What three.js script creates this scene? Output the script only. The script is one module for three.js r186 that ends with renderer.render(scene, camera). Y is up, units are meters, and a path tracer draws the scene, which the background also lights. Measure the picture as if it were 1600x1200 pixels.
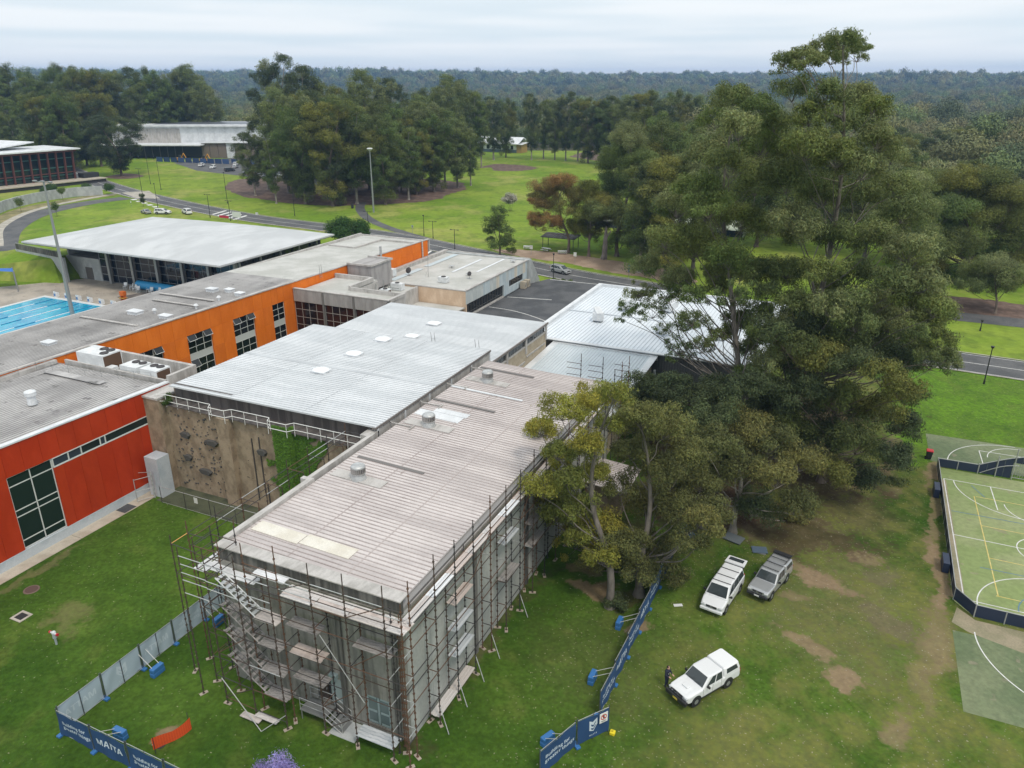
import * as THREE from 'three';
import { mergeGeometries } from 'three/addons/utils/BufferGeometryUtils.js';
import { RoundedBoxGeometry } from 'three/addons/geometries/RoundedBoxGeometry.js';
import { MarchingCubes } from 'three/addons/objects/MarchingCubes.js';

// ---------------------------------------------------------------- camera, sky, sun, exposure
const scene = new THREE.Scene();
const D2R = Math.PI / 180;
const camera = new THREE.PerspectiveCamera(53.13, 4 / 3, 0.5, 14000);
camera.rotation.order = 'YXZ';
camera.position.set(21.15, 39, 30.75);
camera.rotation.y = 24.6 * D2R;
camera.rotation.x = -21.64 * D2R;
const renderer = new THREE.WebGLRenderer();
renderer.toneMapping = THREE.LinearToneMapping;
renderer.toneMappingExposure = 1.1;
renderer.shadowMap.enabled = true;
const sun = new THREE.DirectionalLight(0xfff4e4, 1.5);
sun.position.set(75, 150, 55);
sun.castShadow = true;
sun.shadow.radius = 20;
sun.shadow.mapSize.set(2048, 2048);
Object.assign(sun.shadow.camera, { left: -160, right: 160, top: 160, bottom: -160, near: 1, far: 500 });
scene.add(sun, sun.target);

// ---------------------------------------------------------------- numbers and noise
function rng(a) { return () => { a |= 0; a = a + 0x6D2B79F5 | 0; let t = Math.imul(a ^ a >>> 15, 1 | a); t = t + Math.imul(t ^ t >>> 7, 61 | t) ^ t; return ((t ^ t >>> 14) >>> 0) / 4294967296; }; }
const V = (x, y, z) => new THREE.Vector3(x, y, z);
const clamp = (x, a = 0, b = 1) => Math.min(b, Math.max(a, x));
const mixn = (a, b, t) => a + (b - a) * t;
const sst = (a, b, x) => { const t = clamp((x - a) / (b - a)); return t * t * (3 - 2 * t); };
const mix3 = (a, b, t) => [mixn(a[0], b[0], t), mixn(a[1], b[1], t), mixn(a[2], b[2], t)];
function tileNoise(n, cx, cy, oct, seed) {            // tileable fractal value noise, 0..1
  const out = new Float32Array(n * n); let amp = 1, sum = 0; const r = rng(seed);
  for (let o = 0; o < oct; o++) {
    const gx = cx << o, gy = cy << o; if (gx > n || gy > n) break;
    const g = new Float32Array(gx * gy); for (let i = 0; i < g.length; i++) g[i] = r();
    for (let y = 0; y < n; y++) {
      const fy = y / n * gy, y0 = Math.floor(fy), ty = fy - y0, sy = ty * ty * (3 - 2 * ty), ya = (y0 % gy) * gx, yb = ((y0 + 1) % gy) * gx;
      for (let x = 0; x < n; x++) {
        const fx = x / n * gx, x0 = Math.floor(fx), tx = fx - x0, sx = tx * tx * (3 - 2 * tx), xa = x0 % gx, xb = (x0 + 1) % gx;
        out[y * n + x] += amp * mixn(mixn(g[ya + xa], g[ya + xb], sx), mixn(g[yb + xa], g[yb + xb], sx), sy);
      }
    }
    sum += amp; amp *= 0.55;
  }
  for (let i = 0; i < out.length; i++) out[i] /= sum;
  return out;
}
const N512 = tileNoise(512, 4, 4, 7, 11), N512b = tileNoise(512, 8, 8, 6, 23), FINE = tileNoise(512, 64, 64, 3, 5), SPOT = tileNoise(512, 16, 16, 4, 15);
const samp = (A, x, y, n = 512) => A[((Math.floor(y) % n) + n) % n * n + ((Math.floor(x) % n) + n) % n];
function samb(A, x, y, n = 512) {                     // smooth lookup
  const x0 = Math.floor(x), y0 = Math.floor(y), tx = x - x0, ty = y - y0;
  return mixn(mixn(samp(A, x0, y0, n), samp(A, x0 + 1, y0, n), tx), mixn(samp(A, x0, y0 + 1, n), samp(A, x0 + 1, y0 + 1, n), tx), ty);
}
const toS = c => c <= 0.0031308 ? 12.92 * c : 1.055 * Math.pow(c, 1 / 2.4) - 0.055;
function dataTex(n, m, fn, srgb = true) {             // fn(x, y) -> linear rgb
  const d = new Uint8Array(n * m * 4);
  for (let y = 0, i = 0; y < m; y++) for (let x = 0; x < n; x++, i += 4) {
    const c = fn(x, y);
    for (let k = 0; k < 3; k++) d[i + k] = clamp(srgb ? toS(clamp(c[k])) : c[k]) * 255;
    d[i + 3] = 255;
  }
  const t = new THREE.DataTexture(d, n, m);
  t.wrapS = t.wrapT = THREE.RepeatWrapping; t.magFilter = THREE.LinearFilter; t.minFilter = THREE.LinearMipmapLinearFilter; t.generateMipmaps = true;
  if (srgb) t.colorSpace = THREE.SRGBColorSpace;
  t.needsUpdate = true; return t;
}
// the sky: high overcast with streaks of thicker cloud
{
  const w = 2048, h = 1024, d = new Float32Array(w * h * 4), A = tileNoise(512, 28, 40, 5, 71), B = tileNoise(512, 12, 16, 5, 72);
  for (let y = 0, i = 0; y < h; y++) for (let x = 0; x < w; x++, i += 4) {
    const el = (y + 0.5 - h / 2) / (h / 2) * 90, up = Math.max(el, 0);
    const sy = 512 * Math.pow(up / 90, 0.55) * 1.6;
    const cl = sst(0.34, 0.64, 0.55 * samb(A, x / 4, sy) + 0.45 * samb(B, x / 4, sy * 1.3 + 90));
    const gap = mix3([0.60, 0.675, 0.715], [0.60, 0.68, 0.73], sst(0, 25, up)), cloud = mix3([0.725, 0.76, 0.775], [0.90, 0.92, 0.93], sst(4, 40, up));
    let c = mix3(gap, cloud, cl);
    if (el < 0) c = [0.2, 0.22, 0.2];
    const k = 1.24; d[i] = c[0] * k; d[i + 1] = c[1] * k; d[i + 2] = c[2] * k; d[i + 3] = 1;
  }
  const t = new THREE.DataTexture(d, w, h, THREE.RGBAFormat, THREE.FloatType);
  t.mapping = THREE.EquirectangularReflectionMapping; t.magFilter = THREE.LinearFilter; t.needsUpdate = true;
  scene.background = t; scene.environment = t;
}
scene.fog = new THREE.FogExp2(0x93bdf5, 0.00015);

// ---------------------------------------------------------------- materials
const C = (r, g, b) => new THREE.Color().setRGB(r, g, b);
function matte(m, s = 0.35) { const p = new THREE.MeshPhysicalMaterial({ map: m.map, roughness: m.roughness, specularIntensity: s }); return p; }
function plain(c, rough = 0.7, metal = 0, more = {}) { return new THREE.MeshStandardMaterial({ color: C(...c), roughness: rough, metalness: metal, ...more }); }
// a mottled material: colour a to b by noise; size metres a tile; st = [x, y] stretch of the noise; spots = share of dark specks
function mottled(a, b, { size = 4, n = 256, cells = [4, 4], oct = 6, seed = 1, rough = 0.85, metal = 0, k = 1, lo = 0.3, hi = 0.7, spots = 0, spot = null, bump = 0, grain = 0.12 } = {}) {
  const A = tileNoise(n, cells[0], cells[1], oct, seed), q = 512 / n, pick = (T, o) => { const a = new Float32Array(n * n); for (let y = 0; y < n; y++) for (let x = 0; x < n; x++) a[y * n + x] = T[((y * q + o * 37) & 511) * 512 + ((x * q + o * 91) & 511)]; return a; }, F = pick(FINE, seed), S = pick(SPOT, seed + 3);
  const t = dataTex(n, n, (x, y) => {
    const i = y * n + x, m = Math.pow(sst(lo, hi, A[i]), k); let c = mix3(a, b, m); const g = 1 + (F[i] - 0.5) * 2 * grain;
    if (spots) c = mix3(c, spot || [a[0] * 0.3, a[1] * 0.3, a[2] * 0.3], sst(1 - spots, 1 - spots + 0.08, S[i]));
    return [c[0] * g, c[1] * g, c[2] * g];
  });
  t.repeat.set(1 / size, 1 / size);
  const m = new THREE.MeshStandardMaterial({ map: t, roughness: rough, metalness: metal });
  if (bump) { const bt = dataTex(n, n, (x, y) => { const v = 0.5 * A[y * n + x] + 0.5 * F[y * n + x]; return [v, v, v]; }, false); bt.repeat.copy(t.repeat); m.bumpMap = bt; m.bumpScale = bump; }
  return m;
}

// ---------------------------------------------------------------- geometry and scene helpers
function uvMetres(g) {                                // uv in metres, each face looked at along its main axis
  if (g.index) g = g.toNonIndexed();
  const p = g.attributes.position, uv = new Float32Array(p.count * 2), a = V(0, 0, 0), b = V(0, 0, 0), c = V(0, 0, 0), n = V(0, 0, 0);
  for (let i = 0; i < p.count; i += 3) {
    a.fromBufferAttribute(p, i); b.fromBufferAttribute(p, i + 1); c.fromBufferAttribute(p, i + 2);
    n.copy(b).sub(a).cross(c.clone().sub(a)); const x = Math.abs(n.x), y = Math.abs(n.y), z = Math.abs(n.z);
    [a, b, c].forEach((q, k) => { const j = (i + k) * 2; if (y >= x && y >= z) { uv[j] = q.x; uv[j + 1] = q.z; } else if (x >= z) { uv[j] = q.z; uv[j + 1] = q.y; } else { uv[j] = q.x; uv[j + 1] = q.y; } });
  }
  g.setAttribute('uv', new THREE.BufferAttribute(uv, 2)); return g;
}
const taken = {};
function numbered(n) { const k = taken[n] = (taken[n] ?? -1) + 1; return k ? n + '_' + String(k).padStart(3, '0') : n; }
function tag(o, label, category, group, kind) { if (label) o.userData.label = label; if (category) o.userData.category = category; if (group) o.userData.group = group; if (kind) o.userData.kind = kind; return o; }
function thing(name, label, category, at = [0, 0, 0], group, turn = 0) {
  const o = new THREE.Group(); o.name = numbered(name); o.position.set(...at); o.rotation.y = turn; scene.add(o); return tag(o, label, category, group);
}
function flat(g) { const h = g.index ? g.toNonIndexed() : g; for (const k of Object.keys(h.attributes)) if (!['position', 'normal', 'uv'].includes(k)) h.deleteAttribute(k); if (!h.attributes.uv) h.setAttribute('uv', new THREE.BufferAttribute(new Float32Array(h.attributes.position.count * 2), 2)); if (!h.attributes.normal) h.computeVertexNormals(); return h; }
function join(gs) { return gs.length === 1 ? gs[0] : mergeGeometries(gs.map(flat)); }
function origin(o) { const p = V(0, 0, 0); for (; o && o !== scene; o = o.parent) p.add(o.position); return p; }
// a named mesh whose geometry is given in world metres; it is moved to its parent's own frame
function mesh(name, geo, mat, parent = scene, keepUv = false) {
  let g = Array.isArray(geo) ? join(geo) : geo;
  if (!keepUv && (mat.map || mat.bumpMap)) g = uvMetres(g);
  if (parent !== scene) { const o = origin(parent); if (o.lengthSq()) g.translate(-o.x, -o.y, -o.z); }
  const m = new THREE.Mesh(g, mat); m.name = parent === scene ? numbered(name) : name; m.castShadow = m.receiveShadow = true; parent.add(m); return m;
}
// one more mesh of a shared geometry, placed in the parent's own frame (world metres)
function put(name, geo, mat, parent, [x, y, z], rot, scl) {
  const m = new THREE.Mesh(geo, mat); m.name = parent === scene ? numbered(name) : name; m.castShadow = m.receiveShadow = true; const o = origin(parent);
  m.position.set(x - o.x, y - o.y, z - o.z); if (rot) m.rotation.set(...rot); if (scl) m.scale.set(...scl); parent.add(m); return m;
}
function struct(name, geo, mat, keepUv) { return tag(mesh(name, geo, mat, scene, keepUv), null, null, null, 'structure'); }
const bx = (x0, x1, y0, y1, z0, z1) => new THREE.BoxGeometry(Math.abs(x1 - x0), Math.abs(y1 - y0), Math.abs(z1 - z0)).translate((x0 + x1) / 2, (y0 + y1) / 2, (z0 + z1) / 2);
const cyl = (x, y0, y1, z, r0, r1 = r0, seg = 10) => new THREE.CylinderGeometry(r1, r0, y1 - y0, seg).translate(x, (y0 + y1) / 2, z);
function bar(a, b, r = 0.025, seg = 6) {              // a round bar between two points
  const p = V(...a), q = V(...b), d = q.clone().sub(p), L = d.length();
  const g = new THREE.CylinderGeometry(r, r, L, seg); g.applyQuaternion(new THREE.Quaternion().setFromUnitVectors(V(0, 1, 0), d.normalize())); return g.translate((p.x + q.x) / 2, (p.y + q.y) / 2, (p.z + q.z) / 2);
}
function quad(a, b, c, d) {                           // four corners, counter-clockwise from outside
  const g = new THREE.BufferGeometry(); g.setAttribute('position', new THREE.Float32BufferAttribute([...a, ...b, ...c, ...a, ...c, ...d], 3));
  g.setAttribute('uv', new THREE.Float32BufferAttribute([0, 0, 1, 0, 1, 1, 0, 0, 1, 1, 0, 1], 2)); g.computeVertexNormals(); return g;
}
function slab(pts, y0, y1) {                          // a prism over a ground outline of [x, z] points
  const s = new THREE.Shape(pts.map(([x, z]) => new THREE.Vector2(x, -z))); return new THREE.ExtrudeGeometry(s, { depth: y1 - y0, bevelEnabled: false }).rotateX(-Math.PI / 2).translate(0, y0, 0);
}
function sheet(pts, y) { const s = new THREE.Shape(pts.map(([x, z]) => new THREE.Vector2(x, -z))); return new THREE.ShapeGeometry(s, 24).rotateX(-Math.PI / 2).translate(0, y, 0); }
function smooth(pts, n = 60) { return new THREE.CatmullRomCurve3(pts.map(([x, z]) => V(x, 0, z)), false, 'centripetal').getSpacedPoints(n).map(p => [p.x, p.z]); }
function offsetLine(pts, o) { return pts.map(([x, z], i) => { const a = pts[Math.max(0, i - 1)], b = pts[Math.min(pts.length - 1, i + 1)], dx = b[0] - a[0], dz = b[1] - a[1], l = Math.hypot(dx, dz); return [x - dz / l * o, z + dx / l * o]; }); }
function strip(pts, o0, o1, y) {                      // a ribbon between two offsets of a line
  const A = offsetLine(pts, o0), B = offsetLine(pts, o1), p = [];
  for (let i = 0; i + 1 < pts.length; i++) { const a = [A[i][0], y, A[i][1]], b = [B[i][0], y, B[i][1]], c = [B[i + 1][0], y, B[i + 1][1]], d = [A[i + 1][0], y, A[i + 1][1]]; p.push(...a, ...b, ...c, ...a, ...c, ...d); }
  const g = new THREE.BufferGeometry(); g.setAttribute('position', new THREE.Float32BufferAttribute(p, 3)); g.computeVertexNormals();
  const nn = g.attributes.normal; if (nn.getY(0) < 0) { const q = []; for (let i = 0; i < p.length; i += 9) q.push(...p.slice(i, i + 3), ...p.slice(i + 6, i + 9), ...p.slice(i + 3, i + 6)); g.setAttribute('position', new THREE.Float32BufferAttribute(q, 3)); g.computeVertexNormals(); }
  g.setAttribute('uv', new THREE.BufferAttribute(new Float32Array(g.attributes.position.count * 2), 2)); return g;
}
function textTex(w, h, draw) {
  const c = document.createElement('canvas'); c.width = w; c.height = h; const x = c.getContext('2d'); draw(x, w, h);
  const t = new THREE.CanvasTexture(c); t.colorSpace = THREE.SRGBColorSpace; return t;
}
const ORD = ['first', 'second', 'third', 'fourth', 'fifth', 'sixth', 'seventh', 'eighth', 'ninth', 'tenth', 'eleventh', 'twelfth', 'thirteenth', 'fourteenth', 'fifteenth', 'sixteenth', 'seventeenth', 'eighteenth', 'nineteenth', 'twentieth', ...['first', 'second', 'third', 'fourth', 'fifth', 'sixth', 'seventh', 'eighth', 'ninth'].map(w => 'twenty-' + w), 'thirtieth', ...['first', 'second', 'third', 'fourth', 'fifth', 'sixth', 'seventh', 'eighth', 'ninth'].map(w => 'thirty-' + w)];
// ---------------------------------------------------------------- ground, hills, roads
const CX = 21.15, CZ = 30.75, FWD = Math.atan2(-Math.sin(24.6 * D2R), -Math.cos(24.6 * D2R));
const TN = tileNoise(512, 8, 8, 5, 301);
function terrainHeight(x, z) {
  const r = Math.hypot(x - CX, z - CZ); if (r < 470) return 0;
  const side = ((x - CX) * Math.cos(24.6 * D2R) - (z - CZ) * Math.sin(24.6 * D2R)) / r;      // -0.6 at the left of the view .. 0.6 at its right
  const n = samb(TN, x / 9 + 500, z / 9 + 500) - 0.5, m = samb(N512b, x / 3 + 90, z / 3) - 0.5;
  const valley = -9 * sst(470, 900, r) * (1 - sst(1500, 2600, r));
  const ridge = mixn(30, 15, sst(-0.1, 0.6, side));
  return valley + sst(550, 1300, r) * (n * 26 + m * 8) + sst(1500, 3700, r) * (ridge + n * 24);
}
const M = {};
const grassCol = (x, z) => {                          // the colour of turf at a place, in metres
  const a = samb(N512, x * 9, z * 9), b = samb(N512b, x * 23 + 70, z * 23), f = samb(FINE, x * 40, z * 40), c = samb(N512, x * 2.2 + 40, z * 2.2 + 9);
  let g = mix3([0.036, 0.082, 0.009], [0.074, 0.132, 0.018], sst(0.35, 0.65, a)); g = mix3(g, [0.15, 0.17, 0.042], 0.7 * sst(0.55, 0.8, b) * sst(0.35, 0.6, c) + 0.12 * sst(0.5, 0.7, c));
  const tuft = samb(N512, x * 90 + 31, z * 90 + 7), k = (0.6 + 0.8 * f) * (0.74 + 0.52 * tuft); return [g[0] * k, g[1] * k, g[2] * k];
};
{ // open turf beyond the near lawn
  const t = dataTex(1024, 1024, (x, y) => {
    const a = samb(N512, x / 2, y / 2), b = samb(N512b, x * 0.5 + 9, y * 0.5 + 100), c = samb(N512b, x * 2, y * 2), f = samp(FINE, x, y);
    let g = mix3([0.135, 0.225, 0.022], [0.215, 0.29, 0.04], sst(0.35, 0.65, a)); g = mix3(g, [0.33, 0.315, 0.10], 0.55 * sst(0.5, 0.75, b)); g = mix3(g, [0.10, 0.15, 0.03], 0.45 * sst(0.5, 0.7, c)); const k = 0.8 + 0.4 * f; return [g[0] * k, g[1] * k, g[2] * k];
  }); t.repeat.set(1 / 90, 1 / 90); M.turf = new THREE.MeshPhysicalMaterial({ map: t, roughness: 0.95, specularIntensity: 0.2 });
}
M.forestFloor = mottled([0.045, 0.05, 0.022], [0.085, 0.085, 0.04], { size: 60, seed: 31 });
{
  const ring = (r0, r1, nr, a0, a1, na) => {
    const p = [], idx = [];
    for (let i = 0; i <= nr; i++) for (let j = 0; j <= na; j++) { const r = r0 * Math.pow(r1 / r0, i / nr), a = mixn(a0, a1, j / na), x = CX - Math.sin(a) * r, z = CZ - Math.cos(a) * r; p.push(x, terrainHeight(x, z), z); }
    for (let i = 0; i < nr; i++) for (let j = 0; j < na; j++) { const a = i * (na + 1) + j, b = a + na + 1; idx.push(a, a + 1, b, b, a + 1, b + 1); }
    const g = new THREE.BufferGeometry(); g.setAttribute('position', new THREE.Float32BufferAttribute(p, 3)); g.setIndex(idx); g.computeVertexNormals(); return g;
  };
  const disc = new THREE.CircleGeometry(472, 96).rotateX(-Math.PI / 2).translate(CX, -0.02, CZ);
  struct('ground', disc, M.turf);
  struct('hills', ring(468, 5200, 80, 0, Math.PI * 2, 240), M.forestFloor).position.y = -0.06;
}
// the near lawn: turf with worn earth, bark litter and fallen leaves, mapped in metres over 120 x 120 m
const LX = -62, LZ = -95, LS = 120;
{
  const patches = [ // x, z, rx, rz, turn, strength, kind (0 bare earth, 1 dark mud, 2 bark litter)
    [23.2, -29, 3.4, 1.3, 0.5, 0.9, 0], [25.3, -33.8, 1.6, 1.2, 0.3, 0.6, 0], [22.2, -20.6, 1.7, 0.8, 0.3, 0.75, 0], [24.6, -18.3, 1.3, 1.0, -0.4, 0.85, 0], [27.9, -24.8, 1.6, 2.6, -0.2, 0.5, 1],
    [28.3, -14.9, 1.3, 2.6, -0.2, 0.6, 0], [31.3, -34, 0.9, 7, 0, 0.85, 0], [31.6, -45, 0.5, 10, 0, 0.6, 0], [31.4, -55, 0.8, 2.4, 0, 0.7, 0], [30.8, -25, 0.9, 6, 0.1, 0.4, 0], [4.6, -19.6, 2.0, 0.9, 0.2, 0.85, 0],
    [3.0, -22, 1.6, 1.0, 0.3, 0.6, 0], [10.8, -16.2, 0.9, 1.0, 0, 0.85, 0], [27, -31, 1.4, 2.2, 0.6, 0.45, 1], [21.5, -25.5, 1.6, 0.8, 0.2, 0.5, 0], [20.3, -30.8, 1.2, 0.7, 0.6, 0.55, 0], [7.8, -19, 1.3, 1.2, 0, 0.55, 2],
    [28.2, -58, 1.2, 5.5, 0.1, 0.55, 0], [27.5, -50, 1.2, 3, 0.1, 0.4, 0], [17, -37, 9, 5, 0.1, 0.75, 2], [20, -48, 8, 7, 0, 0.75, 2], [10, -38, 8, 6, 0, 0.8, 2], [10, -50, 9, 12, 0, 0.9, 2], [15, -65, 13, 12, 0, 0.9, 2], [5, -27, 6, 5, 0, 0.6, 2], [25, -42, 4, 4, 0, 0.35, 2],
    [-30.5, 1.2, 2.0, 1.6, 0, 0.3, 0], [-23, -10, 3, 2.2, 0, 0.28, 0], [-38.4, -2, 0.6, 5, 0, 0.35, 0], [-13.9, 6.3, 1.1, 1.0, 0, 0.9, 0], [-2.5, 1.0, 5, 0.8, 0, 0.4, 2], [0.4, -10, 0.7, 12, 0, 0.4, 2], [24, -26, 6, 8, 0, 0.22, 0], [30, -22, 1.0, 8, 0.05, 0.35, 0], [8, -12, 5, 6, 0, 0.18, 2],
  ];
  const n = 2048, img = new Float32Array(n * n * 3), R = rng(77);
  for (let j = 0; j < n; j++) for (let i = 0; i < n; i++) {
    const x = LX + (i + 0.5) / n * LS, z = LZ + (j + 0.5) / n * LS; let c = grassCol(x, z);
    const w = samb(N512, x * 14, z * 14), f = samb(FINE, x * 30 + 9, z * 30), w2 = samb(N512b, x * 30, z * 30);
    const lush = (0.72 + 0.28 * sst(0.35, 0.6, w2)) * sst(0.4, 0.6, sst(-46, -66, z) * sst(22, 32, x) + (w - 0.5)); c = mix3(c, [0.105 * (0.5 + f) * (0.75 + 0.5 * w2), 0.205 * (0.5 + f) * (0.78 + 0.44 * w2), 0.02], lush * 0.8);
    const dry = sst(0.36, 0.62, 0.55 * w2 + 0.45 * w) * sst(6, 20, x) * (1 - lush); c = mix3(c, [0.175 * (0.65 + 0.7 * f), 0.165 * (0.65 + 0.7 * f), 0.055], dry * 0.66);
    const wx = x + (samb(N512, x * 16 + 200, z * 16) - 0.5) * 5.5 + (samb(N512b, x * 40, z * 40 + 300) - 0.5) * 1.6, wz = z + (samb(N512, x * 16, z * 16 + 150) - 0.5) * 5.5 + (samb(N512b, x * 40 + 100, z * 40) - 0.5) * 1.6;
    for (const [px, pz, rx, rz, t, s, k] of patches) {
      let dx = wx - px, dz = wz - pz; if (Math.abs(dx) > 20 || Math.abs(dz) > 20) continue; const ct = Math.cos(t), st = Math.sin(t), ax = (dx * ct + dz * st) / rx, az = (dz * ct - dx * st) / rz, d = Math.hypot(ax, az) + (w2 - 0.5) * 1.3 + (f - 0.5) * 0.7;
      const m = s * sst(1.1, 0.55, d); if (m <= 0) continue; const g = 0.75 + 0.5 * f;
      const e = k === 0 ? mix3([0.30, 0.215, 0.135], [0.22, 0.155, 0.10], w2) : k === 1 ? mix3([0.10, 0.075, 0.05], [0.2, 0.16, 0.12], w2) : mix3([0.085, 0.055, 0.036], [0.15, 0.105, 0.07], sst(0.35, 0.65, w2));
      c = mix3(c, [e[0] * g, e[1] * g, e[2] * g], m);
    }
    img.set(c, (j * n + i) * 3);
  }
  for (let k = 0; k < 42000; k++) { // fallen leaves and bark flakes
    const i = Math.floor(R() * (n - 2)), j = Math.floor(R() * (n - 2)), x = LX + i / n * LS, dense = x > 4 ? 1 : 0.3; if (R() > dense) continue; const b = 0.2 + 0.18 * R(), e = (j * n + i) * 3; img[e] = b; img[e + 1] = b * 0.92; img[e + 2] = b * 0.72;
    if (R() < 0.12) { const q = e + (R() < 0.5 ? 3 : n * 3); img[q] = b; img[q + 1] = b * 0.92; img[q + 2] = b * 0.72; }
  }
  const t = dataTex(n, n, (x, y) => { const e = (y * n + x) * 3; return [img[e], img[e + 1], img[e + 2]]; }); t.wrapS = t.wrapT = THREE.ClampToEdgeWrapping;
  const bt = dataTex(512, 512, (x, y) => { const v = 0.6 * samp(FINE, x, y) + 0.4 * samp(N512b, x, y); return [v, v, v]; }, false); bt.repeat.set(20, 20);
  M.lawn = new THREE.MeshPhysicalMaterial({ map: t, roughness: 0.95, specularIntensity: 0.2, bumpMap: bt, bumpScale: 0.05 });
  const g = new THREE.PlaneGeometry(LS, LS).rotateX(-Math.PI / 2).translate(LX + LS / 2, 0, LZ + LS / 2), uv = g.attributes.uv; for (let i = 0; i < uv.count; i++) uv.setY(i, 1 - uv.getY(i));
  struct('lawn', g, M.lawn, true);
}
M.asphalt = mottled([0.075, 0.077, 0.08], [0.115, 0.115, 0.115], { size: 14, seed: 41, n: 512, grain: 0.25 });
M.darkAsphalt = mottled([0.062, 0.065, 0.07], [0.098, 0.10, 0.105], { size: 9, seed: 43, n: 512, grain: 0.2 });
M.concrete = mottled([0.34, 0.31, 0.26], [0.46, 0.43, 0.37], { size: 5, seed: 44 });
M.lineWhite = mottled([0.6, 0.6, 0.58], [0.72, 0.72, 0.7], { size: 1.5, seed: 45 });
M.lineYellow = mottled([0.55, 0.44, 0.12], [0.66, 0.56, 0.24], { size: 1.5, seed: 46 });
M.mulch = mottled([0.10, 0.062, 0.045], [0.19, 0.125, 0.095], { size: 7, seed: 47, grain: 0.3 });
M.dirt = mottled([0.27, 0.19, 0.13], [0.38, 0.28, 0.20], { size: 9, seed: 48, grain: 0.2 });
M.dryGrass = mottled([0.17, 0.16, 0.06], [0.28, 0.24, 0.11], { size: 8, seed: 49, grain: 0.25 });
// the main road, past the pool hall and round behind the gum trees
const roadLine = smooth([[-420, -268], [-330, -224], [-262, -189], [-209, -167.5], [-147, -149.5], [-118, -146], [-96, -142.5], [-72, -135], [-51, -127], [-33, -121], [-16, -117], [6, -105], [24, -96.5], [46, -94], [80, -91], [140, -86]], 140);
struct('road', strip(roadLine, -4.6, 4.6, 0.016), M.asphalt);
for (const s of [-1, 1]) { struct('kerb', strip(roadLine, s * 4.6, s * 4.9, 0.1), M.concrete); }
struct('road_marking', strip(roadLine, -0.08, 0.08, 0.022), M.lineWhite);
for (const s of [-1, 1]) struct('road_marking', strip(roadLine, s * 4.1, s * 4.22, 0.022), M.lineWhite);
{ // crossing bars, parking bays and hatching
  const bars = []; for (let i = 0; i < 7; i++) bars.push(sheet([[-213 + i * 5.0, -163.6 + i * 2.2], [-210.6 + i * 5, -162.5 + i * 2.2], [-211.4 + i * 5, -161 + i * 2.2], [-213.8 + i * 5, -162.1 + i * 2.2]], 0.024));
  for (let i = 0; i < 5; i++) bars.push(sheet([[-166 + i * 3.2, -157.5 + i * 1.2], [-164.8 + i * 3.2, -157 + i * 1.2], [-163 + i * 3.2, -149.4 + i * 1.2], [-164.2 + i * 3.2, -149.9 + i * 1.2]], 0.024));
  struct('crossing_marking', bars, M.lineWhite);
  const hatch = []; for (let i = 0; i < 11; i++) hatch.push(sheet([[-116 + i * 2.5, -140.5 + i * 0.4], [-115.4 + i * 2.5, -140.5 + i * 0.4], [-113.6 + i * 2.5, -143.4 + i * 0.4], [-114.2 + i * 2.5, -143.4 + i * 0.4]], 0.024));
  hatch.push(strip([[-117, -140.3], [-88, -136.2]], -0.1, 0.1, 0.024), strip([[-115, -143.6], [-87, -139.6]], -0.1, 0.1, 0.024)); struct('hatched_marking', hatch, M.lineYellow);
}
struct('parking_bay', sheet([[-96, -137.6], [-62, -126.5], [-62, -118], [-96, -125]], 0.012), M.asphalt);
{ const b = []; for (let i = 0; i < 12; i++) b.push(strip([[-92 + i * 2.5, -136.4 + i * 0.8], [-90.5 + i * 2.5, -129.5 + i * 0.8]], -0.28, 0.28, 0.02)); struct('parking_marking', b, M.lineWhite); }
struct('side_drive', strip(smooth([[-170, -86], [-196, -106], [-214, -128], [-220, -150], [-218, -164]], 40), -4, 4, 0.014), M.asphalt);
struct('footpath', [strip(smooth([[-176, -90], [-203, -109], [-221, -131], [-228, -150], [-231, -172]], 40), -1.2, 1.2, 0.02), sheet([[-231, -173], [-214, -165], [-206, -168], [-226, -181]], 0.022)], M.concrete);
struct('verge', strip(smooth([[-185, -93], [-208, -112], [-226, -134], [-231, -158], [-231, -168]], 40), -4, 4, 0.01), M.dryGrass);
struct('footpath', strip(smooth([[-136, -190], [-130, -180], [-117, -165], [-103, -154], [-86, -144.5], [-74, -139]], 40), -1.5, 1.5, 0.012), M.asphalt);
const ragged = (pts, n, amp, seed) => { const r = rng(seed), L = smooth(pts, n).slice(0, -1); return offsetLine(L, 0).map(([x, z], i) => [x + (samb(N512, x * 9 + seed, z * 9) - 0.5) * amp * 3 + (r() - 0.5) * amp * 0.35, z + (samb(N512, x * 9, z * 9 + 99 + seed) - 0.5) * amp * 3 + (r() - 0.5) * amp * 0.35]); };
struct('mulch_bed', sheet(ragged([[-205, -198], [-172, -181], [-140, -180], [-128, -188], [-119, -198], [-119, -222], [-121, -240], [-140, -256], [-190, -250], [-222, -222], [-205, -198]], 220, 3.2, 3), 0.006), M.mulch);
struct('mulch_bed', sheet(ragged([[-146, -310], [-136, -296], [-124, -304], [-130, -322], [-150, -324], [-150, -304]], 120, 2.4, 5), 0.006), M.mulch);
struct('mulch_bed', sheet(ragged([[-130, -372], [-84, -345], [-62, -310], [-48, -262], [-20, -250], [-20, -420], [-130, -430], [-130, -372]], 220, 3, 7), 0.006), M.mulch);
struct('mulch_bed', sheet(ragged([[-284, -220], [-266, -214], [-266, -204], [-280, -206], [-284, -220]], 60, 1.5, 9), 0.006), M.mulch);
struct('bare_earth', [sheet(ragged([[-62, -138], [-50, -142], [-30, -139], [-14, -134], [-8, -126], [-22, -126], [-38, -131], [-54, -134.5], [-62, -138]], 160, 1.6, 11), 0.008)], M.dirt);
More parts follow.
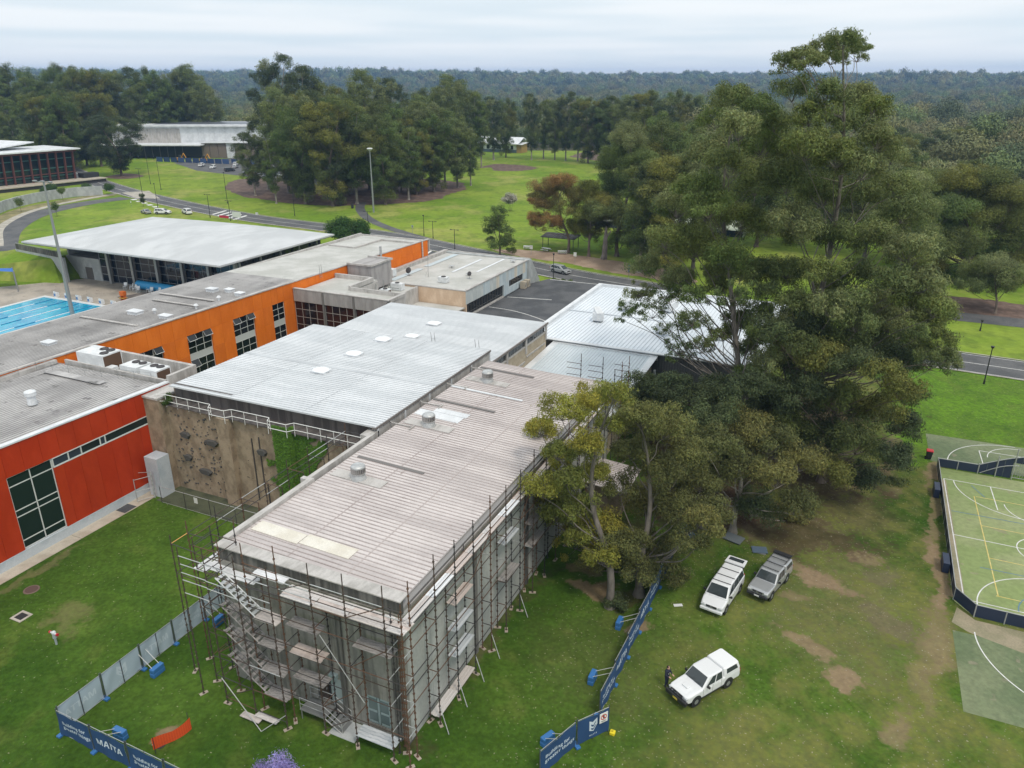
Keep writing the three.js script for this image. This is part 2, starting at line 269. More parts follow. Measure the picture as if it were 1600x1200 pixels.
struct('bare_earth', sheet(ragged([[20, -112], [34, -117], [52, -121], [60, -128], [40, -136], [22, -128], [20, -112]], 140, 2, 13), 0.008), M.mulch);
struct('car_park', sheet([[-300, -262], [-262, -240], [-180, -222], [-200, -290], [-290, -300]], 0.012), M.asphalt);
struct('driveway', sheet([[70, -118], [36, -118], [32, -121], [36, -124], [80, -124]], 0.014), M.asphalt);
// the asphalt yard between the office wing and the white shed
struct('yard', slab([[-38.3, -60], [-15.4, -60], [-15.4, -64], [-18.6, -64], [-18.6, -112.4], [-36, -112.4], [-38.3, -106]], 0, 1.1), M.darkAsphalt);
struct('yard_marking', [strip([[-37.8, -96], [-29.5, -97.5]], -0.12, 0.12, 1.107), strip(smooth([[-38, -88.5], [-33, -88], [-27, -85.5], [-22, -82]], 16), -0.09, 0.09, 1.107), strip([[-35.6, -111.9], [-19, -112.2]], -0.12, 0.12, 1.107)], M.lineWhite);
struct('traffic_island', slab(smooth([[-36, -114], [-31, -115], [-28.5, -114.2], [-30, -112.8], [-36, -112.6], [-36, -114]], 24), 0, 0.14), M.dirt);
struct('road_marking', strip([[-26, -116.8], [-21, -115.4]], -0.25, 0.25, 0.024), M.lineWhite);
// footing path, climbing-wall mat
M.pathConcrete = mottled([0.40, 0.35, 0.28], [0.50, 0.45, 0.37], { size: 4, seed: 52 });
struct('footpath', [bx(-41.2, -39.55, -0.1, 0.04, 18, -7.4), bx(-41.2, -39.55, -0.1, 0.04, -7.45, -16.4)], M.pathConcrete);
struct('footpath', bx(-40.9, -39.65, 0.04, 0.046, -12.2, -13.6), M.darkAsphalt);
M.greenMat = mottled([0.052, 0.062, 0.035], [0.085, 0.095, 0.055], { size: 5, seed: 53, grain: 0.2 });
struct('rubber_matting', bx(-38.9, -14.6, -0.05, 0.03, -18.4, -15.3), M.greenMat);

// ---------------------------------------------------------------- ball court
M.courtOuter = mottled([0.115, 0.155, 0.075], [0.175, 0.205, 0.11], { size: 16, seed: 61, n: 512, grain: 0.25, spots: 0.25, spot: [0.20, 0.195, 0.125] });
M.courtSandy = mottled([0.24, 0.22, 0.135], [0.31, 0.265, 0.18], { size: 6, seed: 62, grain: 0.2 });
M.courtInner = mottled([0.215, 0.275, 0.10], [0.275, 0.31, 0.145], { size: 17, seed: 63, n: 512, grain: 0.2, spots: 0.3, spot: [0.25, 0.255, 0.135] });
struct('court_surround', [sheet([[31.4, -64.6], [62, -65.4], [62, -57], [31.6, -57]], 0.01), sheet([[31.9, -26.4], [62, -26.4], [62, -17.8], [32, -17.5]], 0.01)], M.courtOuter);
struct('court_surround', sheet([[32.4, -29.6], [33.6, -28.4], [62, -28.2], [62, -26.3], [60, -25.4], [45, -26.6], [38, -25.2], [33, -26.6], [31.9, -27.4]], 0.013), M.courtSandy);
struct('court_turf', sheet([[32.25, -55.6], [32.25, -30.4], [33.5, -28.9], [62, -28.9], [62, -55.6]], 0.012), M.courtInner);
struct('court_edge', sheet([[32.25, -53], [32.9, -52.6], [33.1, -31], [32.25, -30.4]], 0.015), M.courtSandy);
{
  const arc = (cx, cz, r, a0, a1, n = 28) => Array.from({ length: n + 1 }, (_, i) => { const a = mixn(a0, a1, i / n); return [cx + Math.cos(a) * r, cz + Math.sin(a) * r]; });
  const w = [], y = [], b = [], L = (A, p, q, h = 0.02) => A.push(strip(Array.isArray(p[0]) ? p : [p, q], -0.045, 0.045, h));
  const P = Math.PI;
  L(w, [32.7, -53], [33, -31]); L(w, [32.7, -53], [50, -53], 0.021); L(w, [32.9, -41.35], [50, -41.2], 0.021); L(w, [36.95, -53], [37.1, -48], 0.022);
  L(w, arc(39.6, -53, 6, P, P / 2, 24), 0, 0.0225); L(w, arc(39.8, -30.6, 5.9, -P, -P / 3, 24), 0, 0.0225); L(w, arc(40.3, -41.3, 2.4, 0, 2 * P, 36), 0, 0.0235);
  L(w, arc(41, -49.5, 3.2, P, P / 2, 20), 0, 0.023); L(w, [38.3, -33.5], [38.35, -30.9], 0.0218); L(w, [33, -31], [50, -31], 0.0212);
  L(y, [35.25, -50.1], [35.55, -32.55], 0.0242); for (const z of [-50.1, -44.15, -38.4, -32.55]) L(y, [35.4, z], [50, z + 0.1], 0.0248);
  L(b, [33, -46], [50, -46.4], 0.0256); L(b, [34.6, -36.5], [50, -36.8], 0.0256); L(b, arc(40.2, -31, 3.4, -P, -P / 3, 20), 0, 0.0262); L(b, [35.2, -52.5], [36.2, -50.3], 0.0262);
  struct('court_lines', w, M.lineWhite); struct('court_lines', y, M.lineYellow); struct('court_lines', b, plain([0.12, 0.22, 0.3], 0.9));
  const o = []; L(o, arc(40.5, -57.4, 7.2, P, 1.5 * P, 26), 0, 0.018); L(o, [36.7, -62], [36.8, -58], 0.0185); L(o, [36.7, -62], [46, -62.2], 0.019); L(o, arc(41, -60.5, 3.6, P, 1.5 * P, 16), 0, 0.0195);
  L(o, arc(41, -26.8, 7.6, P / 2 + 0.3, P, 26), 0, 0.018); struct('court_lines', o, M.lineWhite);
}
// ---------------------------------------------------------------- swimming pool
M.poolDeck = mottled([0.30, 0.27, 0.23], [0.42, 0.37, 0.31], { size: 9, seed: 64, n: 512, spots: 0.25, spot: [0.2, 0.16, 0.13] });
struct('pool_deck', [sheet([[-72, -77], [-104, -77], [-126, -76.5], [-142, -56], [-120, -30], [-72, -30]], 0.02)], M.poolDeck);
struct('pool_deck', sheet([[-76, -76.6], [-104, -76.6], [-108, -68.2], [-102, -66], [-76, -66]], 0.024), mottled([0.15, 0.13, 0.12], [0.24, 0.21, 0.19], { size: 6, seed: 65 }));
struct('pool_edge', [bx(-121.2, -120.4, 0.02, 0.12, -62.2, -30), bx(-121.2, -100, 0.02, 0.12, -63, -62.2)], plain([0.62, 0.64, 0.64], 0.5));
{
  const t = dataTex(256, 256, (x, y) => { const a = samp(N512, x * 2, y * 2), b = samp(N512b, x * 2, y * 2); return mix3([0.006, 0.27, 0.47], [0.03, 0.42, 0.58], sst(0.35, 0.65, 0.5 * a + 0.5 * b)); }); t.repeat.set(1 / 10, 1 / 10);
  const bt = dataTex(256, 256, (x, y) => { const v = samp(N512b, x * 2, y * 2); return [v, v, v]; }, false); bt.repeat.set(1 / 5, 1 / 5);
  struct('pool_water', sheet([[-120.4, -62.2], [-100, -62.2], [-100, -30], [-120.4, -30]], 0.06), new THREE.MeshStandardMaterial({ map: t, bumpMap: bt, bumpScale: 0.05, roughness: 0.12 }));
  const g = new THREE.CylinderGeometry(0.07, 0.07, 3.6, 6).rotateX(Math.PI / 2), mW = plain([0.75, 0.78, 0.8], 0.5), mB = plain([0.03, 0.2, 0.4], 0.5);
  for (let i = 0; i < 5; i++) { const x = -117.4 + i * 3.6, r = thing('lane_rope', `floating lane rope in the swimming pool, ${ORD[i]} from the far side`, 'lane rope', [x, 0.06, -46], 'lane ropes in the pool'); for (let k = 0; k < 8; k++) put('float_run', g, k % 3 ? mW : mB, r, [x, 0.1, -60 + k * 3.75]); }
}

{ // grassed bank beside the pool hall
  const top = [[-147, -74], [-131.2, -72.9], [-131.2, -98], [-147, -98]], foot = [[-166, -60], [-127.6, -71], [-131.1, -112], [-166, -112]], q = (i, j) => quad([foot[i][0], 0, foot[i][1]], [foot[j][0], 0, foot[j][1]], [top[j][0], 4.5, top[j][1]], [top[i][0], 4.5, top[i][1]]);
  struct('grass_bank', [q(0, 1), q(1, 2), q(2, 3), q(3, 0), quad(...top.map(([x, z]) => [x, 4.5, z]))], M.turf);
}
// ---------------------------------------------------------------- buildings
const faceX = x => ({ o: [x, 0, 0], r: Math.PI / 2 });       // a wall that looks to +x, s runs along -z
const faceXn = x => ({ o: [x, 0, 0], r: -Math.PI / 2 });     // looks to -x, s runs along +z
const faceZ = z => ({ o: [0, 0, z], r: 0 });                 // looks to +z, s runs along +x
const on = (F, s0, s1, y0, y1, d0, d1) => bx(s0, s1, y0, y1, d0, d1).rotateY(F.r).translate(...F.o);
const glassDark = new THREE.MeshStandardMaterial({ color: C(0.010, 0.013, 0.014), roughness: 0.07 });
const glassGreen = new THREE.MeshStandardMaterial({ color: C(0.014, 0.026, 0.023), roughness: 0.06 });
const frameWhite = plain([0.62, 0.64, 0.63], 0.5), frameGrey = plain([0.30, 0.31, 0.31], 0.5), steelGrey = plain([0.33, 0.34, 0.34], 0.45, 0.5), darkMetal = plain([0.04, 0.04, 0.042], 0.6);
const galv = mottled([0.42, 0.43, 0.43], [0.55, 0.56, 0.56], { size: 1, seed: 81, rough: 0.5, metal: 0.4 });
// a window: its frame is the part, every pane a sub-part
function win(F, parent, s0, s1, y0, y1, cols, rows, { fm = frameWhite, glass = glassDark, d = 0, t = 0.06, open = [], colAt, rowAt, name = 'window' } = {}) {
  const xs = colAt || Array.from({ length: cols + 1 }, (_, i) => mixn(s0, s1, i / cols)), ys = rowAt || Array.from({ length: rows + 1 }, (_, i) => mixn(y0, y1, i / rows)), g = [];
  xs.forEach((x, i) => g.push(on(F, x - (i === xs.length - 1 ? t : i ? t / 2 : 0), x + (i ? (i === xs.length - 1 ? 0 : t / 2) : t), y0, y1, d, d + 0.08)));
  ys.forEach((y, i) => { for (let k = 0; k + 1 < xs.length; k++) g.push(on(F, xs[k] + t, xs[k + 1] - t, y - (i === ys.length - 1 ? t : i ? t / 2 : 0), y + (i ? (i === ys.length - 1 ? 0 : t / 2) : t), d + 0.003, d + 0.077)); });
  const w = mesh(name, g, fm, parent);
  for (let i = 0; i + 1 < xs.length; i++) for (let j = 0; j + 1 < ys.length; j++) {
    if (open.includes(i + ',' + j)) { // a sash swung out at the bottom
      const h = ys[j + 1] - ys[j], wd = xs[i + 1] - xs[i], p = new THREE.BoxGeometry(wd - t, h, 0.03).translate(0, -h / 2, 0).rotateX(-0.5).translate((xs[i] + xs[i + 1]) / 2, ys[j + 1], d + 0.1).rotateY(F.r).translate(...F.o); mesh('open_pane', p, glassDark, w);
      const fr = [[-wd / 2 + t / 2, -wd / 2 + t, -h, 0], [wd / 2 - t, wd / 2 - t / 2, -h, 0], [-wd / 2 + t / 2, wd / 2 - t / 2, -h, -h + t]].map(([a, b, c, e]) => bx(a, b, c, e, -0.03, 0.04).rotateX(-0.5).translate((xs[i] + xs[i + 1]) / 2, ys[j + 1], d + 0.1).rotateY(F.r).translate(...F.o)); mesh('sash', fr, fm, w); continue;
    }
    mesh('pane', on(F, xs[i] + t / 2, xs[i + 1] - t / 2, ys[j] + t / 2, ys[j + 1] - t / 2, d + 0.02, d + 0.045), glass, w);
  }
  return w;
}
// a roof of long metal sheets: a thin slab with corner heights (h at x0z0, x1z0, x1z1, x0z1) and its raised ribs
function tilted(x0, x1, z0, z1, h, t) {
  const T = [[x0, h[0], z0], [x1, h[1], z0], [x1, h[2], z1], [x0, h[3], z1]], L = T.map(([x, y, z]) => [x, y - t, z]);
  return join([quad(T[0], T[1], T[2], T[3]), quad(L[3], L[2], L[1], L[0]), ...[0, 1, 2, 3].map(i => { const j = (i + 1) % 4; return quad(L[i], L[j], T[j], T[i]); })]);
}
function metalRoof(parent, x0, x1, z0, z1, h, dir, pitch, mSheet, mRib, t = 0.12, rh = 0.045, rw = 0.05) {
  const roof = mesh('roof', tilted(x0, x1, z0, z1, h, t), mSheet, parent), at = (x, z) => { const u = (x - x0) / (x1 - x0), v = (z - z0) / (z1 - z0); return mixn(mixn(h[0], h[1], u), mixn(h[3], h[2], u), v); }, g = [];
  if (dir === 'x') { for (let z = Math.min(z0, z1) + pitch / 2; z < Math.max(z0, z1); z += pitch) g.push(tilted(x0 + 0.02, x1 - 0.02, z + rw / 2, z - rw / 2, [at(x0, z), at(x1, z), at(x1, z), at(x0, z)].map(y => y + rh), rh + 0.02)); } else for (let x = Math.min(x0, x1) + pitch / 2; x < Math.max(x0, x1); x += pitch) g.push(tilted(x - rw / 2, x + rw / 2, z0, z1, [at(x, z0), at(x, z0), at(x, z1), at(x, z1)].map(y => y + rh), rh + 0.02));
  tag(mesh('roof_ribs', g, mRib, roof), null, null, null, 'stuff'); return at;
}
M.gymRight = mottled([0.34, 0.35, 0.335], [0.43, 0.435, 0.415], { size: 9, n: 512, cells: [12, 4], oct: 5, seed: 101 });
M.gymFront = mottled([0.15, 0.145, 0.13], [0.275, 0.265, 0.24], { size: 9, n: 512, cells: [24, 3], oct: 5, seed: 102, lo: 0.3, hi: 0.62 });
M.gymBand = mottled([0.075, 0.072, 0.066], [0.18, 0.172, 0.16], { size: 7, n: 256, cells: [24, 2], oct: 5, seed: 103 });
M.roofPink = mottled([0.47, 0.43, 0.42], [0.60, 0.555, 0.54], { size: 17, n: 512, cells: [3, 14], seed: 104, grain: 0.1, rough: 0.6, spots: 0.2, spot: [0.36, 0.31, 0.29] });
M.ribPink = mottled([0.36, 0.31, 0.30], [0.45, 0.40, 0.385], { size: 9, seed: 105, rough: 0.6 });
M.roofWhite = mottled([0.57, 0.595, 0.615], [0.69, 0.71, 0.73], { size: 19, n: 512, cells: [3, 12], seed: 106, grain: 0.08, rough: 0.5, spots: 0.1, spot: [0.53, 0.55, 0.565] });
M.ribWhite = mottled([0.44, 0.46, 0.48], [0.53, 0.555, 0.575], { size: 9, seed: 107, rough: 0.5 });
M.roofShed = mottled([0.66, 0.71, 0.76], [0.76, 0.80, 0.84], { size: 15, n: 256, cells: [6, 2], seed: 108, grain: 0.04, rough: 0.45 });
M.ribShed = mottled([0.50, 0.54, 0.58], [0.60, 0.64, 0.68], { size: 9, seed: 109, rough: 0.5 });
M.roofGrey = mottled([0.31, 0.302, 0.30], [0.50, 0.49, 0.485], { size: 16, n: 512, cells: [8, 3], seed: 110, grain: 0.14, spots: 0.3, spot: [0.17, 0.165, 0.16] });
M.ribGrey = mottled([0.25, 0.243, 0.24], [0.38, 0.37, 0.365], { size: 7, seed: 111 });
M.flatRoof = mottled([0.42, 0.42, 0.39], [0.52, 0.515, 0.49], { size: 12, n: 512, seed: 112, grain: 0.08 });
M.parapet = mottled([0.36, 0.345, 0.325], [0.50, 0.48, 0.46], { size: 5, cells: [10, 3], seed: 113 });
M.capping = mottled([0.60, 0.62, 0.64], [0.72, 0.74, 0.76], { size: 6, seed: 114, rough: 0.5 });
M.brickTan = mottled([0.24, 0.185, 0.125], [0.36, 0.285, 0.20], { size: 6, n: 512, cells: [10, 8], seed: 115, spots: 0.22, spot: [0.10, 0.08, 0.06], bump: 0.015 });
M.brickPale = mottled([0.38, 0.315, 0.225], [0.47, 0.40, 0.30], { size: 5, cells: [6, 8], seed: 116, bump: 0.01 });
M.fascia = mottled([0.075, 0.066, 0.062], [0.13, 0.115, 0.108], { size: 5, cells: [20, 2], seed: 117 });
M.peach = mottled([0.64, 0.47, 0.33], [0.74, 0.57, 0.42], { size: 5, cells: [8, 3], seed: 118 });
const orangeTones = [0, 1, 2].map(k => mottled([0.74 - k * 0.025, 0.172 - k * 0.006, 0.014], [0.80 - k * 0.025, 0.20 - k * 0.007, 0.02], { size: 6, n: 256, cells: [6, 3], seed: 120 + k, grain: 0.05, rough: 0.6, spots: 0.06, spot: [0.5, 0.15, 0.03] })).map(m => matte(m));
const redTones = [0, 1, 2].map(k => mottled([0.43 - k * 0.016, 0.038, 0.007], [0.49 - k * 0.016, 0.047, 0.010], { size: 6, n: 256, cells: [6, 3], seed: 130 + k, grain: 0.05, rough: 0.55 })).map(m => matte(m));
M.plinth = mottled([0.42, 0.47, 0.52], [0.52, 0.56, 0.60], { size: 4, seed: 133 });
M.blueClad = mottled([0.42, 0.50, 0.54], [0.52, 0.59, 0.62], { size: 5, cells: [8, 2], seed: 134 });
M.bareConcrete = mottled([0.36, 0.38, 0.38], [0.46, 0.48, 0.48], { size: 6, cells: [6, 4], seed: 135 });
M.soilDark = plain([0.26, 0.255, 0.25], 0.9);

// ---- the concrete hall behind the scaffold
const gym = thing('concrete_hall', 'long grey concrete hall wrapped in scaffolding, under a pinkish ribbed roof', 'building', [-7, 0, -20]);
{
  const F = faceZ(0), R = faceX(0), L = faceXn(-14.2);
  mesh('inner_wall', [bx(-14.05, -0.2, 0, 10.0, -0.2, -39.3)], M.soilDark, gym);
  // front: upright slabs with open joints, a door and a window let in
  const col = [-14.2, -11.7, -9.2, -7.0, -5.9, -4.5, -3.2, -1.3, 0];
  for (let i = 0; i + 1 < col.length; i++) {
    const a = col[i] + (i ? 0.012 : 0), b = col[i + 1] - (i < 7 ? 0.012 : 0), rows = i === 3 ? [[0, 0.85], [3.0, 6.4], [6.42, 9.7]] : i === 6 ? [[0, 0.45], [2.75, 6.4], [6.42, 9.7]] : [[0, 6.4], [6.42, 9.7]];
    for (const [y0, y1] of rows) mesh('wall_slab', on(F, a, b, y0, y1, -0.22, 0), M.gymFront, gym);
  }
  mesh('pilaster', [on(F, -4.9, -4.55, 0, 9.68, 0.004, 0.16), on(F, -0.9, -0.55, 0, 9.68, 0.004, 0.16)], M.gymBand, gym);
  const door = mesh('door', on(F, -6.95, -6.2, 0.87, 2.98, -0.16, -0.1), plain([0.06, 0.042, 0.03], 0.6), gym); mesh('side_light', on(F, -6.12, -5.94, 0.9, 2.96, -0.15, -0.09), glassDark, gym); mesh('handle', on(F, -6.34, -6.28, 1.8, 1.95, -0.1, -0.04), steelGrey, door);
  mesh('noticeboard', [on(F, -5.8, -4.95, 1.2, 3.1, 0.004, 0.05)], plain([0.30, 0.36, 0.37], 0.6), gym);
  mesh('door_light', on(F, -5.75, -5.2, 3.25, 3.55, 0.0, 0.28), plain([0.28, 0.36, 0.38], 0.5), gym);
  win(F, gym, -3.15, -1.35, 0.5, 2.7, 2, 2, { fm: plain([0.26, 0.33, 0.34], 0.5), glass: plain([0.13, 0.17, 0.175], 0.25), t: 0.14, d: -0.12, rowAt: [0.5, 1.5, 2.7] });
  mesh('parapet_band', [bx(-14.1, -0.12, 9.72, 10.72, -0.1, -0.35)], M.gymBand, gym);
  mesh('capping', [bx(-14.3, -0.05, 10.72, 10.8, 0.06, -0.86)], M.parapet, gym);
  // side wall towards the trees
  for (let k = 0; k < 13; k++) for (const [y0, y1] of [[0, 4.9], [4.92, 9.7]]) mesh('wall_slab', on(R, k * 3.03 + (k ? 0.012 : 0.23), (k + 1) * 3.03 - 0.012, y0, y1, -0.22, 0), M.gymRight, gym);
  for (const s of [9.1, 18.2, 27.3]) mesh('pilaster', on(R, s - 0.2, s + 0.2, 0, 9.68, 0.004, 0.14), M.gymBand, gym);
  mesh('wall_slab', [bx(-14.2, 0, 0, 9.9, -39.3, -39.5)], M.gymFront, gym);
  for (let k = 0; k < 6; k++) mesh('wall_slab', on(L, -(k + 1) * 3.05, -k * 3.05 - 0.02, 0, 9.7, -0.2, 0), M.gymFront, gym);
  mesh('gutter', [bx(-0.62, 0.06, 9.72, 9.78, -0.9, -39.4), bx(-0.02, 0.06, 9.78, 10.05, -0.9, -39.4), bx(-0.64, -0.6, 9.78, 10.1, -0.9, -39.4)], plain([0.26, 0.24, 0.225], 0.7), gym);
  mesh('side_parapet', [bx(-14.35, -13.9, 9.72, 10.9, -0.86, -9.4), bx(-14.9, -13.9, 9.72, 10.9, -9.4, -9.8), bx(-14.55, -14.2, 9.72, 10.9, -9.8, -18.4)], M.parapet, gym);
  const at = metalRoof(gym, -13.88, -0.55, -0.88, -39.45, [10.62, 10.18, 10.18, 10.62], 'x', 0.4, M.roofPink, M.ribPink, 0.12, 0.05, 0.07);
  for (const x of [-9.4, -4.9]) mesh('sheet_lap', tilted(x - 0.05, x + 0.05, -0.9, -39.4, [at(x, 0), at(x, 0), at(x, 0), at(x, 0)].map(y => y + 0.018), 0.03), M.ribPink, gym);
  mesh('rear_edge', bx(-14.1, 0.02, 10.0, 10.3, -39.46, -39.62), M.ribPink, gym);
  // things let into the sheeting
  const lay = (name, x0, x1, z0, z1, m, h = 0.06) => mesh(name, tilted(x0, x1, z0, z1, [at(x0, z0), at(x1, z0), at(x1, z1), at(x0, z1)].map(y => y + h), 0.05), m, gym);
  const cream = mottled([0.62, 0.58, 0.50], [0.70, 0.67, 0.60], { size: 4, seed: 141 });
  lay('roof_light', -13.6, -9.75, -2.6, -3.75, cream); lay('roof_light', -9.68, -5.75, -2.75, -3.9, cream); lay('roof_light', -13.7, -9.2, -23.9, -25.1, M.capping); lay('roof_light', -12.4, -9.0, -25.15, -26.0, M.capping, 0.064);
  const strips = [[-13.3, -7.2, -14.6, 1], [-13.8, -7.3, -27.6, 1], [-13.6, -7.5, -37.2, 1], [-13.8, -6.1, -31.2, 0]]; for (const [a, b, z, d] of strips) lay('cover_strip', a, b, z + 0.16, z - 0.16, d ? plain([0.17, 0.16, 0.155], 0.8) : M.capping, 0.09);
  for (const z of [-11.7, -22.3, -34]) {
    lay('flashing_pan', -13.5, -8.9, z + 0.55, z - 0.55, M.parapet, 0.075);
    const y = at(-11.2, z), v = mesh('turbine_vent', [cyl(-11.2, y, y + 0.5, z, 0.62, 0.48, 20), cyl(-11.2, y + 0.5, y + 0.56, z, 0.56, 0.56, 20)], galv, gym), vanes = [];
    for (let k = 0; k < 22; k++) { const a = k / 22 * Math.PI * 2; vanes.push(new THREE.BoxGeometry(0.03, 0.5, 0.17).rotateY(-a + 0.9).translate(-11.2 + Math.cos(a) * 0.5, y + 0.8, z + Math.sin(a) * 0.5)); }
    mesh('vane_ring', [...vanes, cyl(-11.2, y + 0.56, y + 1.02, z, 0.36, 0.36, 14)], plain([0.40, 0.385, 0.375], 0.5, 0.3), v); mesh('dome', [new THREE.SphereGeometry(0.56, 20, 8, 0, Math.PI * 2, 0, Math.PI / 2).scale(1, 0.45, 1).translate(-11.2, y + 1.04, z), cyl(-11.2, y + 1.0, y + 1.05, z, 0.57, 0.57, 20)], galv, v);
  }
  // steel landing and steps at the door
  const st = mesh('landing', [bx(-7.6, -5.6, 0.72, 0.8, 0.1, 1.25)], steelGrey, gym);
  for (let k = 0; k < 4; k++) mesh('tread', bx(-5.55 + k * 0.32, -5.25 + k * 0.32, 0.5 - k * 0.16, 0.54 - k * 0.16, 0.15, 1.2), steelGrey, st);
  mesh('stringer', [bar([-5.6, 0.74, 0.13], [-4.25, -0.02, 0.13], 0.05), bar([-5.6, 0.74, 1.22], [-4.25, -0.02, 1.22], 0.05), ...[[-7.5, 0.2], [-7.5, 1.2], [-5.7, 0.2], [-5.7, 1.2]].map(([x, z]) => bar([x, 0, z], [x, 0.75, z], 0.04))], steelGrey, st);
  mesh('handrail', [...[1.22, 0.14].flatMap(z => [bar([-7.55, 1.75, z], [-5.6, 1.75, z], 0.025), bar([-5.6, 1.75, z], [-4.3, 0.95, z], 0.025), bar([-4.3, 0.95, z], [-4.3, 0, z], 0.025), bar([-5.6, 0.75, z], [-5.6, 1.75, z], 0.025), bar([-7.55, 0.75, z], [-7.55, 1.75, z], 0.025), bar([-7.55, 1.25, z], [-5.6, 1.25, z], 0.02), bar([-5.6, 1.25, z], [-4.3, 0.5, z], 0.02)])], galv, st);
  mesh('doorstep', bx(-5.2, -3.2, 0, 0.05, 0.1, 1.5), M.bareConcrete, gym);
}
// ---- the hall with the climbing wall
const hall = thing('brick_hall', 'tall tan brick hall with pale ribbed roof and climbing wall', 'building', [-27, 0, -30]);
{
  const F = faceZ(-18.4), R = faceX(-14.6);
  mesh('end_wall', [bx(-39, -14.9, 0, 9.3, -18.4, -18.9)], M.brickTan, hall);
  mesh('pilaster', [bx(-31.9, -30.4, 0, 9.3, -17.75, -18.4)], M.brickTan, hall); mesh('pilaster', [bx(-24.9, -23.2, 0, 9.3, -17.75, -18.4)], M.brickTan, hall);
  mesh('corner_pier', [bx(-41, -39, 0, 9.9, -17.6, -21)], M.brickTan, hall); mesh('pier_cap', [bx(-41.06, -38.94, 9.9, 10.1, -17.5, -21)], M.parapet, hall);
  mesh('corner_pier', [bx(-15.5, -14.5, 9.2, 10.7, -18.0, -19.4)], M.parapet, hall);
  mesh('walkway', [bx(-39, -14.9, 9.3, 9.4, -18.0, -19.7)], M.fascia, hall);
  mesh('fascia_board', [bx(-38.7, -14.9, 9.4, 11.05, -19.55, -19.75)], M.fascia, hall);
  mesh('side_wall', [bx(-39, -38.6, 0, 10.6, -19.7, -41.4)], M.brickTan, hall);
  // side wall over the concrete hall's roof: slabs and posts
  for (let k = 0; k < 5; k++) mesh('wall_slab', on(R, 19.42 + k * 4.4, 19.38 + (k + 1) * 4.4, 6, 10.92, -0.3, 0), M.parapet, hall);
  for (let k = 0; k <= 5; k++) mesh('wall_post', on(R, 19.25 + k * 4.38, 19.45 + k * 4.38, 9.9, 10.95, 0.004, 0.1), M.capping, hall);
  mesh('edge_trim', on(R, 18.9, 41.5, 10.92, 11.1, -0.3, 0.12), plain([0.17, 0.15, 0.14], 0.7), hall);
  const at = metalRoof(hall, -38.75, -14.55, -18.95, -41.45, [11.0, 11.16, 11.16, 11.0], 'x', 0.42, M.roofWhite, M.ribWhite, 0.1, 0.045, 0.05);
  for (const x of [-31, -22.5]) mesh('sheet_lap', tilted(x - 0.05, x + 0.05, -19, -41.4, [at(x, -20), at(x, -20), at(x, -20), at(x, -20)].map(y => y + 0.016), 0.03), M.ribWhite, hall);
  mesh('roof_join', tilted(-38.75, -14.55, -29.4, -30.0, [11.05, 11.21, 11.21, 11.05], 0.04), M.ribWhite, hall);
  for (const [x, z] of [[-27.4, -28.2], [-27.4, -33.9], [-27.3, -39.4]]) {
    const s = mesh('skylight', bx(x - 0.85, x + 0.85, 11.05, 11.28, z - 0.75, z + 0.75), M.capping, hall); mesh('dome', new THREE.SphereGeometry(1, 16, 6, 0, Math.PI * 2, 0, Math.PI / 2).scale(0.95, 0.22, 0.85).translate(x, 11.28, z), plain([0.80, 0.82, 0.84], 0.25), s);
  }
  for (const s of [21.2, 26.3, 31.4, 36.6]) { // downpipes that spill on the lower roof
    const p = mesh('downpipe', [on(R, s - 0.05, s + 0.05, 10.62, 10.85, 0.11, 0.21), bx(-14.45, -12.3, 10.66, 10.76, -s + 0.05, -s - 0.05)], M.parapet, hall); mesh('spreader', bx(-12.3, -12.2, 10.62, 10.72, -s + 0.5, -s - 0.35), M.parapet, p);
  }
  // guard rail along the walkway, stepping round the pilasters
  const zr = -17.95, path = [[-39.3, -17.7], [-38.4, -18.05], [-32.6, -18.05], [-32.2, -17.4], [-30.3, -17.4], [-29.9, zr], [-25.4, zr], [-25.1, -17.35], [-23.0, -17.35], [-22.6, zr], [-15.4, zr]], rail = [];
  for (let i = 0; i + 1 < path.length; i++) { const [a, b] = path[i], [c, d] = path[i + 1]; for (const y of [9.75, 10.45]) rail.push(bar([a, y, b], [c, y, d], 0.035, 6)); }
  const gr = mesh('guard_rail', rail, plain([0.72, 0.72, 0.70], 0.5), hall);
  for (let i = 0; i + 1 < path.length; i++) { const [a, b] = path[i], [c, d] = path[i + 1], n = Math.max(1, Math.round(Math.hypot(c - a, d - b) / 1.5)); for (let k = 0; k < n; k++) { const x = mixn(a, c, k / n), z = mixn(b, d, k / n); mesh('rail_post', bar([x, 9.15, z], [x, 10.45, z], 0.03, 6), gr.material, gr); } }
  // climbing holds
  const dk = plain([0.08, 0.078, 0.072], 0.9);
  for (const [x, y, w] of [[-36.8, 6.4, 1.1], [-33.4, 6.2, 1.5], [-36.9, 3.9, 0.85], [-34.8, 2.75, 1.5], [-27.1, 6.5, 1.0]]) {
    const s = new THREE.Shape([[-w / 2, 0.05], [-w * 0.3, -0.3], [w * 0.32, -0.34], [w / 2, -0.02], [w * 0.3, 0.2], [-w * 0.28, 0.18]].map(q => new THREE.Vector2(...q)));
    mesh('ledge_hold', new THREE.ExtrudeGeometry(s, { depth: 0.2, bevelSize: 0.05, bevelThickness: 0.08, bevelSegments: 1 }).translate(x, y, -18.35), dk, hall);
  }
  const r = rng(9), small = []; for (let k = 0; k < 150; k++) { const x = -38.6 + r() * 7.0, y = 0.6 + r() * 8; small.push(new THREE.IcosahedronGeometry(0.045 + r() * 0.06, 0).scale(1.3 * (0.6 + r()), 0.7 + r() * 0.7, 0.8).translate(x, y, -18.36)); }
  tag(mesh('small_holds', small, dk, hall), null, null, null, 'stuff');
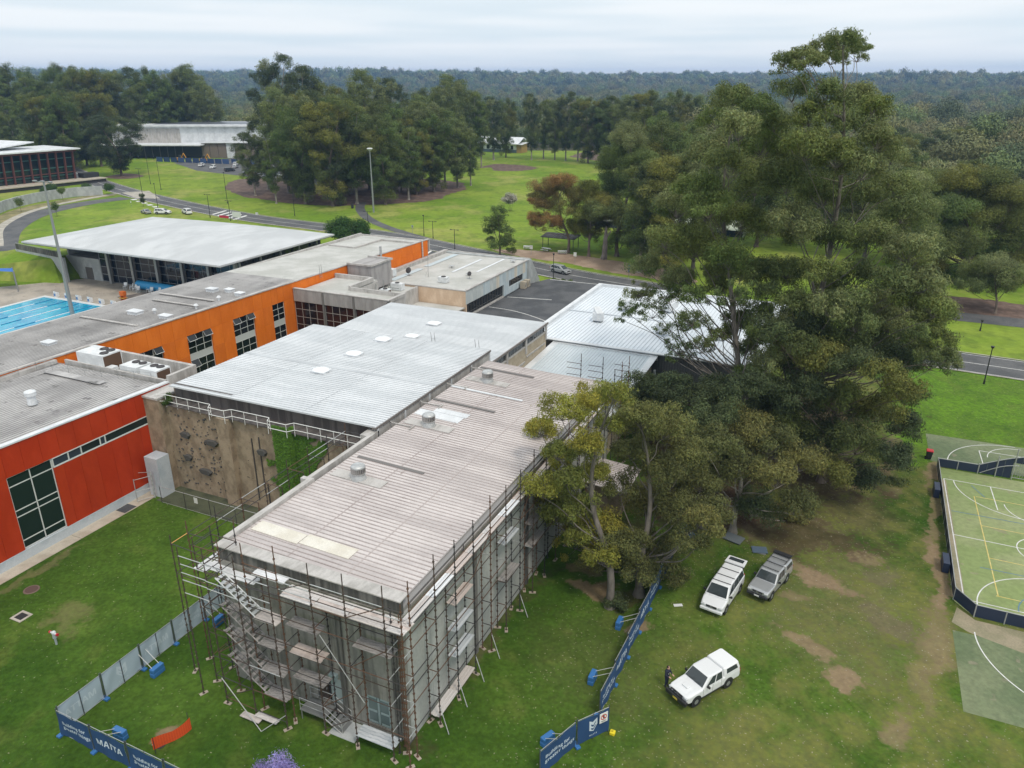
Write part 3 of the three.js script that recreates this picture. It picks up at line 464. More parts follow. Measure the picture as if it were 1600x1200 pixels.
  for (const [x, y0, y1] of [[-32.4, 7, 8.8], [-32.3, 2.6, 4.6], [-28.3, 1, 7.6], [-27.4, 2, 7.9], [-27.0, 0.4, 3]]) mesh('wall_slot', bx(x - 0.06, x + 0.06, y0, y1, -18.34, -18.42), plain([0.05, 0.045, 0.04], 0.9), hall);
}
// ---- the lower hall behind it
const hall2 = thing('brick_hall', 'lower pale brick hall with clerestory windows, behind the climbing-wall hall', 'building', [-27, 0, -50]);
{
  const R = faceX(-15.2);
  mesh('side_wall', [bx(-15.7, -15.2, 0, 7.85, -41.6, -59.5)], M.brickPale, hall2); mesh('rear_wall', [bx(-39.2, -15.72, 0, 8.9, -59.1, -59.5)], M.brickPale, hall2); mesh('side_wall', [bx(-39.2, -38.8, 0, 8.9, -41.6, -59.08)], M.brickPale, hall2); mesh('front_wall', bx(-38.78, -15.72, 0, 8.9, -41.62, -42.0), M.brickPale, hall2);
  mesh('lintel', on(R, 41.6, 59.5, 8.75, 9.0, -0.4, 0.01), M.parapet, hall2); mesh('ledge', on(R, 41.6, 59.5, 7.85, 7.98, -0.4, 0.06), M.parapet, hall2);
  for (const s of [41.7, 46.9, 52.5, 59.1]) mesh('wall_post', on(R, s, s + 0.38, 7.0, 8.98, 0.012, 0.16), M.parapet, hall2);
  mesh('sloping_band', [on(R, 47.3, 52.4, 5.9, 6.1, 0.002, 0.1), on(R, 52.9, 59.0, 6.4, 6.6, 0.002, 0.1)], M.parapet, hall2);
  for (const [a, b] of [[42.1, 46.85], [47.3, 52.45], [52.9, 59.05]]) win(R, hall2, a, b, 7.98, 8.75, 5, 1, { fm: frameGrey, d: -0.12 });
  mesh('downpipe', [bar([-15.08, 9.0, -47.1], [-15.08, 6.2, -47.1], 0.07), bar([-15.08, 6.2, -47.1], [-14.9, 5.4, -46.4], 0.07)], plain([0.3, 0.26, 0.24], 0.6), hall2);
  metalRoof(hall2, -39.4, -14.95, -41.5, -59.6, [9.1, 9.16, 9.16, 9.1], 'x', 0.42, M.roofWhite, M.ribWhite, 0.1, 0.04, 0.045);
  mesh('edge_trim', bx(-15.05, -14.93, 8.98, 9.22, -41.52, -59.62), plain([0.19, 0.165, 0.15], 0.7), hall2);
  for (const [x, z] of [[-28.3, -52.7], [-28.1, -46.9]]) { const s = mesh('skylight', bx(x - 0.85, x + 0.85, 9.12, 9.34, z - 0.75, z + 0.75), M.capping, hall2); mesh('dome', new THREE.SphereGeometry(1, 16, 6, 0, Math.PI * 2, 0, Math.PI / 2).scale(0.95, 0.2, 0.85).translate(x, 9.34, z), plain([0.80, 0.82, 0.84], 0.25), s); }
  for (const [x, z] of [[-22.4, -42.4], [-16.6, -42.2]]) mesh('roof_ladder', [...[0, 0.45].flatMap(d => [bar([x + d, 9.1, z], [x + d, 12.0, z + 0.5], 0.03)]), ...[9.6, 10, 10.4, 10.8, 11.2].map(y => bar([x, y, z + (y - 9.1) * 0.17], [x + 0.45, y, z + (y - 9.1) * 0.17], 0.02))], galv, hall2);
}
// ---- orange wing
const orange = thing('orange_wing', 'long orange-panelled wing with tall dark windows and a flat grey roof', 'building', [-65, 0, -60]);
{
  const R = faceX(-57.6), top = s => 10.62 - (s - 20) * 0.0155, r = rng(5);
  mesh('backing_wall', [tilted(-58.1, -57.95, -4, -101.3, [10.6, 10.6, 9.2, 9.2], 10.6)], M.soilDark, orange);
  const W4 = [[30.6, 34.7], [38.8, 43.0], [47.1, 51.3], [55.2, 57.9]], cuts = [4, 6, 8, 10, 12, 14, 16, 18, 20, 21.9, 23.8, 25.7, 28.1, 30.6, 34.7, 36.7, 38.8, 43.0, 45.0, 47.1, 51.3, 53.2, 55.2, 57.9];
  for (let s = 59.95; s < 101; s += 1.95) cuts.push(s);
  for (let i = 0; i + 1 < cuts.length; i++) {
    const a = cuts[i] + 0.012, b = cuts[i + 1] - 0.012, isW = W4.some(([p, q]) => p === cuts[i] && q === cuts[i + 1]), parts = isW ? 2 : 1;
    for (const [y0, y1] of [[0, 1.95], [1.97, 4.9], [4.92, 7.6], [7.62, 0]]) {
      if (isW && y0 > 1.9 && y0 < 7) continue;
      for (let k = 0; k < parts; k++) { const p = mixn(a, b, k / parts) + (k ? 0.012 : 0), q = mixn(a, b, (k + 1) / parts) - (k < parts - 1 ? 0.012 : 0); mesh('panel', y1 ? on(R, p, q, y0, y1, -0.34, 0) : tilted(-57.94, -57.6, -p, -q, [top(p), top(p), top(q), top(q)], top((p + q) / 2) - 7.62), orangeTones[Math.floor(r() * 3)], orange); }
    }
  }
  W4.forEach(([a, b], i) => {
    const n = i === 3 ? 2 : 3; win(R, orange, a, b, 4.95, 7.6, n, 3, { d: -0.25, open: i === 3 ? [] : i === 0 ? ['0,2', '2,2'] : ['0,2', '2,2'] });
    mesh('spandrel', on(R, a, b, 4.1, 4.95, -0.3, -0.2), plain([0.5, 0.52, 0.52], 0.7), orange); win(R, orange, a, b, 1.97, 4.1, n, 2, { d: -0.25, open: i === 1 ? ['0,1'] : [] });
  });
  mesh('coping', [tilted(-57.98, -57.5, -4, -101.4, [10.98, 10.98, 9.48, 9.48], 0.14), bx(-57.98, -57.5, 7, 9.32, -101.32, -101.55)], M.parapet, orange);
  mesh('flue', [bar([-57.35, 5.9, -84], [-57.35, 11.2, -84], 0.22, 12)], galv, orange); mesh('flue', [bar([-57.4, 6, -98.5], [-57.4, 9.6, -98.5], 0.16, 10)], galv, orange);
  mesh('fascia_wall', [bx(-73, -72.6, 0, 9.7, -4, -100), bx(-72.6, -58.1, 0, 9.3, -100.6, -101)], M.parapet, orange);
  metalRoof(orange, -72.9, -58.05, -4, -62, [9.95, 10.2, 9.85, 9.75], 'z', 0.45, M.roofGrey, M.ribGrey, 0.15, 0.05, 0.08);
  mesh('roof_deck', [tilted(-72.9, -58.05, -62, -101, [9.75, 9.85, 9.1, 9.1], 0.15)], M.flatRoof, orange);
  mesh('edge_trim', tilted(-73.2, -72.7, -4, -101, [10.12, 10.12, 9.3, 9.3], 0.25), M.parapet, orange);
  mesh('roof_kerb', [bx(-72, -66, 9.1, 9.55, -88, -88.3), bx(-66, -65.7, 9.1, 9.55, -88, -97), bx(-66, -58.2, 9.1, 9.5, -97, -97.3)], M.parapet, orange);
  for (const [x, z, a, b] of [[-65.5, -38, 1.8, 1.1], [-60.2, -38.2, 1.5, 0.9], [-65, -51.2, 1.5, 1.0], [-62.4, -52, 1.1, 0.9], [-59.5, -51, 1.2, 0.9], [-64, -24.5, 1.4, 1]]) mesh('roof_hatch', [bx(x - a / 2, x + a / 2, 9.7, 10.35, z - b / 2, z + b / 2), bx(x - a / 2 - 0.1, x + a / 2 + 0.1, 10.35, 10.42, z - b / 2 - 0.1, z + b / 2 + 0.1)], M.capping, orange);
  for (const [x, z] of [[-60, -43.2], [-60.3, -47.7], [-63.3, -39.2]]) mesh('vent_cowl', [cyl(x, 9.8, 10.4, z, 0.14, 0.14), cyl(x, 10.4, 10.62, z, 0.32, 0.2)], M.capping, orange);
  for (const [z0, a] of [[-34, 0], [-44, 1], [-47, 0]]) mesh('cable_tray', tilted(-71 + a * 2, -60.5, z0 + 0.25, z0 - 0.25, [10.1, 10.15, 10.1, 10.05], 0.1), M.parapet, orange);
  mesh('roof_ladder', [...[0, 0.5].map(d => bar([-57.3, 9.2, -66.5 - d], [-57.3, 11.4, -66.5 - d], 0.03)), ...[9.5, 9.9, 10.3, 10.7].map(y => bar([-57.3, y, -66.5], [-57.3, y, -67], 0.02))], steelGrey, orange);
}
// ---- red wing
const red = thing('red_wing', 'deep red panelled wing with a tall corner window and a long strip window', 'building', [-49, 0, -5]);
{
  const R = faceX(-41), r = rng(8), top = s => 10.75 - (s + 1) * 0.024;
  mesh('backing_wall', [bx(-41.6, -41.32, 0, 9.9, 20, -20.9)], M.soilDark, red);
  const cuts = []; for (let s = -19.9; s <= 21; s += 1.66) cuts.push(s); cuts[cuts.length - 1] = 20.9;
  for (let i = 0; i + 1 < cuts.length; i++) {
    const a = cuts[i] + 0.012, b = cuts[i + 1] - 0.012, m = redTones[Math.floor(r() * 3)], m2 = redTones[Math.floor(r() * 3)];
    mesh('panel', tilted(-41.3, -41, -a, -b, [top(a), top(a), top(b), top(b)], top((a + b) / 2) - 7.9), m, red);
    if (a < 3.2) { mesh('panel', on(R, a, Math.min(b, 3.28), 0.95, 7.88, -0.3, 0), m2, red); } else if (b > 7.4) { const p = Math.max(a, 7.4); mesh('panel', on(R, p, b, 0.95, b > 19.2 ? 7.88 : 6.95, -0.3, b > 19.2 ? 0.001 : 0), m2, red); }
  }
  mesh('panel', on(R, 19.2, 20.9, 6.97, 7.88, -0.3, -0.002), redTones[1], red);
  win(R, red, 3.3, 7.38, 0.97, 7.9, 2, 5, { glass: glassGreen, d: -0.2, t: 0.09, colAt: [3.3, 5.35, 7.38], rowAt: [0.97, 1.75, 4.05, 4.65, 6.95, 7.9] });
  const sw = mesh('strip_frame', [on(R, 7.4, 19.2, 6.97, 7.07, -0.14, 0.03), on(R, 7.4, 19.2, 7.8, 7.89, -0.14, 0.03), ...[7.4, 8.9, 10.2, 12.2, 12.75, 19.12].map(s => on(R, s, s + 0.08, 7.07, 7.8, -0.14, 0.03))], frameWhite, red);
  [[7.48, 8.9, 1], [8.98, 10.2, 1], [10.28, 12.2, 0], [12.28, 12.75, 1], [12.83, 16, 0], [16.02, 19.12, 0]].forEach(([a, b, k]) => mesh('pane', on(R, a, b, 7.07, 7.8, -0.1, -0.07), k ? plain([0.035, 0.05, 0.065], 0.12) : glassGreen, sw));
  mesh('plinth', [on(R, -19.9, 16.9, 0, 0.93, -0.3, 0.05)], M.plinth, red);
  mesh('coping', [tilted(-41.45, -40.9, 20, -20.9, [11.36, 11.36, 10.38, 10.38], 0.14)], M.capping, red);
  metalRoof(red, -57.4, -41.45, 20, -20.6, [10.9, 10.95, 10.05, 10.0], 'z', 0.42, M.roofGrey, M.ribGrey, 0.15, 0.05, 0.09);
  mesh('box_gutter', [bx(-57.55, -57.0, 10.1, 10.5, 10, -20.4)], M.parapet, red);
  const v = mesh('roof_vent', [cyl(-48, 10.4, 11.3, -11.2, 0.42, 0.36, 18), cyl(-48, 11.3, 11.62, -11.2, 0.52, 0.52, 18)], M.capping, red); mesh('dome', new THREE.SphereGeometry(0.54, 18, 6, 0, 6.3, 0, 1.57).scale(1, 0.35, 1).translate(-48, 11.62, -11.2), M.capping, v);
  // walled plant deck on the roof
  mesh('plant_deck', bx(-56.6, -41.2, 0, 9.6, -20.95, -24.6), M.parapet, red);
  mesh('plant_wall', [bx(-56.6, -40.9, 9.6, 11.0, -24.2, -24.6), bx(-41.2, -40.8, 8.5, 11.0, -20.9, -24.2), bx(-56.6, -41.5, 9.6, 10.4, -20.95, -21.2)], M.parapet, red);
  mesh('roof_walk_rail', [...[0, 0.5].flatMap(dy => [bar([-57, 10.7 + dy, -4], [-57, 10.7 + dy, -18], 0.02), bar([-57, 10.7 + dy, -18], [-43, 10.6 + dy, -20.6], 0.02)]), ...Array.from({ length: 8 }, (_, i) => bar([-57, 10.2, -4 - i * 2], [-57, 11.2, -4 - i * 2], 0.02)), ...Array.from({ length: 8 }, (_, i) => bar([-57 + i * 2, 10.1, -18 - i * 0.37], [-57 + i * 2, 11.1, -18 - i * 0.37], 0.02))], steelGrey, red);
  mesh('roof_walkway', tilted(-55.5, -47, -17.6, -18.5, [10.3, 10.3, 10.3, 10.3], 0.05), M.roofGrey, red);
}
const acWhite = mottled([0.62, 0.64, 0.65], [0.72, 0.74, 0.75], { size: 2, seed: 162 });
function airUnit(label, x, y, z, w, h, d, fans, coil) {
  const t = thing('air_conditioner', label, 'air conditioner', [x, y, z]); mesh('casing', [bx(x - w / 2, x + w / 2, y + 0.1, y + h, z - d / 2, z + d / 2), bx(x - w / 2 + 0.1, x + w / 2 - 0.1, y, y + 0.1, z - d / 2 + 0.1, z + d / 2 - 0.1)], acWhite, t);
  if (coil) mesh('coil', bx(x + w / 2, x + w / 2 + 0.02, y + 0.25, y + h - 0.15, z - d / 2 + 0.12, z + d / 2 - 0.12), plain([0.10, 0.055, 0.03], 0.7), t);
  fans.forEach(([fx, fz, fr]) => { const f = mesh('fan_grille', new THREE.TorusGeometry(fr, 0.05, 6, 20).rotateX(Math.PI / 2).translate(x + fx, y + h + 0.06, z + fz), darkMetal, t); mesh('fan', [cyl(x + fx, y + h, y + h + 0.04, z + fz, fr * 0.95, fr * 0.95, 16), ...[0, 1, 2, 3].map(k => new THREE.BoxGeometry(fr * 1.7, 0.02, 0.14).rotateX(0.3).rotateY(k * 0.785).translate(x + fx, y + h + 0.06, z + fz))], plain([0.05, 0.04, 0.04], 0.5), f); });
}
airUnit('largest white rooftop air conditioner with a brown coil side, on the red wing', -52.6, 9.6, -22.3, 4.0, 2.0, 2.4, [[0.2, -0.6, 0.42], [1.2, -0.6, 0.42], [1.4, 0.4, 0.42]], true);
airUnit('white rooftop air conditioner between two others on the red wing', -47.2, 9.6, -22.3, 2.4, 1.3, 2.0, [[-0.3, -0.4, 0.38], [0.7, -0.4, 0.38]], false);
airUnit('white rooftop air conditioner nearest the plant wall corner of the red wing', -44.2, 9.6, -22.2, 2.3, 1.4, 1.9, [[-0.4, -0.3, 0.38], [0.5, -0.3, 0.38]], true);
airUnit('small white fan box at the foot of the largest rooftop unit', -50.0, 9.6, -21.6, 0.9, 0.8, 0.8, [], false);
// ---- glazed link wing
const link = thing('link_wing', 'grey link wing with a wide grid of dark windows between orange wall and pale roofs', 'building', [-49, 0, -68]);
{
  const F = faceZ(-60);
  mesh('backing_wall', [bx(-57.5, -40.3, 0, 8.6, -60.3, -60.5)], M.soilDark, link); mesh('side_wall', bx(-40.6, -40.2, 0, 8.7, -60.0, -64.6), M.parapet, link); mesh('rear_wall', [bx(-57.4, -50.4, 0, 8.3, -71.6, -72), bx(-50.4, -40.6, 0, 8.3, -64.2, -64.6), bx(-50.4, -50, 0, 8.3, -64.6, -72)], M.parapet, link); mesh('lower_roof', bx(-57.3, -48, 5.3, 5.5, -64.7, -80.4), M.flatRoof, link); mesh('lower_roof', bx(-47.6, -38.6, 2.8, 3.0, -64.7, -80.4), M.flatRoof, link); mesh('step_wall', bx(-48, -47.6, 2.8, 5.7, -64.7, -80.4), M.parapet, link);
  const grey = mottled([0.30, 0.285, 0.28], [0.38, 0.365, 0.36], { size: 4, cells: [8, 2], seed: 171 });
  for (let k = 0; k < 9; k++) mesh('panel', on(F, -57.5 + k * 1.9 + 0.012, -57.5 + (k + 1) * 1.9 - 0.012, 7.15, 9.05, -0.28, 0), grey, link);
  for (const s of [-51.9, -46.3]) mesh('mullion_post', on(F, s - 0.15, s + 0.15, 1, 9.04, 0.004, 0.12), plain([0.17, 0.165, 0.16], 0.6), link);
  for (const [a, b, n] of [[-57.5, -52.05, 4], [-51.75, -46.45, 4], [-46.15, -40.6, 4]]) win(F, link, a, b, 2.2, 7.13, n, 4, { fm: plain([0.4, 0.38, 0.36], 0.5), glass: plain([0.02, 0.012, 0.011], 0.12), d: -0.22 });
  mesh('coping', [bx(-57.5, -40.1, 9.05, 9.18, 0.05 - 60, -60.5), bx(-40.6, -40.1, 8.7, 9.16, -60.5, -64.8)], M.parapet, link);
  mesh('roof_deck', bx(-57.4, -50.2, 8.3, 8.5, -60.52, -72), M.flatRoof, link); mesh('roof_deck', bx(-50.2, -40.65, 8.3, 8.5, -60.52, -64.6), M.flatRoof, link);
  mesh('roof_kerb', [bx(-57.4, -50, 8.5, 9.2, -70.4, -70.8), bx(-50.4, -50, 8.5, 9.2, -64.5, -70.4), bx(-50, -40.7, 8.5, 9.1, -64.3, -64.6)], M.parapet, link);
  mesh('lift_motor_room', [bx(-57.4, -52.6, 6, 10.0, -74, -80)], grey, link); mesh('motor_room_parapet', [bx(-57.4, -52.4, 10, 10.3, -73.8, -74.2), bx(-52.8, -52.4, 10, 10.3, -74.2, -80), bx(-57.4, -52.4, 10, 10.3, -80, -80.3)], M.parapet, link);
  const r = rng(14); const duct = []; for (let k = 0; k < 16; k++) { const x = -54 + r() * 5.5, z = -67 - r() * 10; duct.push(bar([x, 5.6, z], [x, 6.6 + r() * 1.6, z], 0.06)); if (k % 2) duct.push(bar([x, 6.6, z], [x + 2, 6.6, z], 0.08)); } mesh('roof_pipes', duct, plain([0.35, 0.37, 0.36], 0.5, 0.3), link);
}
airUnit('pale rooftop unit among pipes behind the link wing', -50, 5.5, -77.6, 2.2, 1.2, 1.2, [[0, 0, 0.35]], false);
airUnit('rooftop unit with dark coil behind the link wing parapet', -49.4, 5.5, -73, 1.6, 1.3, 1.2, [[0, 0, 0.35]], true);
// ---- office wing with sloped end and flat roof
const office = thing('office_wing', 'low flat-roofed office wing with pale blue cladding and a sloping concrete end', 'building', [-48, 0, -94]);
{
  const R = faceX(-38.4), F = faceZ(-80.6);
  mesh('inner_wall', [bx(-57.4, -38.8, 0, 5.5, -81, -107.6)], M.soilDark, office);
  mesh('front_wall', [on(F, -57.4, -47.2, 0, 5.7, -0.38, 0)], M.peach, office); mesh('front_wall', [on(F, -47.19, -38.45, 0, 5.72, -0.38, 0.002)], M.peach, office);
  const tones = [M.blueClad, mottled([0.46, 0.50, 0.50], [0.56, 0.59, 0.58], { size: 4, cells: [8, 2], seed: 172 }), mottled([0.56, 0.52, 0.44], [0.64, 0.60, 0.52], { size: 4, cells: [8, 2], seed: 173 })], r = rng(21);
  for (let k = 0; k < 20; k++) { const a = 80.6 + k * 1.32; if (a > 106) break; mesh('panel', on(R, a + 0.012, a + 1.308, k < 12 ? 3.45 : 3.7, 5.75, -0.38, 0), tones[k < 9 ? (r() < 0.8 ? 1 : 0) : Math.floor(r() * 2.6)], office); }
  win(R, office, 80.7, 95.6, 1.35, 3.43, 14, 2, { fm: plain([0.10, 0.10, 0.10], 0.5), d: -0.3, t: 0.08, colAt: Array.from({ length: 15 }, (_, i) => 80.7 + i * 1.064), rowAt: [1.35, 1.8, 3.43] });
  mesh('corner_post', on(R, 95.65, 96.5, 1.2, 5.76, -0.38, 0.1), M.blueClad, office);
  mesh('panel', on(R, 96.5, 106.4, 1.2, 2.4, -0.38, 0.001), M.blueClad, office); mesh('panel', [on(R, 96.5, 98, 2.42, 3.68, -0.38, 0.001), on(R, 104.6, 106.4, 2.42, 3.68, -0.38, 0.001)], M.blueClad, office);
  win(R, office, 98, 104.6, 2.42, 3.68, 6, 1, { fm: plain([0.12, 0.12, 0.12], 0.5), d: -0.3, t: 0.08 });
  mesh('sill', on(R, 80.6, 95.6, 1.0, 1.33, -0.38, 0.08), M.parapet, office);
  mesh('sloping_end', [(() => { const s = new THREE.Shape([[0, 0], [0, 6.0], [1.2, 6.0], [5.6, 0.9], [5.6, 0]].map(q => new THREE.Vector2(...q))); return new THREE.ExtrudeGeometry(s, { depth: 0.9, bevelEnabled: false }).rotateY(Math.PI / 2).scale(1, 1, 1).translate(-38.9, 0, -106.4); })(), (() => { const s = new THREE.Shape([[0, 0], [0, 5.98], [1.2, 5.98], [5.0, 1.4], [5.0, 0]].map(q => new THREE.Vector2(...q))); return new THREE.ExtrudeGeometry(s, { depth: 18.4, bevelEnabled: false }).rotateY(Math.PI / 2).translate(-57.3, 0, -106.5); })()], M.bareConcrete, office);
  mesh('roof_deck', [tilted(-57.45, -38.6, -80.8, -107.6, [5.7, 5.75, 5.75, 5.7], 0.2)], M.flatRoof, office);
  mesh('coping', [bx(-57.45, -38.35, 5.72, 5.86, -80.55, -80.95), bx(-38.75, -38.3, 5.76, 5.96, -80.96, -106.4), bx(-57.45, -38.3, 5.72, 6.1, -107.3, -107.65), bx(-57.45, -56.6, 5.72, 6.3, -80.96, -107.3)], M.parapet, office);
  for (const [x0, x1, z0, z1] of [[-54.6, -53.4, -82, -92], [-54.6, -53.4, -94, -106], [-47.5, -46.9, -92, -104], [-43.4, -42.9, -94, -106]]) mesh('membrane_strip', tilted(x0, x1, z0, z1, [5.79, 5.79, 5.79, 5.79], 0.02), x0 < -54 ? M.blueClad : M.capping, office);
  for (const [x, z] of [[-49, -95], [-43.2, -91], [-40.3, -104]]) mesh('roof_cowl', [cyl(x, 5.7, 6.1, z, 0.15, 0.15), bx(x - 0.5, x + 0.5, 6.1, 6.2, z - 0.35, z + 0.35)], galv, office);
  mesh('aerial_mast', [bar([-49.4, 5.7, -87], [-49.4, 9.6, -87], 0.03), bar([-49.9, 9.5, -87], [-48.2, 9.6, -87], 0.02), bar([-49.9, 5.7, -86.6], [-49.4, 7.2, -87], 0.015)], steelGrey, office);
  for (const [x, z, q] of [[-53.2, -86.2, 0.75], [-42, -88.6, 0.55]]) { const d = mesh('satellite_dish', new THREE.SphereGeometry(q, 18, 6, 0, Math.PI * 2, 0, 0.85).scale(1, 0.6, 1).rotateX(1.15).translate(x, 6.6, z - 0.45), plain([0.05, 0.045, 0.045], 0.6), office); mesh('mount', [bar([x, 5.7, z - 0.3], [x, 6.7, z - 0.3], 0.04), bx(x - 0.4, x + 0.4, 5.7, 5.78, z - 0.6, z)], steelGrey, d); }
  mesh('door_set', [bx(-44.0, -42.8, 0, 2.6, -80.2, -80.5)], plain([0.5, 0.42, 0.34], 0.7), office);
}
airUnit('white rooftop unit near the edge of the flat office roof', -44.9, 5.75, -84.6, 1.7, 1.0, 1.2, [[0, 0, 0.4]], false);
airUnit('pale rooftop unit beside the satellite dish and orange wall', -55.6, 5.75, -84.6, 1.2, 1.4, 1.2, [], false);
for (const [z, n] of [[-104.6, 'beige'], [-103.0, 'round-fan']]) { const x = -37.6, t = thing('air_conditioner', n === 'beige' ? 'beige cabinet condenser standing against the sloped concrete end' : 'smaller condenser with a round fan in front of the beige cabinet', 'air conditioner', [x, 1.1, z]); mesh('casing', bx(x - 0.5, x + 0.5, 1.17, 2.5, z - 0.55, z + 0.55), plain([0.46, 0.40, 0.31], 0.6), t); mesh('fan_grille', [new THREE.TorusGeometry(0.38, 0.05, 6, 18).rotateY(1.57).translate(x + 0.51, 1.85, z), new THREE.CylinderGeometry(0.36, 0.36, 0.03, 18).rotateZ(1.57).translate(x + 0.505, 1.85, z)], plain([0.3, 0.28, 0.24], 0.6), t); mesh('feet', bx(x - 0.5, x + 0.5, 1.1, 1.17, z - 0.6, z + 0.6), darkMetal, t); }
// ---- white shed and its annexe
const shed = thing('metal_shed', 'wide bright white metal-roofed shed with a grey ribbed wall, behind the gum trees', 'building', [-3, 0, -77]);
{
  const clad = plain([0.17, 0.173, 0.178], 0.6);
  mesh('front_wall', bx(-17.4, 12, 0, 5.85, -62.6, -62.8), clad, shed); mesh('side_wall', [bx(11.8, 12, 0, 5.85, -62.8, -92.4)], clad, shed); mesh('side_wall', [bx(-18.6, -18.3, 0, 6.3, -61.9, -92.6)], M.capping, shed); mesh('rear_wall', bx(-18.3, 11.8, 0, 5.9, -92.2, -92.4), clad, shed);
  const g = []; for (let x = -0.8; x < 12; x += 0.35) g.push(bx(x, x + 0.09, 0.1, 5.8, -62.52, -62.6)); tag(mesh('wall_ribs', g, clad, shed), null, null, null, 'stuff');
  metalRoof(shed, -18.3, 12.3, -62.0, -92.4, [6.0, 6.05, 6.05, 6.0], 'z', 0.55, M.roofShed, M.ribShed, 0.12, 0.06, 0.07);
  mesh('parapet', [bx(-18.9, -18.25, 6.0, 6.5, -61.9, -92.7), bx(-18.25, 12.3, 6.0, 6.45, -92.4, -92.8)], M.capping, shed);
  mesh('ridge_flashing', [bx(-16, 12.3, 6.08, 6.16, -61.75, -62.4)], M.capping, shed); mesh('barge_trim', [bx(12.2, 12.45, 5.7, 6.2, -61.8, -92.4)], plain([0.4, 0.45, 0.5], 0.5), shed);
  mesh('roof_join', [bx(-18.2, 12.2, 6.1, 6.125, -76.4, -76.65)], M.ribShed, shed);
}
const fan = (label, x, z, k) => { const t = thing('roof_fan', label, 'roof fan', [x, 6.05, z]); mesh('housing', [bx(x - 0.7, x + 0.7, 6.3, 7.4, z - 0.6, z + 0.6)], M.capping, t); mesh('duct', [(() => { const s = new THREE.Shape([[0, 0], [1.6, 0.6], [1.6, 1.7], [0, 1.1]].map(q => new THREE.Vector2(...q))); return new THREE.ExtrudeGeometry(s, { depth: 1.0, bevelEnabled: false }).rotateY(k).translate(x, 6.35, z + 0.8); })()], M.capping, t); mesh('legs', [bx(x - 0.6, x - 0.5, 6.05, 6.3, z - 0.5, z + 0.5), bx(x + 0.5, x + 0.6, 6.05, 6.3, z - 0.5, z + 0.5)], steelGrey, t); };
fan('white cowled roof fan with a tilted duct on the white shed', -12.3, -72.6, 2.2); fan('boxy roof fan near the far parapet of the white shed', -10.8, -80.6, 0); fan('roof fan seen through gum leaves on the white shed', -2.5, -71, 0.4); fan('roof fan at the far middle of the white shed roof', -4.5, -82, 1);
const annexe = thing('annexe', 'low annexe with a pale ribbed roof between the concrete hall and white shed', 'building', [-8, 0, -51]);
{
  mesh('wall', [bx(-14.8, -1.2, 0, 4.3, -41, -41.2), bx(-1.4, -1.2, 0, 4.3, -41.2, -61.5)], M.brickPale, annexe);
  metalRoof(annexe, -15.1, -0.7, -40.6, -61.6, [4.7, 4.7, 5.72, 5.72], 'z', 0.42, mottled([0.50, 0.565, 0.60], [0.60, 0.66, 0.69], { size: 12, seed: 182, grain: 0.05, rough: 0.5 }), M.ribShed, 0.12, 0.06, 0.07);
  mesh('flashing', [tilted(-15.15, -14.3, -40.6, -61.6, [4.8, 4.76, 5.77, 5.81], 0.06), tilted(-1.5, -0.6, -40.6, -61.6, [4.76, 4.76, 5.79, 5.79], 0.08), bx(-15.1, -0.6, 5.3, 5.9, -61.6, -61.9)], M.capping, annexe);
  mesh('downpipe', [bar([-0.4, 4.4, -60], [0.6, 1.0, -58.4], 0.08), bx(-0.55, -0.35, 3.4, 4.6, -60.2, -59.9)], M.capping, annexe);
}
const lean = thing('lean_to', 'small tan ribbed lean-to roof half hidden by the yellow gum', 'building', [2.5, 0, -33]);
mesh('wall', bx(0.4, 4.0, 0, 2.9, -31.5, -36), M.brickTan, lean); metalRoof(lean, 0.2, 4.6, -31, -36.4, [3.3, 2.95, 2.95, 3.3], 'x', 0.35, M.roofPink, M.ribPink, 0.08);
// concrete gate block beside the red wing
const gate = thing('gate_block', 'pale concrete block with a wire gate between red wing and climbing wall', 'gate', [-39.4, 0, -16.5]);
mesh('block', bx(-40.3, -38.6, 0, 4.3, -15.9, -17.4), M.plinth, gate);
mesh('gate_frame', [bar([-40.2, 0.05, -14.2], [-40.2, 2.6, -14.2], 0.04), bar([-39.4, 0.05, -15.6], [-39.4, 2.9, -15.6], 0.09), bar([-40.2, 2.5, -14.2], [-39.4, 2.5, -15.6], 0.03), bar([-40.2, 1.2, -14.2], [-39.4, 1.2, -15.6], 0.03), bar([-40.9, 2.6, -15.4], [-39.4, 2.9, -15.6], 0.03), bar([-40.2, 0.2, -14.2], [-39.4, 0.2, -15.6], 0.03)], galv, gate);
{ const t = thing('wire_fence', 'waist-high wire fence along the dark green matting below the climbing wall', 'fence', [-27, 0, -15.2]), g = []; for (let x = -38; x <= -15; x += 3.2) put('post', new THREE.CylinderGeometry(0.03, 0.03, 1.9, 6), darkMetal, t, [x, 0.95, -15.2]); mesh('top_rail', bar([-38, 1.85, -15.2], [-15, 1.85, -15.2], 0.025), galv, t); mesh('bottom_wire', bar([-38, 0.1, -15.2], [-15, 0.1, -15.2], 0.015), galv, t); mesh('notice', bx(-33.5, -33.05, 1.1, 1.7, -15.16, -15.18), plain([0.7, 0.7, 0.68], 0.6), t); }
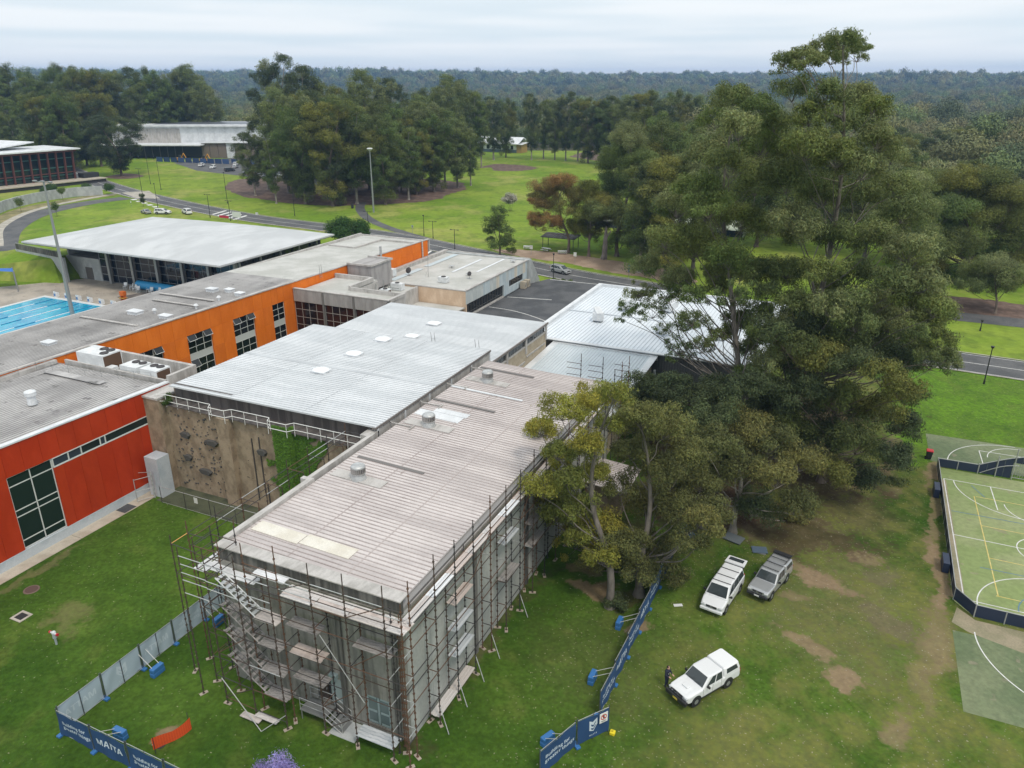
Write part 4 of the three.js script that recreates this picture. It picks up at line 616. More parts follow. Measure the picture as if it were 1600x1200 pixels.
// ---- pool hall
const pool = thing('pool_hall', 'glass-walled swimming hall under a broad, gently curved pale roof', 'building', [-105, 0, -85]);
{
  const F = faceZ(-76), X0 = -133.5, X1 = -81, Z0 = -69, Z1 = -101.5, nx = 24, nz = 14, p = [], idx = [];
  const hh = (u, v) => 8.55 + 0.55 * sst(0, 0.16, Math.min(u, 1 - u)) * sst(0, 0.14, Math.min(v, 1 - v)) + 1.0 * Math.sin(Math.PI * u) * Math.sin(Math.PI * Math.min(1, v * 1.1) * 0.9);
  for (let i = 0; i <= nx; i++) for (let j = 0; j <= nz; j++) { const u = i / nx, v = j / nz; p.push(mixn(X0, X1, u), hh(u, v), mixn(Z0, Z1, v)); }
  for (let i = 0; i < nx; i++) for (let j = 0; j < nz; j++) { const a = i * (nz + 1) + j, b = a + nz + 1; idx.push(a, b, a + 1, b, b + 1, a + 1); }
  const g = new THREE.BufferGeometry(); g.setAttribute('position', new THREE.Float32BufferAttribute(p, 3)); g.setIndex(idx); g.computeVertexNormals();
  M.roofPool = mottled([0.47, 0.485, 0.495], [0.57, 0.585, 0.595], { size: 22, n: 512, cells: [6, 3], seed: 191, grain: 0.04, rough: 0.6 });
  mesh('roof', g, M.roofPool, pool); mesh('eave', [bx(X0, X1, 8.1, 8.5, Z0, Z1)], plain([0.17, 0.175, 0.18], 0.6), pool); mesh('edge_trim', [bx(X0 - 0.15, X1 + 0.15, 8.25, 8.54, Z0 + 0.15, Z0), bx(X1, X1 + 0.15, 8.25, 8.54, Z0, Z1), bx(X0 - 0.15, X0, 8.25, 8.54, Z0, Z1), bx(X0 - 0.15, X1 + 0.15, 8.25, 8.54, Z1, Z1 - 0.15)], M.roofPool, pool);
  const cols = Array.from({ length: 17 }, (_, i) => -121 + i * 2.35);
  win(F, pool, -121, -83.4, 0.1, 7.6, 16, 4, { fm: plain([0.24, 0.25, 0.25], 0.5), glass: plain([0.008, 0.014, 0.022], 0.06), colAt: cols, rowAt: [0.1, 1.6, 3.2, 4.8, 7.6], t: 0.1, name: 'glass_front' });
  for (let i = 0; i < 6; i++) mesh('column', bx(-118 + i * 6.8, -117.4 + i * 6.8, 0, 8.1, -75.6, -75.0), steelGrey, pool);
  const E = faceX(-83.4); win(E, pool, 76, 100, 6.6, 8.05, 12, 1, { fm: darkMetal, glass: plain([0.008, 0.012, 0.016], 0.08) }); mesh('side_wall', bx(-83.8, -83.45, 0, 6.6, -76, -100), M.parapet, pool); for (let i = 0; i < 5; i++) mesh('column', bx(-82.6, -82.3, 5, 8.1, -75 - i * 5.6, -75.3 - i * 5.6), steelGrey, pool);
  mesh('side_wall', [bx(-131, -121.1, 0, 4.6, -75.9, -76.4), bx(-131, -130.6, 0, 8.1, -76.4, -100), bx(-131, -83.8, 0, 8.1, -99.8, -100.2), bx(-131, -121.1, 6.8, 8.1, -76, -76.3)], M.bareConcrete, pool);
  mesh('doorway', bx(-125.6, -123.6, 0.1, 2.6, -75.8, -75.9), plain([0.12, 0.11, 0.10], 0.7), pool);
  const wd = new THREE.Shape([[0, 0], [17, 4.6], [17, 5.0], [-1, 5.0], [-1, 0]].map(q => new THREE.Vector2(...q))); mesh('wedge_wall', new THREE.ExtrudeGeometry(wd, { depth: 0.5, bevelEnabled: false }).rotateY(Math.PI - 0.12).translate(-128, 0, -72.4), M.bareConcrete, pool);
  const pr = []; for (let i = 0; i < 6; i++) pr.push(bx(-129 - i * 3, -128.9 - i * 3, 4.6, 6.3, -72.6 - i * 0.36, -72.7 - i * 0.36)); mesh('balustrade', [...pr, bar([-128, 6.3, -72.5], [-144.5, 6.3, -74.5], 0.05), bar([-128, 4.9, -72.5], [-144.5, 4.9, -74.5], 0.04)], steelGrey, pool);
  mesh('screen', [new THREE.BoxGeometry(16.4, 1.3, 0.04).rotateY(-0.12).translate(-136.4, 5.55, -73.45).rotateY(0)], M.gymBand, pool);
  mesh('terrace', [bx(-130.5, -121.2, 0, 4.5, -76.5, -99)], M.bareConcrete, pool);
}
// ---------------------------------------------------------------- scaffold round the concrete hall
{
  const sc = thing('scaffold', 'rusty tube scaffold with plank decks round the concrete hall', 'scaffold', [0, 0, 0]);
  const r = rng(404), tube = [plain([0.065, 0.045, 0.035], 0.65), plain([0.11, 0.058, 0.034], 0.7), plain([0.06, 0.055, 0.055], 0.5, 0.3)], bright = galv;
  const unit = new THREE.CylinderGeometry(0.03, 0.03, 1, 6), up = V(0, 1, 0);
  const uprights = {}; const upGeo = h => uprights[h] || (uprights[h] = join([cyl(0, 0, h, 0, 0.034, 0.034, 6), ...Array.from({ length: Math.floor(h / 0.5) - 1 }, (_, i) => cyl(0, 0.45 + i * 0.5, 0.53 + i * 0.5, 0, 0.075, 0.075, 6)), cyl(0, 0, 0.02, 0, 0.1, 0.1, 8)]));
  const pipe = (name, a, b, m = tube[Math.floor(r() * 3)]) => { const p = V(...a), q = V(...b), d = q.clone().sub(p), L = d.length(), o = put(name, unit, m, sc, [(p.x + q.x) / 2, (p.y + q.y) / 2, (p.z + q.z) / 2], null, [1, L, 1]); o.quaternion.setFromUnitVectors(up, d.normalize()); return o; };
  const sole = new THREE.BoxGeometry(0.55, 0.05, 0.24), soleM = plain([0.39, 0.33, 0.27], 0.9);
  const post = (x, z, h, board = true, y = 0.05) => { put('upright', upGeo(h), tube[Math.floor(r() * 3)], sc, [x, y, z]); if (board) put('sole_board', sole, soleM, sc, [x, 0.03, z], [0, r() * 3, 0]); };
  const plankM = [mottled([0.52, 0.49, 0.47], [0.64, 0.61, 0.59], { size: 2, seed: 204, cells: [12, 2] }), mottled([0.44, 0.40, 0.37], [0.58, 0.53, 0.50], { size: 2, seed: 205, cells: [12, 2] }), mottled([0.48, 0.40, 0.36], [0.60, 0.52, 0.48], { size: 2, seed: 206, cells: [12, 2] })], whiteM = mottled([0.62, 0.63, 0.64], [0.74, 0.75, 0.76], { size: 2, seed: 207 }), oldM = mottled([0.20, 0.19, 0.18], [0.36, 0.34, 0.33], { size: 1.4, seed: 208, cells: [10, 3] }), paleM = mottled([0.40, 0.44, 0.47], [0.56, 0.58, 0.60], { size: 1.4, seed: 209, cells: [8, 3] });
  const plankX = new THREE.BoxGeometry(1, 0.05, 0.225), plankZ = new THREE.BoxGeometry(0.225, 0.05, 1); uvMetres(plankX); uvMetres(plankZ);
  const deckX = (x0, x1, z0, n, y, m) => { for (let k = 0; k < n; k++) put('plank', plankX, m || plankM[Math.floor(r() * 3)], sc, [(x0 + x1) / 2 + (r() - 0.5) * 0.06, y + k % 2 * 0.004, z0 + k * 0.24], [0, (r() - 0.5) * 0.008, 0], [Math.abs(x1 - x0) - 0.03, 1, 1]); };
  const deckZ = (z0, z1, x0, n, y, m) => { for (let k = 0; k < n; k++) put('plank', plankZ, m || plankM[Math.floor(r() * 3)], sc, [x0 + k * 0.24, y + k % 2 * 0.004, (z0 + z1) / 2 + (r() - 0.5) * 0.06], [0, (r() - 0.5) * 0.008, 0], [1, 1, Math.abs(z1 - z0) - 0.03]); };
  // side towards the trees
  const zs = [0.75]; for (let k = 0; k < 16; k++) zs.push(-2.1 - 2.53 * k);
  const XO = 1.0, XI = 0.26, lift = [2.3, 4.3, 6.3, 8.3];
  zs.forEach((z, i) => { post(XO, z, i === 0 ? 13 : 12 + Math.floor(r() * 3) * 0.5); if (i && i < 13) post(XI, z, i % 3 ? 9.5 : 10.5, i < 9); for (const y of [...lift, 9.86]) if (i < 12 || y > 8) pipe('transom', [XO, y, z], [XI, y, z], r() < 0.2 ? bright : undefined); });
  for (let i = 0; i + 1 < zs.length; i++) {
    for (const y of [...lift, 9.86, 10.4, 10.95]) if (i < 10 || y > 8) pipe('ledger', [XO, y, zs[i]], [XO, y, zs[i + 1]]);
    if (i < 9) for (const y of [4.3, 8.3]) pipe('ledger', [XI, y, zs[i]], [XI, y, zs[i + 1]]);
    deckZ(zs[i], zs[i + 1], XI + 0.1, 3, 9.92, i % 4 === 1 ? whiteM : undefined);
  }
  for (const [i, y, m] of [[2, 7.5, plankM[2]], [2, 5.4, paleM], [2, 3.3, paleM], [5, 7.5, paleM], [5, 4.3, oldM], [7, 6.3, oldM], [7, 4.3, oldM], [9, 6.3, oldM], [1, 0.5, plankM[0]], [2, 0.45, plankM[1]], [8, 8.3, paleM]]) deckZ(zs[i], zs[i + 1], XI + 0.1, 3, y + 0.05, m);
  for (const [i, y] of [[3, 8.3], [6, 8.3], [6, 6.3], [9, 4.3]]) pipe('brace', [XO, y, zs[i]], [XO, y + 2, zs[i + 1]]);
  for (const i of [1, 2, 3, 4, 6]) pipe('raker', [XO, 1.6, zs[i]], [XO + 0.9, 0.02, zs[i] + 0.5], bright);
  // front
  const xs = [1.0, -0.15, -2.85, -5.3, -7.75, -10.3], ZO = 1.6, ZI = 0.36;
  xs.forEach((x, i) => { if (i) { post(x, ZO, i === 4 ? 13.4 : 12.9); post(x, ZI, 9.6, false); } for (const y of [...lift, 9.86]) if (i) pipe('transom', [x, y, ZO], [x, y, ZI], i === 1 ? bright : undefined); });
  post(XI, 0.75, 10.5); post(1.0, ZO, 12.0); post(-0.15, 0.95, 11, false);
  for (const y of lift) { pipe('ledger', [1.0, y, 0.75], [1.0, y, ZO], bright); pipe('ledger', [1.0, y - 0.5, 0.75], [1.0, y - 0.5, ZO]); }
  for (let i = 0; i + 1 < xs.length; i++) { for (const y of [...lift, 9.86, 10.4, 10.95, 11.5]) pipe('ledger', [xs[i], y, ZO], [xs[i + 1], y, ZO], y > 10 && r() < 0.3 ? bright : undefined); if (i) for (const y of [4.3, 8.3]) pipe('ledger', [xs[i], y, ZI], [xs[i + 1], y, ZI]); if (i < 4) deckX(xs[i + 1], xs[i] + (i ? 0 : 0.1), ZI + 0.14, 5, 9.92, undefined); }
  deckX(-7.75, -5.3, ZI + 0.2, 4, 7.6, oldM); deckX(-7.75, -5.3, ZI + 0.2, 4, 5.5, plankM[2]); deckX(-7.75, -5.3, ZI + 0.2, 4, 3.5, oldM); deckX(-2.85, -0.15, ZI + 0.1, 4, 7.6, oldM); deckX(-2.95, -0.1, ZI + 0.5, 4, 1.0, paleM);
  deckX(-10.4, -7.9, ZI + 0.05, 3, 10.3, whiteM);
  pipe('brace', [-4.9, 8.0, ZO + 0.04], [-2.0, 3.9, ZO + 0.04], bright); pipe('brace', [-2.85, 2.3, ZO], [-5.3, 0.4, ZO]); pipe('brace', [-0.2, 8.4, ZO], [-2.8, 6.3, ZO]); pipe('brace', [-2.8, 4.3, ZO], [-5.2, 2.3, ZO]);
  pipe('brace', [-0.15, 11.5, ZO], [-2.85, 9.9, ZO]); pipe('brace', [-5.3, 11.6, ZO], [-7.75, 10.3, ZO]);
  // stair tower at the left of the front
  const tx = [-10.3, -12.9, -15.05], TZ = [2.25, 1.0, -0.5];
  for (const x of [-12.9, -15.05]) for (const z of TZ) post(x, z, x < -14 ? 11.7 : 12.2); for (const x of [-10.3, -7.75]) post(x, 2.35, 12.4);
  for (const y of [0.6, 2.3, 4.3, 6.3, 8.3, 9.3, 9.86, 10.5, 11.1]) { pipe('ledger', [-15.05, y, 1.0], [-12.9, y, 1.0]); pipe('ledger', [-15.05, y, -0.5], [-12.9, y, -0.5]); if (y > 8) pipe('ledger', [-15.05, y, 2.25], [-12.9, y, 2.25], bright); for (const x of [-12.9, -15.05]) { pipe('transom', [x, y, 1.0], [x, y, -0.5]); if (x > -14) pipe('transom', [x, y, 2.25], [x, y, 1.0]); } pipe('ledger', [-12.9, y, 2.3], [-10.3, y, 2.35], r() < 0.5 ? bright : undefined); pipe('ledger', [-10.3, y, 2.35], [-7.75, y, 2.35], r() < 0.5 ? bright : undefined); }
  pipe('brace', [-12.9, 4.3, 2.3], [-10.3, 6.3, 2.3]); pipe('brace', [-12.9, 0.6, 2.3], [-10.3, 2.3, 2.3]); pipe('brace', [-12.9, 2.3, 2.4], [-9.2, 0.0, 3.2], bright); pipe('brace', [-7.75, 1.2, 2.4], [-9.2, 0.0, 3.2], bright);
  const alu = plain([0.58, 0.60, 0.61], 0.4, 0.3);
  for (const [k, y] of [[0, 7.9], [1, 5.9], [2, 3.9], [3, 1.9]]) { // each flight falls two metres, towards the middle of the front
    const flight = mesh('stair_flight', [bar([-12.6, y + 2, 1.15], [-9.7, y, 1.15], 0.045), bar([-12.6, y + 2, 1.85], [-9.7, y, 1.85], 0.045)], k < 1 ? alu : oldM, sc);
    for (let j = 0; j < 9; j++) mesh('tread', bx(-12.5 + j * 0.325 - 0.13, -12.5 + j * 0.325 + 0.13, y + 1.86 - j * 0.222, y + 1.9 - j * 0.222, 1.17, 1.83), k < 1 ? alu : oldM, flight);
    mesh('stair_rail', bar([-12.6, y + 2.95, 1.9], [-9.7, y + 0.95, 1.9], 0.02), tube[2], flight);
    deckX(-9.7, -7.85, 1.2, 4, y, k === 0 ? plankM[1] : oldM); deckX(-12.9, -12.0, 0.5, 3, y + 1.0, plankM[1]);
  }
  deckX(-10.2, -8.4, 2.3, 2, 0.4, plankM[0]); deckX(-11.2, -9.6, 2.6, 2, 0.25, plankM[1]);
  deckX(-15.0, -12.9, 0.1, 3, 9.3, whiteM); deckX(-13.0, -10.4, 0.3, 3, 9.4, whiteM); deckZ(1.0, -3.4, -15.3, 2, 9.25, whiteM); deckZ(1.0, -3.4, -14.7, 2, 9.25, whiteM);
  // side towards the climbing wall: mostly its top rails show
  for (let k = 0; k < 8; k++) { const z = -0.5 - k * 2.53; if (k) { post(-17.2, z, 11.3); post(-15.6, z, 10.6); } else post(-17.2, z, 11.5); if (k < 7) { for (const y of [6.3, 8.3, 9.6, 10.1, 10.6]) pipe('ledger', [-17.2, y, z], [-17.2, y, z - 2.53], y > 9 && r() < 0.5 ? bright : undefined); for (const y of [8.3, 9.9]) pipe('ledger', [-15.6, y, z], [-15.6, y, z - 2.53]); } pipe('transom', [-17.2, 8.3, z], [-15.6, 8.3, z]); pipe('transom', [-17.2, 10.6, z], [-15.6, 10.6, z]); }
  pipe('ledger', [-17.2, 10.6, 0.9], [-17.2, 10.6, -0.5], plain([0.6, 0.32, 0.1], 0.6)); pipe('ledger', [-17.2, 10.6, 0.9], [-15.05, 10.6, 1.0]); post(-17.2, 0.9, 11.2); pipe('ledger', [-17.2, 8.3, 0.9], [-15.05, 8.3, 1.0]); pipe('ledger', [-17.2, 8.3, 0.9], [-17.2, 8.3, -0.5]);
  // the far corner over the annexe
  for (const [x, z] of [[1.0, -42.6], [-1.4, -41.2], [-3.8, -41.2]]) { post(x, z, 12.3); for (const y of [9.9, 10.6, 11.2]) pipe('ledger', [x, y, z], [x - 1.6, y, z]); }
}
// ---------------------------------------------------------------- temporary fence
const navy = '#23456f', paleB = '#a9bac6';
function scrimTex(kind, bg, fg) {
  return textTex(512, 340, (c, w, h) => {
    c.fillStyle = bg; c.fillRect(0, 0, w, h); c.fillStyle = fg; c.textAlign = 'center';
    if (kind === 'name') { c.font = 'bold 118px sans-serif'; c.fillText('MATTA', w / 2, 205); }
    if (kind === 'motto') { c.font = 'bold 62px sans-serif'; c.textAlign = 'left'; c.fillText('Building for', 70, 160); c.fillText('greater things', 70, 228); }
    if (kind === 'mark') { c.save(); c.translate(w / 2, 150); c.beginPath(); for (const p of [[-70, -75], [-10, -45], [55, -95], [70, 10], [5, 90], [-70, 60]]) c.lineTo(...p); c.closePath(); c.fill(); c.fillStyle = bg; c.beginPath(); for (const p of [[-40, -20], [0, 5], [40, -45], [40, -22], [0, 30], [-40, 4]]) c.lineTo(...p); c.closePath(); c.fill(); c.beginPath(); for (const p of [[-40, 30], [0, 52], [40, 5], [40, 28], [0, 76], [-40, 52]]) c.lineTo(...p); c.closePath(); c.fill(); c.restore(); c.font = 'bold 30px sans-serif'; c.fillText('M A T T A', w / 2, 300); }
  });
}
const scrimOut = {}, scrimIn = {};
for (const k of ['name', 'motto', 'mark']) { scrimOut[k] = new THREE.MeshStandardMaterial({ map: scrimTex(k, navy, '#c9d3dc'), roughness: 0.8 }); scrimIn[k] = new THREE.MeshStandardMaterial({ map: scrimTex(k, paleB, '#bfccd5'), roughness: 0.8 }); }
const fencePole = plain([0.10, 0.11, 0.125], 0.5, 0.4), footBlue = plain([0.04, 0.16, 0.4], 0.5), silverPole = plain([0.45, 0.46, 0.47], 0.4, 0.5);
let fenceSeed = 500;
function fencePanel(p0, p1, label, kind, group) { // outside is to the right of the way from p0 to p1 (local +z)
  const L = Math.hypot(p1[0] - p0[0], p1[1] - p0[1]), t = thing('temporary_fence', label, 'fence', [p0[0], 0, p0[1]], group, Math.atan2(-(p1[1] - p0[1]), p1[0] - p0[0])), rr = rng(fenceSeed++), o = t.position.clone();
  const add = (n, g, m, keep) => { g = Array.isArray(g) ? join(g) : g; if (!keep && m.map) g = uvMetres(g); const q = new THREE.Mesh(g, m); q.name = n; q.castShadow = q.receiveShadow = true; t.add(q); return q; };
  const f = add('frame', [bar([0.05, 2.06, 0], [L - 0.05, 2.06, 0], 0.022), bar([0.05, 0.16, 0], [L - 0.05, 0.16, 0], 0.022)], silverPole);
  for (const x of [0.05, L / 2, L - 0.05]) { const q = new THREE.Mesh(bar([x, 0.02, 0], [x, x === L / 2 ? 2.1 : 2.22, 0], 0.032, 8), fencePole); q.name = 'pole'; q.castShadow = q.receiveShadow = true; t.add(q); }
  const g = new THREE.PlaneGeometry(L - 0.12, 1.88, 16, 8).translate(L / 2, 1.1, 0.05), p = g.attributes.position, a = rr() * 6, b = 2 + rr() * 2; for (let i = 0; i < p.count; i++) { const x = p.getX(i), y = p.getY(i); p.setZ(i, p.getZ(i) + 0.035 * Math.sin(x * b + a) * Math.sin(y * 2.2 + a * 2) + 0.02 * Math.sin(x * 5 + y * 3)); if (y > 2) p.setY(i, y - 0.05 * Math.abs(Math.sin(x * 1.5 + a))); } g.computeVertexNormals();
  add('scrim', g, scrimOut[kind], true); add('scrim_back', g.clone().translate(0, 0, -0.012), scrimIn[kind], true);
  for (const x of [0.02]) add('foot', new RoundedBoxGeometry(0.32, 0.16, 0.62, 1, 0.04).translate(x, 0.08, 0), footBlue);
  return t;
}
function weight(x, z, fx, fz, label) { // a blue ballast block with two props up to the fence at (fx, fz)
  const t = thing('fence_ballast', label, 'ballast', [x, 0, z], 'blue ballast blocks propping the fence', Math.atan2(-(fz - z), fx - x)), d = Math.hypot(fx - x, fz - z);
  const A = (n, g, m) => { const q = new THREE.Mesh(m.map ? uvMetres(g) : g, m); q.name = n; q.castShadow = q.receiveShadow = true; t.add(q); };
  A('block', join([new RoundedBoxGeometry(0.42, 0.34, 1.0, 2, 0.05).translate(0, 0.17, 0), new RoundedBoxGeometry(0.4, 0.34, 0.96, 2, 0.05).translate(0, 0.52, 0)]), footBlue); A('prop', join([bar([0, 0.6, -0.3], [d, 1.5, -0.3], 0.022), bar([0, 0.6, 0.3], [d, 1.5, 0.3], 0.022), bar([0, 0.66, -0.35], [0, 0.66, 0.35], 0.025)]), plain([0.6, 0.6, 0.58], 0.4));
}
{
  const zL = [-12.6, -9.6, -6.6, -3.6, -0.6, 2.3, 5.4, 8.6]; // the outside is towards -x
  for (let i = 0; i + 1 < zL.length; i++) fencePanel([-20.7, zL[i]], [-20.7, zL[i + 1]], `pale-backed fence panel beside the red wing lawn, ${ORD[6 - i]} from the corner`, ['mark', 'motto', 'name', 'motto', 'name', 'mark', 'name'][i], 'fence panels along the red wing lawn');
  const xF = [-20.6, -17.5, -14.4, -11.3, -8.2]; for (let i = 0; i + 1 < xF.length; i++) fencePanel([xF[i], 8.72], [xF[i + 1], 8.75], `navy printed fence panel facing the viewer, ${ORD[i]} from the corner by the orange mesh`, ['motto', 'name', 'motto', 'name'][i], 'navy fence panels facing the viewer');
  weight(-19.4, 2.2, -20.6, 2.2, 'blue ballast block propping the pale fence nearest the corner'); weight(-19.4, -3.7, -20.6, -3.7, 'blue ballast block propping the pale fence, close to the scaffold stair'); weight(-17.0, 7.3, -17.0, 8.6, 'blue ballast block behind the navy fence, near the orange mesh');
  const zR = [-28.2, -25.2, -22.2, -19.1, -16.1, -13.1, -10.1, -7.0]; for (let i = 0; i + 1 < zR.length; i++) fencePanel([10.15, zR[i + 1]], [10.25, zR[i]], `blue fence panel between the gum trunk and white ute, ${ORD[6 - i]} from the open gap`, i % 2 ? 'name' : 'motto', 'blue fence panels beside the vehicles');
  fencePanel([9.62, -4.1], [11.1, -6.1], 'swung-out blue fence panel with white emblem and prohibition sign', 'mark'); fencePanel([8.4, -1.0], [9.58, -4.05], 'blue fence panel at the picture edge next to the emblem panel', 'motto');
  fencePanel([10.3, -28.3], [12.2, -33.2], 'blue fence panel in deep shade under the gum trees', 'name');
  const s = thing('prohibition_sign', 'white sign with red barred circle on the swung-out fence panel', 'sign', [10.78, 1.2, -5.66], null, Math.atan2(2.0, 1.48));
  const st = textTex(128, 160, (c) => { c.fillStyle = '#e8e8e6'; c.fillRect(0, 0, 128, 160); c.fillStyle = '#222'; c.fillRect(52, 38, 24, 60); c.lineWidth = 12; c.strokeStyle = '#c02020'; c.beginPath(); c.arc(64, 70, 42, 0, 7); c.stroke(); c.beginPath(); c.moveTo(35, 40); c.lineTo(93, 100); c.stroke(); c.fillStyle = '#333'; c.fillRect(20, 130, 88, 8); c.fillRect(30, 144, 68, 6); });
  const q = new THREE.Mesh(new THREE.BoxGeometry(0.62, 0.78, 0.01).translate(0, 0.35, 0.13), plain([0.8, 0.8, 0.79], 0.5)); q.name = 'board'; s.add(q); const q2 = new THREE.Mesh(new THREE.PlaneGeometry(0.6, 0.76).translate(0, 0.35, 0.138), new THREE.MeshStandardMaterial({ map: st, roughness: 0.5 })); q2.name = 'print'; s.add(q2);
  weight(8.7, -9.9, 10.1, -9.9, 'blue ballast block inside the fence, nearest the open gap'); weight(8.7, -16.2, 10.1, -16.2, 'blue ballast block inside the fence, in the middle of the run'); weight(8.8, -22.2, 10.1, -22.2, 'blue ballast block inside the fence, beside the gum trunk'); weight(7.9, -3.6, 9.0, -3.1, 'blue ballast block behind the swung-out emblem panel');
  const y = thing('yellow_foot', 'small yellow plastic foot on the grass by the swung-out fence panel', 'fence foot', [11.4, 0, -6.0]); mesh('block', new RoundedBoxGeometry(0.34, 0.24, 0.34, 2, 0.05).translate(11.4, 0.12, -6.0), plain([0.75, 0.6, 0.02], 0.5), y); mesh('socket', cyl(11.4, 0.24, 0.3, -6.0, 0.06, 0.06), plain([0.5, 0.4, 0.02], 0.5), y);
}
// ---------------------------------------------------------------- vehicles (built along +x, wheels on y = 0)
function ringGeo(rings, cap = true) { // skin over rings of equal length
  const n = rings[0].length, p = [], idx = []; rings.forEach(r => r.forEach(q => p.push(...q)));
  for (let i = 0; i + 1 < rings.length; i++) for (let j = 0; j < n; j++) { const a = i * n + j, b = i * n + (j + 1) % n; idx.push(a, b, a + n, b, b + n, a + n); }
  if (cap) for (const [i, f] of [[0, 1], [rings.length - 1, 0]]) { const c = rings[i].reduce((s, q) => [s[0] + q[0] / n, s[1] + q[1] / n, s[2] + q[2] / n], [0, 0, 0]), k = p.length / 3; p.push(...c); for (let j = 0; j < n; j++) { const a = i * n + j, b = i * n + (j + 1) % n; f ? idx.push(k, b, a) : idx.push(k, a, b); } }
  const g = new THREE.BufferGeometry(); g.setAttribute('position', new THREE.Float32BufferAttribute(p, 3)); g.setIndex(idx); const h = g.toNonIndexed(); h.computeVertexNormals(); return h;
}
const rr2 = (w, h, r, n = 3) => { const o = []; for (const [cx, cy, a0] of [[w - r, h - r, 0], [-w + r, h - r, 1], [-w + r, -h + r, 2], [w - r, -h + r, 3]]) for (let k = 0; k <= n; k++) { const a = (a0 + k / n) * Math.PI / 2; o.push([cx + Math.cos(a) * r, cy + Math.sin(a) * r]); } return o; };
const loftX = st => ringGeo(st.map(([x, y0, y1, w, r = 0.12]) => rr2(w, (y1 - y0) / 2, Math.min(r, (y1 - y0) / 2 - 0.01)).map(([z, y]) => [x, (y0 + y1) / 2 + y, -z])));
const loftY = lv => ringGeo(lv.map(([y, x0, x1, w, r = 0.15]) => rr2((x1 - x0) / 2, w, r).map(([x, z]) => [(x0 + x1) / 2 + x, y, -z])));
const blackPlastic = plain([0.022, 0.022, 0.024], 0.55), rubber = plain([0.018, 0.018, 0.018], 0.85), carGlass = new THREE.MeshStandardMaterial({ color: C(0.045, 0.055, 0.058), roughness: 0.05 }), chrome = plain([0.5, 0.5, 0.51], 0.2, 0.8), lampGlass = plain([0.55, 0.57, 0.58], 0.12), redLamp = plain([0.35, 0.02, 0.02], 0.25), cabinDark = plain([0.03, 0.03, 0.032], 0.8);
const tyreG = new THREE.TorusGeometry(0.27, 0.105, 8, 22).scale(1, 1, 1.1), rimG = join([new THREE.CylinderGeometry(0.2, 0.2, 0.14, 16).rotateX(Math.PI / 2), ...[0, 1, 2, 3, 4].map(k => new THREE.BoxGeometry(0.36, 0.06, 0.17).rotateZ(k * 0.628))]), archG = new THREE.CylinderGeometry(0.46, 0.46, 0.02, 20).rotateX(Math.PI / 2);
function panel4(a, b, c, d, t = 0.014) { const n = V(...b).sub(V(...a)).cross(V(...d).sub(V(...a))).normalize().multiplyScalar(t), o = [a, b, c, d].map(q => [q[0] + n.x, q[1] + n.y, q[2] + n.z]); return join([quad(...o), quad(d, c, b, a), ...[0, 1, 2, 3].map(i => { const j = (i + 1) % 4, s = [a, b, c, d]; return quad(s[i], s[j], o[j], o[i]); })]); }
